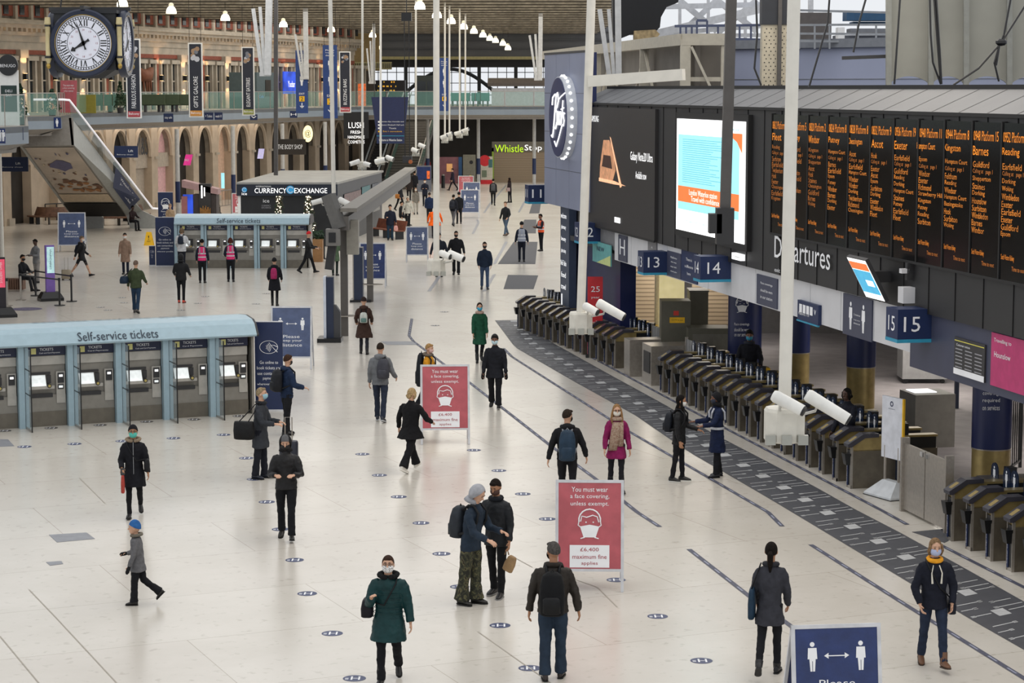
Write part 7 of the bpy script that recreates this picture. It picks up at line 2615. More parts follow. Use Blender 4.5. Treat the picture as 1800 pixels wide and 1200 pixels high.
    for sd, (sh, e, wr, d1, d2) in zip((1, -1), A):
        pts = [sh - V3(sd * .06, 0, -.012), sh - V3(sd * .012, 0, .0), sh + d1 * .05, sh.lerp(e, .5), e, e.lerp(wr, .5), wr - d2 * .008]
        rd_ = [.058, .060, .066, .064, .058, .054, .047]
        if puff:
            rd_ = [q * 1.15 for q in rd_]
        mb.tube(pts, rd_, 12, tm)
    o = mb.build('jacket' if hem > .72 else 'coat', t, smooth=True)
    remesh(o, vox, 3)
    if not far:
        folds(o, .038 if not puff else .03)
    if puff and not far:
        mb = MB()
        for tt in [.36 - .065 * i for i in range(12)]:
            z_ = pel.z + tt
            if z_ < pel.z + hz + .03:
                break
            wq = .178 if tt > .25 else (.168 if tt > .05 else .18)
            # stitched seam shown as a slim dark line
            mb.tube(ring(sp(tt) if tt > 0 else V3(0, 0, z_), (wq * w_ + .006 + max(0, -tt) * flare * 2) * .985, (.128 + max(0, -tt) * .08) * .985, None, 18)[0:18] + [ring(sp(tt) if tt > 0 else V3(0, 0, z_), (wq * w_ + .006 + max(0, -tt) * flare * 2) * .985, (.128 + max(0, -tt) * .08) * .985, None, 18)[0]], .0045, 4, tm)
        mb.build('quilting', t)
    if zip_:
        mb = MB()
        mb.tube([sp(.5) + V3(0, -.095, 0), sp(.4) + V3(0, -.13, 0), sp(.1) + V3(0, -.136, 0), V3(0, -.145, pel.z + hz + .02)], .006, 5, M('zip_pale', zip_, .4))
        mb.build('zip', t)
    # --- trousers
    bm = fabric(bottom) if not camo else CAMO
    mb = MB()
    mb.rings([ring(sp(.06), .145 * w_, .105), ring(sp(-.02), .165 * w_, .115), ring(sp(-.10), .155 * w_, .11)], bm)
    for sd, (hip, kn, an, b) in zip((1, -1), L):
        end = kn.lerp(an, .55) if barecalf else an + (an - kn).normalized() * .01
        mb.tube([hip + V3(0, 0, .03), hip + V3(0, 0, -.05), hip.lerp(kn, .5), kn, kn.lerp(an, .5) if not barecalf else kn.lerp(an, .3), end], [.088, .092 * wide ** .5, .082 * wide ** .7, .064 * max(wide, .9), .060 * max(wide, .9), (.048 + (wide - .85) * .08) * max(wide, .95)], 12, bm)
    o = mb.build('trousers', t, smooth=True)
    remesh(o, vox, 2)
    if not far:
        folds(o, .028)
    # --- shoes
    sm_ = M('shoe_' + shoes, shoes, .45, var=.1)
    for sd, (hip, kn, an, b) in zip((1, -1), L):
        mb = MB()
        f = V3(sd * .12, -math.cos(R(b)), math.sin(R(b))).normalized()
        dn = V3(0, -math.sin(R(b)), -math.cos(R(b)))
        xx = V3(1, 0, 0)
        def sc(u, wq, h0, h1):
            c = an + f * u
            return [c + xx * wq * math.cos(a_) + dn * (.083 - h0 - (h1 - h0) * (.5 + .5 * math.sin(a_))) for a_ in [2 * pi * k / 12 for k in range(12)]]
        mb.rings([sc(-.078, .018, .02, .07), sc(-.065, .034, .008, .10), sc(-.02, .038, .008, .12), sc(.03, .040, .008, .105), sc(.08, .045, .008, .078), sc(.13, .043, .008, .058), sc(.165, .03, .01, .045), sc(.178, .012, .015, .035)], sm_)
        if boot:
            mb.tube([an + dn * .02, an.lerp(kn, boot * .5), an.lerp(kn, boot)], [.048, .052, .054], 12, sm_)
        sl = M('sole_' + (sole or '0b0b0c'), sole or '0b0b0c', .6)
        mb.rings([[an + f * u + xx * wq * sx_ + dn * (.085 - hz_) for sx_, hz_ in ((-1, 0), (1, 0), (1, .018), (-1, .018))] for u, wq in ((-.082, .02), (-.06, .036), (.03, .040), (.1, .047), (.15, .042), (.182, .015))], sl)
        mb.build('shoe', t, smooth='auto')
    if gloves:
        for k in (0, 1):
            wr, d2 = A[k][2], A[k][4]
            MB().tube([wr - d2 * .01, wr + d2 * .04, wr + d2 * .12, wr + d2 * .16], [.034, .042, .042, .02], 10, fabric(gloves)).build('glove', t, smooth=True)
    if scarf:
        sm2 = M('scarf_plaid', 'cdb9a4', .9, var=.35, scale=30, hex2='8a6a5a') if scarf == 'plaid' else fabric(scarf)
        mb = MB()
        mb.tube([sp(.515) + V3(.09 * math.cos(a_), .0 + .09 * math.sin(a_), .0) for a_ in [2 * pi * k / 16 for k in range(17)]], .042, 8, sm2)
        if scarf == 'plaid':
            mb.rings([[sp(tt) + V3(x - .02 - dx, -.15 - (.01 if abs(x) < .05 else 0), 0) for x in (-.09 * q, -.03, .03, .09 * q)] + [sp(tt) + V3(x - .02 - dx, -.125, 0) for x in (.09 * q, .03, -.03, -.09 * q)] for tt, q, dx in ((.46, .8, 0), (.3, 1, .01), (.1, 1.0, .04), (-.1, .9, .07))], sm2)
            mb.rings([[sp(tt) + V3(x + .07, -.145, 0) for x in (-.05, .05)] + [sp(tt) + V3(x + .07, -.12, 0) for x in (.05, -.05)] for tt in (.46, .2, -.02)], sm2)
        mb.build('scarf', t, smooth=True)
    if vest:
        vm = M('vest_' + vest, vest, .6, var=.06)
        mb = MB()
        mb.rings([ring(sp(tt), a_, b_, Tn) for tt, a_, b_ in ((.49, .10 * sh_, .095), (.44, .158 * sh_, .118), (.38, .172 * sh_, .135), (.2, .172 * sh_, .135), (.0, .182 * w_, .14), (-.06, .186 * w_, .143))], vm, cap=False)
        v0 = mb.build('vest', t, smooth=True)
        st = M('reflective_silver', 'c8ccd2', .35, var=.05)
        mb = MB()
        for tt in (.06, .2):
            mb.rings([ring(sp(tt + dz), .182 * w_, .143, Tn) for dz in (0, .045)], st, cap=False)
        for sd in (-1, 1):
            for yy in (-1, 1):
                mb.rings([[sp(.2) + V3(sd * .08 - .022, yy * .141, 0), sp(.2) + V3(sd * .08 + .022, yy * .141, 0)], [sp(.46) + V3(sd * .08 - .022, yy * .118, 0), sp(.46) + V3(sd * .08 + .022, yy * .118, 0)]], st, cap=False)
        mb.build('reflective_strip', v0)
    if stripe:
        st = M('stripe_' + stripe, stripe, .35)
        mb = MB()
        mb.rings([ring(sp(.05 + dz), .185 * w_, .142, Tn) for dz in (0, .05)], st, cap=False)
        for sd in (-1, 1):
            mb.tube([sp(.48) + V3(sd * .08, -.08, 0), sp(.40) + V3(sd * .10, -.133, 0), sp(.28) + V3(sd * .06, -.142, 0)], .02, 6, st)
            mb.tube([sp(.48) + V3(sd * .08, .08, 0), sp(.40) + V3(sd * .12, .128, 0), sp(.25) + V3(sd * .13, .128, 0)], .02, 6, st)
        mb.build('silver_stripe', t)
    # --- bags and things carried stay things of their own
    ip = lambda v: v
    for bg_ in bags:
        kind, colr, lab = bg_[:3]
        ex_ = bg_[3] if len(bg_) > 3 else {}
        cm = fabric(colr, .6)
        Mw = Matrix.Translation((g.x, g.y, z0)) @ Matrix.Rotation(R(yaw), 4, 'Z') @ Matrix.Scale(s_, 4)
        if kind == 'backpack':
            W, H, D = ex_.get('w', .15), ex_.get('h', .23), ex_.get('d', .085)
            c = sp(ex_.get('t', .25)) + V3(ex_.get('x', 0), .135 + D, 0)
            bt_ = T('backpack', lab, 'backpack', Mw @ (c - V3(0, 0, H)), R(yaw))
            bt_.scale = (s_,) * 3
            off = -(c - V3(0, 0, H))
            mb = MB()
            mb.rings([ring(c + off + V3(0, dy, z), W * q, D * q2, None, 20, sq=.35) for z, q, q2, dy in ((-H, .7, .75, 0), (-H * .92, .95, 1.0, .01), (-H * .3, 1.0, 1.15, .015), (H * .4, .95, 1.0, 0), (H * .85, .75, .8, -.01), (H, .4, .5, -.02))], cm)
            mb.build('bag_body', bt_, smooth=True)
            MB().rings([ring(c + off + V3(0, D * .95, z), W * .7 * q, .05 * q, None, 16, sq=.35) for z, q in ((-H * .85, .7), (-H * .8, 1), (-H * .15, 1), (-H * .05, .7))], fabric(ex_.get('pocket', colr), .5)).build('front_pocket', bt_, smooth=True)
            sc_ = fabric(ex_.get('strap', '17181b'), .7)
            for sd in (-1, 1):
                if ex_.get('one') and sd != ex_['one']:
                    continue
                MB().tube([q + off for q in (c + V3(sd * .07, -D, H * .8), sp(.50) + V3(sd * .09, .06, .02), sp(.50) + V3(sd * .10, -.03, .02), sp(.42) + V3(sd * .125, -.125, 0), sp(.28) + V3(sd * .14, -.125, 0), sp(.16) + V3(sd * .165, -.05, 0), c + V3(sd * W * .8, -D * .6, -H * .7))], .019, 6, sc_).build('shoulder_strap', bt_, smooth=True)
            MB().tube([q + off for q in (c + V3(-.03, -.03, H * .95), c + V3(0, -.03, H * 1.12), c + V3(.03, -.03, H * .95))], .008, 5, sc_).build('grab_loop', bt_)
        else:
            sd = ex_.get('side', 1)
            W, H, D = ex_.get('w', .13), ex_.get('h', .13), ex_.get('d', .055)
            if kind in ('hand', 'phone', 'paper'):
                hp = hands[0 if sd == 1 else 1][0]
            if kind == 'phone':
                bt_ = tag(MB().box(-.035, .035, -.006, .006, -.07, .07, BLACK).build('mobile_phone', loc=Mw @ (hp + V3(0, -.02, .02))), lab, 'phone')
                bt_.rotation_euler = (R(-40), 0, R(yaw))
                continue
            if kind in ('hand', 'paper'):
                c = hp + V3(ex_.get('x', 0), ex_.get('y', 0), -ex_.get('drop', .12) - H)
                loop = [c + V3(-W * .4, 0, H), hp + V3(0, 0, -.0), c + V3(W * .4, 0, H)]
                if abs(W) < abs(D):
                    loop = [c + V3(0, -D * .4, H), hp, c + V3(0, D * .4, H)]
            elif kind == 'tote':
                c = sp(ex_.get('t', -.02)) + V3(sd * (.185 * w_ + D + .02), ex_.get('y', .03), 0)
                loop = [c + V3(0, -W * .45, H), sp(.49) + V3(sd * .13, -.03, .03), sp(.49) + V3(sd * .13, .04, .03), c + V3(0, W * .45, H)]
            else:
                c = sp(ex_.get('t', -.02)) + V3(sd * (.185 * w_ + D), ex_.get('y', -.05), 0)
                loop = [c + V3(0, -W * .6, H), sp(.15) + V3(sd * .05, -.14, 0), sp(.44) + V3(-sd * .11, -.12, 0), sp(.50) + V3(-sd * .12, .0, .02), sp(.40) + V3(-sd * .08, .13, 0), sp(.1) + V3(sd * .12, .13, 0), c + V3(0, W * .6, H)]
            nm = ex_.get('name', 'shoulder_bag' if kind != 'paper' else 'paper_bag')
            bt_ = T(nm, lab, 'bag', Mw @ (c - V3(0, 0, H)), R(yaw))
            bt_.scale = (s_,) * 3
            off = -(c - V3(0, 0, H))
            if kind in ('tote', 'shoulder', 'cross'):
                a_, b_ = D, W
            else:
                a_, b_ = W, D
            tl = Matrix.Rotation(R(ex_.get('tilt', 0)), 4, 'Y')
            MB().rings([[tl @ q for q in ring(V3(0, 0, H + z), a_ * q1, b_ * q2, None, 18, sq=.45)] for z, q1, q2 in ((-H, .8, .8), (-H * .9, 1, .95), (0, 1.05, 1), (H * .8, .8, .95), (H, .6, .9))], cm).build('bag_body', bt_, smooth=True)
            MB().tube([q + off for q in loop], .010, 6, fabric(ex_.get('strap', '17181b'), .6)).build('strap', bt_, smooth=True)
    return t
CAMO = bpy.data.materials.new('camouflage_cloth')
CAMO.use_nodes = True
n = CAMO.node_tree
vo = n.nodes.new('ShaderNodeTexNoise')
vo.inputs['Scale'].default_value = 11
vo.inputs['Detail'].default_value = 2
vo.inputs['Distortion'].default_value = 1.5
co = n.nodes.new('ShaderNodeTexCoord')
n.links.new(co.outputs['Object'], vo.inputs['Vector'])
rr = n.nodes.new('ShaderNodeValToRGB')
rr.color_ramp.interpolation = 'CONSTANT'
rr.color_ramp.elements[0].color = (*lin('23241c'), 1)
rr.color_ramp.elements[1].position = .47
rr.color_ramp.elements[1].color = (*lin('393b2b'), 1)
e = rr.color_ramp.elements.new(.56)
e.color = (*lin('5c593e'), 1)
e = rr.color_ramp.elements.new(.63)
e.color = (*lin('2b2219'), 1)
n.links.new(vo.outputs[0], rr.inputs[0])
n.links.new(rr.outputs[0], n.nodes['Principled BSDF'].inputs['Base Color'])
n.nodes['Principled BSDF'].inputs['Roughness'].default_value = .9

WALK = ((24, 10), (-16, 12))
WALK2 = ((-14, 22), (22, 6))
STAND = ((3, 3), (-3, 2))
# ---- near people
person(237, 908, 1.66, 8, 'woman in a long black padded coat with fur hood and turquoise mask walking forward', ((-14, 26), (14, 4)), ((6, 12, 20, 0), (2, 12, 62, 12)), sex='f',
       top='15161c', hem=.58, flare=.045, puff=0, build=1.12, bottom='121317', wide=.85, skin='tan', hair=('none', '241a14'), hat=('beanie', '16161a'), mask='4fb3a6', glasses=True, fur='8a7a68', zip_='8f9296', nod=-6,
       bags=(('hand', 'a8423a', 'flat red carrier bag hanging from the hand of the woman in turquoise mask', {'side': -1, 'w': .035, 'h': .17, 'd': .11, 'drop': .04, 'name': 'carrier_bag', 'strap': '8a3a34'}),
             ('cross', '17181c', 'black handbag worn across the body of the woman in turquoise mask', {'side': 1, 'w': .13, 'h': .12, 't': .06, 'y': -.08}),
             ('phone', '111111', 'dark phone held by the woman in turquoise mask', {'side': -1})))
person(244, 1062, 1.24, -95, 'child in a grey jacket and blue woolly hat walking to the left', ((8, 6), (-12, 42)), ((0, 12, 20, 0), (6, 8, 72, 0)), sex='m', top='5f5f62', hem=.70, flare=.02, build=1.12, head=1.22,
       bottom='14151a', wide=1.2, shoes='1a1818', boot=.25, hair=('none', '2a201a'), hat=('beanie', '2d5f9a'), fur='6b665c', gloves='15161a', turn=8, nod=-2, name='child', skin='light', lean=4)
person(504, 948, 1.77, 2, 'man in a black hood, face covering and leather jacket checking his hands', ((14, 4), (-12, 8)), ((16, 14, 82, 38), (16, 14, 82, 38)), top='1f1f21', hem=.83, rough=.5, build=1.08, bottom='131419', wide=1.05,
       hair=('none', '1a1614'), hood='1b1b1d', hat=('beanie', '5a5a5c'), mask='121214', skin='light', nod=14, shoes='15120f')
person(459, 841, 1.80, 78, 'man in a dark grey overcoat and pale blue mask standing beside the navy banner', ((4, 3), (-4, 3)), ((18, 8, 68, 22), (18, 8, 68, 22)), top='33363c', hem=.58, flare=.03, bottom='191b24', wide=1.1, shoes='141a28',
       hair=('short', '8a7a60'), mask='8fb8c8', nod=-10, turn=4, skin='light', collar='23262c',
       bags=(('tote', '121316', 'big black shoulder bag of the man in the grey overcoat', {'side': -1, 'w': .20, 'h': .17, 'd': .11, 't': .02, 'y': .22}),))
person(505, 764, 1.78, 118, 'man in a navy padded jacket with black backpack facing the ticket machines', ((4, 3), (-4, 3)), ((16, 8, 60, 15), (16, 8, 60, 15)), top='1c2b45', hem=.80, puff=1, build=1.05, bottom='15161a', wide=1.1, shoes='14151a', boot=.3,
       hair=('short', '3c2a20'), mask='17181a', nod=6, turn=10, hooddown=True,
       bags=(('backpack', '17191f', 'black backpack with side bottle on the man in the navy padded jacket', {'w': .15, 'h': .24, 'd': .10}),))
person(669, 741, 1.80, 172, 'man in a grey hooded jacket and dark jeans walking away', ((10, 4), (-10, 10)), ((2, 10, 12, 0), (14, 14, 40, 0)), top='6b6e72', hem=.80, build=1.1, bottom='272e3e', wide=1.02, shoes='1d2230', sole='b8bcc0', hair=('short', '2c231c'), hooddown=True, nod=10,
       bags=(('backpack', '3b3c44', 'dark grey backpack slung off one shoulder of the man in the grey jacket', {'w': .14, 'h': .22, 'd': .085, 'x': -.11, 'one': -1}),))
person(722, 828, 1.70, 148, 'woman in a wide black poncho coat and white shoes striding away', ((24, 2), (-24, 8)), ((4, 26, 20, 0), (10, 34, 60, 30)), sex='f', top='101013', hem=.70, flare=.09, build=1.28, bottom='121216', wide=1.25, shoes='d8d4cc', sole='e8e6e0',
       hair=('bob', 'a58d68'), nod=6, turn=-20, skin='light', lean=4)
person(753, 727, 1.66, 68, 'woman in a mustard jacket with fur hood walking behind the farther red board', WALK, sex='f', top='c98c24', hem=.76, fur='6b6258', build=1.05, bottom='1c1d22', mask='c7a6a0', hair=('short', '9a7a50'), skin='light',
       bags=(('backpack', '1b1f26', 'tall black case on the back of the woman in the mustard jacket', {'w': .11, 'h': .42, 'd': .08, 't': .14}),))
person(843, 636, 1.68, 8, 'woman in a long green coat with blue mask and patterned scarf', ((-8, 30), (14, 2)), sex='f', top='1a4a36', hem=.52, flare=.04, bottom='15171c', wide=.85, shoes='101114', boot=.4, hair=('bun', '2a1f1a'), mask='2f9fc4', scarf='a88f84', skin='light')
person(870, 717, 1.76, -4, 'man in a black jacket and dark cap walking forward behind the green coat', ((12, 3), (-12, 14)), ((4, 10, 12, 0), (4, 10, 12, 0)), top='191b22', hem=.70, flare=.02, build=1.12, bottom='14151a', wide=1.15, hair=('short', '15120f'), hat=('beanie', '17181c'), mask='b9d3dc', skin='brown', gloves='101114')
person(640, 622, 1.64, 182, 'woman in a brown hooded coat walking away in the centre', ((10, 2), (-8, 6)), ((10, 14, 50, 10), (10, 14, 50, 10)), sex='f', top='3b2a24', hem=.50, flare=.10, build=1.1, bottom='2a2b33', wide=.85, shoes='1a1718', boot=.4, hair=('none', '1c1512'), hat=('beanie', '2a201e'), hooddown=True, nod=14,
       bags=(('backpack', 'b9beb8', 'small white and green backpack on the woman in the brown coat', {'w': .12, 'h': .16, 'd': .06, 't': .2, 'pocket': '5f7d78'}),))
person(997, 893, 1.80, 178, 'man in black with a dark blue backpack walking away above the near red board', ((12, 4), (-12, 10)), ((-8, 20, 14, 0), (10, 20, 16, 0)), top='15161a', hem=.84, build=1.08, bottom='14151a', hair=('short', '2a221c'), turn=-38, mask='101012', hooddown=True,
       bags=(('backpack', '1f3346', 'dark blue hiking backpack with grey straps on the man in black', {'w': .15, 'h': .27, 'd': .10, 't': .2, 'strap': '9a9ea4'}),))
person(1083, 866, 1.68, 4, 'woman in a magenta coat with a plaid scarf and white mask', ((10, 2), (-10, 8)), ((4, 12, 18, 0), (4, 12, 22, 0)), sex='f', top='7c1b50', hem=.66, flare=.04, build=1.0, bottom='1a1a20', wide=.9, shoes='15151a', boot=.5, hair=('long', '8a6a48'), mask='d9d5cc', scarf='plaid', glasses=True, skin='light')
person(1193, 846, 1.70, 72, 'woman in a black jacket with long dark hair talking to the steward', ((5, 3), (-6, 3)), ((20, 8, 55, 10), (0, 8, 14, 0)), sex='f', top='17181b', hem=.74, build=1.08, bottom='14151a', wide=.9, shoes='17181a', sole='d6d6d2', hair=('long', '14100e'), mask='dcdcda', turn=8, skin='tan',
       bags=(('backpack', '171b24', 'small black backpack on the long haired woman by the gates', {'w': .13, 'h': .2, 'd': .08}),))
person(1260, 838, 1.68, -78, 'steward in a long navy coat with silver bands and a dark headscarf', ((4, 2), (-4, 2)), ((34, 16, 50, 0), (28, 20, 58, 0)), sex='f', top='141f3c', hem=.50, flare=.035, build=1.14, bottom='14161c', wide=1.1, shoes='191c26', hair=('none', '15120f'), hat=('wrap', '15161a'), mask='20283a', stripe='b9bdc6', skin='brown')
person(828, 1062, 1.80, 62, 'person in a pale grey hood, blue jacket and camouflage trousers leaning over a phone', ((4, 4), (-6, 2)), ((22, 10, 62, 24), (24, 12, 46, 10)), top='24303e', hem=.78, build=1.15, bottom='3a3a28', camo=True, wide=1.35, shoes='1a1917', hair=('none', '2a2420'), hood='9a9ca2', nod=26, lean=9, skin='light',
       bags=(('backpack', '2a2f36', 'slate backpack on the person in camouflage trousers', {'w': .15, 'h': .23, 'd': .10}),))
person(873, 1048, 1.80, -24, 'young man in a dark jacket looking down at his phone beside the camouflage trousers', ((5, 2), (-6, 4)), ((2, 10, 20, 0), (22, 12, 84, 30)), top='1f2226', hem=.74, rough=.6, build=1.05, bottom='151619', wide=.95, shoes='1b1b1c', sole='8b8b8a', hair=('short', '1d1613'), mask='4a3028', nod=22, collar='14181f', skin='tan',
       bags=(('phone', '111111', 'black phone held by the young man in the dark jacket', {'side': -1}), ('paper', '9c7f5c', 'brown paper bag hanging from the hand of the young man', {'side': 1, 'w': .08, 'h': .12, 'd': .035, 'drop': .10, 'tilt': 24, 'strap': '8a7358'})))
person(972, 1193, 1.80, 176, 'grey haired man in a brown black jacket and blue jeans seen from behind', ((-4, 3), (6, 2)), ((0, 14, 14, 0), (4, 16, 12, 0)), top='2b2622', hem=.84, rough=.55, build=1.15, bottom='273444', wide=1.15, shoes='2a2220', hair=('short', '4b4846'), turn=28, mask='15151a', skin='tan', collar='2b2622',
       bags=(('backpack', '101114', 'big black rucksack on the grey haired man', {'w': .16, 'h': .27, 'd': .12, 't': .2}),))
person(684, 1200, 1.68, -2, 'woman in a dark teal padded coat and patterned mask walking towards the camera', ((-12, 26), (12, 3)), ((-2, 14, 14, 0), (20, 12, 105, 20)), sex='f', top='0e3436', hem=.58, flare=.05, puff=1, build=1.22, bottom='121318', wide=1.0, shoes='111113', boot=.4, hair=('short', '3a2a22'), mask='pattern', glasses=True, fur='17181a', nod=-8,
       rough=.5, bags=(('cross', '17151d', 'dark handbag under the arm of the woman in the teal coat', {'side': -1, 'w': .12, 'h': .12, 't': .08, 'y': .02, 'd': .08}),))
person(1352, 1184, 1.74, 168, 'woman with a dark ponytail in a charcoal coat walking away', ((-20, 24), (5, 0)), ((10, 10, 30, 8), (8, 12, 30, 8)), sex='f', top='34353c', hem=.66, flare=.03, build=1.0, bottom='15161b', wide=.82, shoes='111115', boot=.15, hair=('pony', '17120f'), hooddown=False, collar='2a2b30', skin='tan', lean=4,
       bags=(('tote', '1d3448', 'deep blue cloth tote on the shoulder of the woman with the ponytail', {'side': 1, 'w': .17, 'h': .20, 'd': .045, 't': -.0}),))
person(1638, 1172, 1.72, 4, 'woman in a navy jacket with a yellow hood and tan boots walking forward', ((20, 6), (-10, 10)), ((2, 16, 26, 20), (2, 16, 26, 20)), sex='f', top='171a26', hem=.78, build=1.15, bottom='232d40', wide=.98, shoes='6b4a34', sole='3a2a20', boot=.30, hair=('bob', '7a6248'), mask='a9b4d4', collar='e8a028', skin='light',
       bags=(('cross', '1a1c28', 'small dark bag on the hip of the woman with the yellow hood', {'side': 1, 'w': .10, 'h': .10, 't': -.14, 'y': .02}),))
# drawstrings of the yellow hood sit on the last person
t = [x for x in COL.objects if x.get('label', '').startswith('woman in a navy jacket with a yellow hood')][0]
mb = MB()
for sd in (-1, 1):
    mb.tube([V3(sd * .04, -.11, 1.42), V3(sd * .07, -.15, 1.32), V3(sd * .06, -.155, 1.18)], [.008, .008, .014], 6, fabric('d8d4c8'))
mb.build('drawstring', t)
# ---- middle distance
f_ = dict(far=True)
person(802, 484, 1.82, 0, 'broad man in black with a black mask left of the man in the navy jacket', WALK, ((6, 16, 14, 0), (6, 16, 14, 0)), top='1b1c20', hem=.82, build=1.2, bottom='15161a', wide=1.1, hair=('short', '1c1714'), mask='111114', **f_)
person(852, 509, 1.80, 4, 'man in a navy jacket and blue jeans walking forward', ((10, 3), (-10, 8)), ((2, 14, 20, 14), (2, 14, 20, 14)), top='1a2638', hem=.80, build=1.05, bottom='3c4c66', shoes='2a2c34', hair=('short', '2a211b'), mask='141417', skin='light', **f_)
person(772, 486, 1.78, 0, 'person in a dark jacket hidden behind the centre white pole', STAND, ((6, 18, 18, 0), (6, 18, 18, 0)), top='20242e', hem=.78, build=1.2, bottom='15161a', hair=('short', '15120f'), hat=('cap', '17181c'), **f_)
person(889, 415, 1.80, -30, 'man in a black top and faded jeans striding by the floor line', ((20, 4), (-20, 8)), ((10, 22, 40, 20), (-4, 18, 20, 0)), top='1d1f23', hem=.84, bottom='4a5a6c', shoes='5a4030', hair=('short', '5a4a3c'), **f_)
person(867, 361, 1.74, 178, 'far person in black with a grey backpack walking away', WALK, top='17181b', bottom='15161a', hair=('short', '15120f'), bags=(('backpack', '4a4c50', 'grey backpack on the far person in black', {}),), **f_)
person(896, 356, 1.66, -120, 'far woman with long dark hair and a pale bag', STAND, sex='f', top='2c2426', hem=.7, bottom='1b1b20', hair=('long', '1c1412'), bags=(('tote', 'a08c8c', 'pale pink bag on the far long haired woman', {'side': 1}),), **f_)
person(917, 460, 1.76, 180, 'steward in a silver grey vest standing on the dark mat', STAND, ((0, 14, 12, 0), (0, 14, 12, 0)), top='1a2030', bottom='171b28', hair=('none', '15120f'), hat=('beanie', '15161a'), vest='8d93a3', **f_)
person(951, 441, 1.74, -60, 'steward in an orange vest at the left edge of the Boots box', STAND, ((20, 10, 80, 30), (20, 10, 80, 30)), top='1a1c26', bottom='15161c', hair=('short', '15120f'), vest='e8541e', skin='brown', **f_)
person(764, 419, 1.66, 176, 'bent figure in a bright orange jacket behind the centre white pole', STAND, ((10, 20, 16, 0), (10, 20, 16, 0)), lean=14, nod=30, top='ee6318', hem=.66, flare=.10, build=1.45, bottom='1c1d24', hair=('short', '1b1613'), **f_)
person(755, 392, 1.74, 180, 'person in a deep blue jacket behind the orange jacket', STAND, top='1b2b4a', build=1.15, bottom='1c1d24', hair=('short', '3b322c'), **f_)
person(797, 397, 1.74, 160, 'person in black with a shoulder bag and grey trousers in the far centre', WALK, top='1a1d26', hem=.8, bottom='5a5a5e', hair=('short', '15120f'), bags=(('backpack', '1d212c', 'black backpack on the person in grey trousers', {}),), **f_)
person(807, 393, 1.78, 190, 'man in a black jacket with small white back lettering in the far centre', STAND, top='15171c', bottom='16171b', hair=('short', '15120f'), hat=('beanie', '15161a'), **f_)
person(717, 400, 1.70, 0, 'woman in a short white jacket and black leggings walking forward', WALK, ((4, 18, 12, 0), (4, 18, 12, 0)), sex='f', top='c4c2b8', hem=.78, build=1.05, bottom='1a1c22', wide=.85, hair=('short', '4b3c30'), hat=('beanie', 'c9c4b8'), scarf='8a8478', **f_)
person(731, 377, 1.66, 4, 'person in a grey patterned jacket and white mask left of the blue stand', WALK2, sex='f', top='77736c', hem=.75, bottom='a8a49c', hair=('long', '4b3c30'), mask='d9d5cc', **f_)
person(686, 422, 1.78, 8, 'man in a dark coat and blue trousers carrying a pink and white bag', STAND, ((2, 12, 20, 0), (20, 12, 80, 20)), top='1c2130', hem=.72, build=1.15, bottom='24384a', wide=1.1, hair=('short', '15120f'), hat=('beanie', '15161a'),
       bags=(('hand', 'd8a098', 'pink and white carrier bag held beside the blue trousers', {'side': 1, 'w': .10, 'h': .13, 'd': .04, 'drop': .05, 'name': 'carrier_bag'}),), **f_)
person(705, 397, 1.70, 70, 'person in black sitting at the end of the reddish bench', ((84, 80), (80, 76)), top='191a1e', bottom='17181c', hair=('short', '15120f'), **f_)
person(703, 370, 1.70, 60, 'person with a brown bag by the foot of the far stairs', WALK, sex='f', top='1d1e24', bottom='15161a', hair=('short', '1b1613'), bags=(('tote', 'a36a32', 'tan brown bag of the person by the foot of the far stairs', {'side': -1, 'w': .16, 'h': .14}),), **f_)
person(719, 352, 1.76, 170, 'person in a dark brown coat among the group by the far stairs', STAND, top='2b2524', hem=.65, bottom='17171b', hair=('short', '2b1f1a'), **f_)
person(729, 344, 1.74, 180, 'person in black nearest the blue stand by the far stairs', STAND, top='1a1b20', hem=.7, bottom='15161a', hair=('short', '15120f'), **f_)
person(747, 362, 1.74, 0, 'person in dark clothes and white mask right of the grey patterned jacket', STAND, ((20, 10, 80, 30), (20, 10, 80, 30)), top='1d2231', hem=.7, bottom='1a1c22', hair=('short', '15120f'), mask='d9d5cc', **f_)
person(796, 335, 1.70, -70, 'distant person in dark purple striding in front of the rose hoarding', ((26, 4), (-26, 10)), top='2c2636', hem=.7, bottom='1b1a20', hair=('short', '1b1613'), **f_)
person(542, 480, 1.74, 80, 'person in a red hat and black clothes walking right by the far ticket machines', ((20, 4), (-20, 12)), ((24, 8, 60, 10), (24, 8, 60, 10)), top='17181b', hem=.62, bottom='15161a', hair=('none', '15120f'), hat=('beanie', 'c0262c'), nod=16, bags=(('phone', '111111', 'phone held by the person in the red hat', {'side': 1}),), **f_)
person(589, 484, 1.70, 170, 'person in an olive green coat standing under the gantry display', ((3, 2), (-3, 2)), ((10, 10, 50, 10), (10, 10, 60, 10)), sex='f', top='566a52', hem=.58, flare=.03, build=1.1, bottom='17231f', wide=.9, hair=('short', '4a3c30'),
       bags=(('hand', '17181b', 'black handbag of the person in the olive green coat', {'side': 1, 'w': .14, 'h': .10, 'drop': .02, 'name': 'handbag'}),), **f_)
person(483, 537, 1.68, 180, 'woman in a black hooded coat walking away between the ticket blocks', ((8, 2), (-6, 4)), ((10, 12, 40, 8), (10, 12, 40, 8)), sex='f', top='17181f', hem=.54, flare=.05, build=1.15, bottom='15161a', wide=.9, boot=.5, hair=('none', '15120f'), hat=('beanie', '15161a'), hooddown=True,
       bags=(('backpack', 'a0265c', 'raspberry pink backpack on the woman in the black hooded coat', {'w': .12, 'h': .2, 'd': .07}),), **f_)
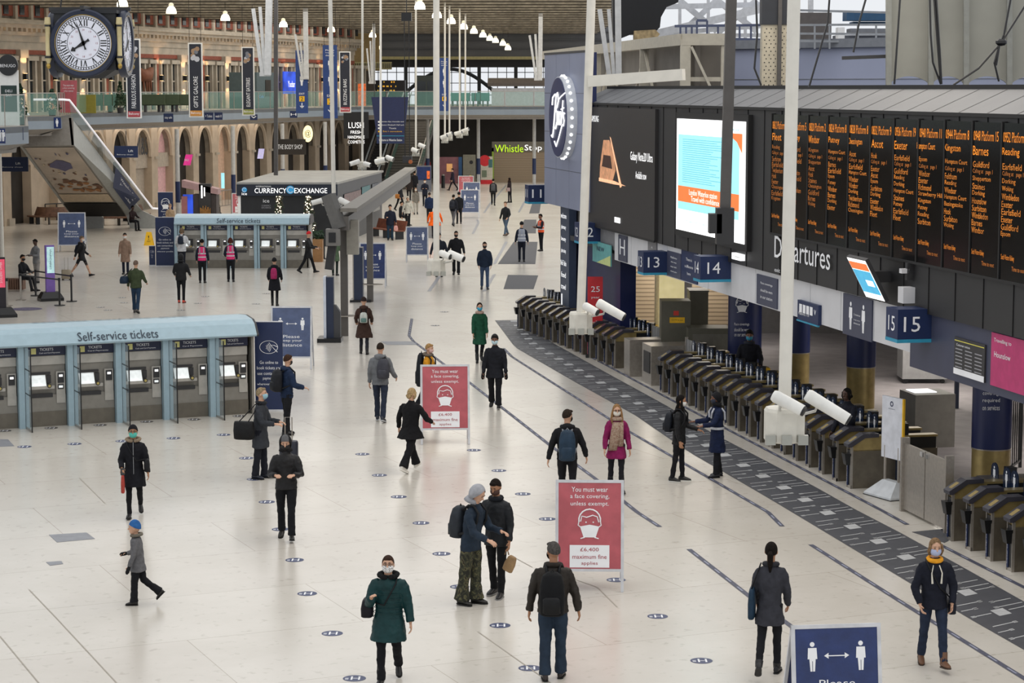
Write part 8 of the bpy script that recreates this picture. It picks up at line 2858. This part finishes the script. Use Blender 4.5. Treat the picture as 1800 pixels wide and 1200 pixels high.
person(319, 532, 1.74, 176, 'person in a black hooded jacket and orange shoes before the far ticket machines', STAND, ((10, 16, 50, 10), (10, 16, 50, 10)), top='17181b', hem=.78, build=1.15, bottom='16171b', wide=.95, shoes='c8402a', hair=('none', '15120f'), hood='17181b', **f_)
person(320, 474, 1.76, 176, 'person in a white jacket at the first far ticket machine', STAND, ((14, 16, 50, 10), (14, 16, 50, 10)), top='c8cace', hem=.74, build=1.1, bottom='1b1e28', hair=('bob', '6b5a48'), bags=(('backpack', '1c2536', 'navy backpack on the person in the white jacket', {'w': .12, 'h': .17, 'd': .06, 't': .3}),), **f_)
person(356, 497, 1.72, 182, 'left of the two staff in bright pink vests seen from behind', STAND, ((4, 14, 24, 6), (4, 14, 24, 6)), sex='f', top='1b2130', bottom='15161a', hair=('short', '15120f'), vest='d8266e', **f_)
person(406, 495, 1.74, 186, 'right of the two staff in bright pink vests, with auburn hair', ((4, 3), (-5, 2)), ((6, 16, 60, 20), (4, 14, 24, 6)), sex='f', top='1b2130', bottom='15161a', hair=('bob', '4a2620'), vest='d8266e', **f_)
person(240, 550, 1.78, 174, 'man in an olive jacket and blue jeans walking away with a duffel bag', ((8, 3), (-12, 10)), ((4, 14, 14, 0), (14, 16, 50, 10)), top='3c4630', hem=.80, build=1.15, bottom='22364c', wide=1.05, shoes='4a4440', hair=('short', '6b5a50'),
       bags=(('tote', '1c2c3e', 'navy duffel bag of the man in the olive jacket', {'side': 1, 'w': .20, 'h': .12, 'd': .13, 't': .16, 'y': .12}),), **f_)
person(221, 482, 1.70, 0, 'woman in a long beige coat with white mask and yellow badge', STAND, ((4, 10, 14, 0), (4, 10, 14, 0)), sex='f', top='8c7464', hem=.50, flare=.03, build=1.1, bottom='1b2030', hair=('short', '1b1613'), mask='dcdcda', **f_)
person(144, 486, 1.70, 78, 'walker in a black jacket and cropped trousers pulling a suitcase', ((26, 4), (-26, 12)), ((6, 10, 50, 10), (-26, 10, 6, 0)), top='17181b', hem=.70, bottom='17181c', wide=.9, barecalf=True, hair=('short', '6b5a48'), mask='d9d5cc', hooddown=True, bags=(('backpack', '1a1f2c', 'black backpack on the walker with the suitcase', {'d': .06, 'h': .18, 'w': .12}),), **f_)
person(65, 497, 1.72, -40, 'person in a light grey jacket at the far left', STAND, ((16, 10, 80, 30), (16, 10, 80, 30)), top='77787a', hem=.74, bottom='8b8784', wide=1.1, hair=('short', '15120f'), nod=16, skin='dark', **f_)
person(40, 512, 1.78, 62, 'seated man in black on the slatted bench at the far left', ((84, 66), (88, 74)), ((30, 10, 50, 20), (30, 10, 50, 20)), top='17191e', bottom='17181c', hair=('short', '1c1512'), mask='111114', skin='tan', **f_)
person(232, 405, 1.72, 50, 'person in dark clothes sitting on the round bench under the escalator', ((84, 78), (84, 80)), ((30, 10, 50, 20), (30, 10, 50, 20)), lean=8, top='2b1f22', bottom='1a1b20', hair=('short', '120f0e'), skin='dark', z0=.0, **f_)
person(378, 376, 1.70, 160, 'seated worker in an orange vest beyond the far ticket machines', ((84, 80), (84, 80)), top='1b1c22', bottom='1b1c22', hair=('short', '2a221c'), vest='e8541e', **f_)
person(300, 415, 1.66, 0, 'person in a beige hooded jacket half hidden behind the navy banners', STAND, top='a08a70', hem=.75, bottom='1b1c22', hair=('short', '6b5a48'), hat=('beanie', '8a7460'), **f_)
# ---- staff behind the gates
person(1320, 676, 1.84, -8, 'staff member in a dark jacket with lanyard behind the middle gates', STAND, ((8, 14, 50, 10), (8, 14, 50, 10)), top='17181f', hem=.76, build=1.15, bottom='17181c', hair=('short', '15120f'), hat=('beanie', '16181d'), mask='2b8ba8', scarf='2a2d36', skin='brown', d=51.5)
person(1496, 782, 1.76, -50, 'staff member in dark clothes touching their face behind the nearer gates', STAND, ((30, 10, 110, 20), (6, 10, 20, 0)), top='1a1c26', hem=.76, build=1.1, bottom='17181c', hair=('bob', '120f0e'), skin='dark', d=42)
person(1062, 590, 1.66, -10, 'staff member in a pale blue shirt behind the far gates', STAND, ((20, 12, 90, 30), (20, 12, 90, 30)), top='3b4a68', hem=.8, build=1.1, bottom='17181c', hair=('short', '15120f'), mask='a9c4d8', skin='brown', d=62.5, far=True)
# ---- suitcases
def suitcase(px, pyf, lab, col_, rz, d=None, hh=.55):
    g = G(px, pyf)
    t = T('suitcase', lab, 'suitcase', (g.x, g.y, 0), rz)
    MB().rings([ring(V3(0, 0, z), .19 * q, .12 * q, None, 20, sq=.5) for z, q in ((.05, .9), (.08, 1), (hh - .04, 1), (hh, .9))], M('case_' + col_, col_, .35, var=.05)).build('case_body', t, smooth='auto')
    for x in (-.14, .14):
        for y in (-.07, .07):
            MB().cyl((x, y - .012, .03), (x, y + .012, .03), .03, n=12, m=BLACK).build('wheel', t)
    MB().tube([(-.07, 0, hh - .02), (-.07, 0, hh + .48), (.07, 0, hh + .48), (.07, 0, hh - .02)], .011, 6, STEEL).build('pull_handle', t)
suitcase(508, 822, 'small dark suitcase with raised handle behind the man in the leather jacket', '1d2230', 0)
suitcase(117, 492, 'small beige suitcase pulled by the walker in cropped trousers', '9a8f7c', 0, hh=.42)
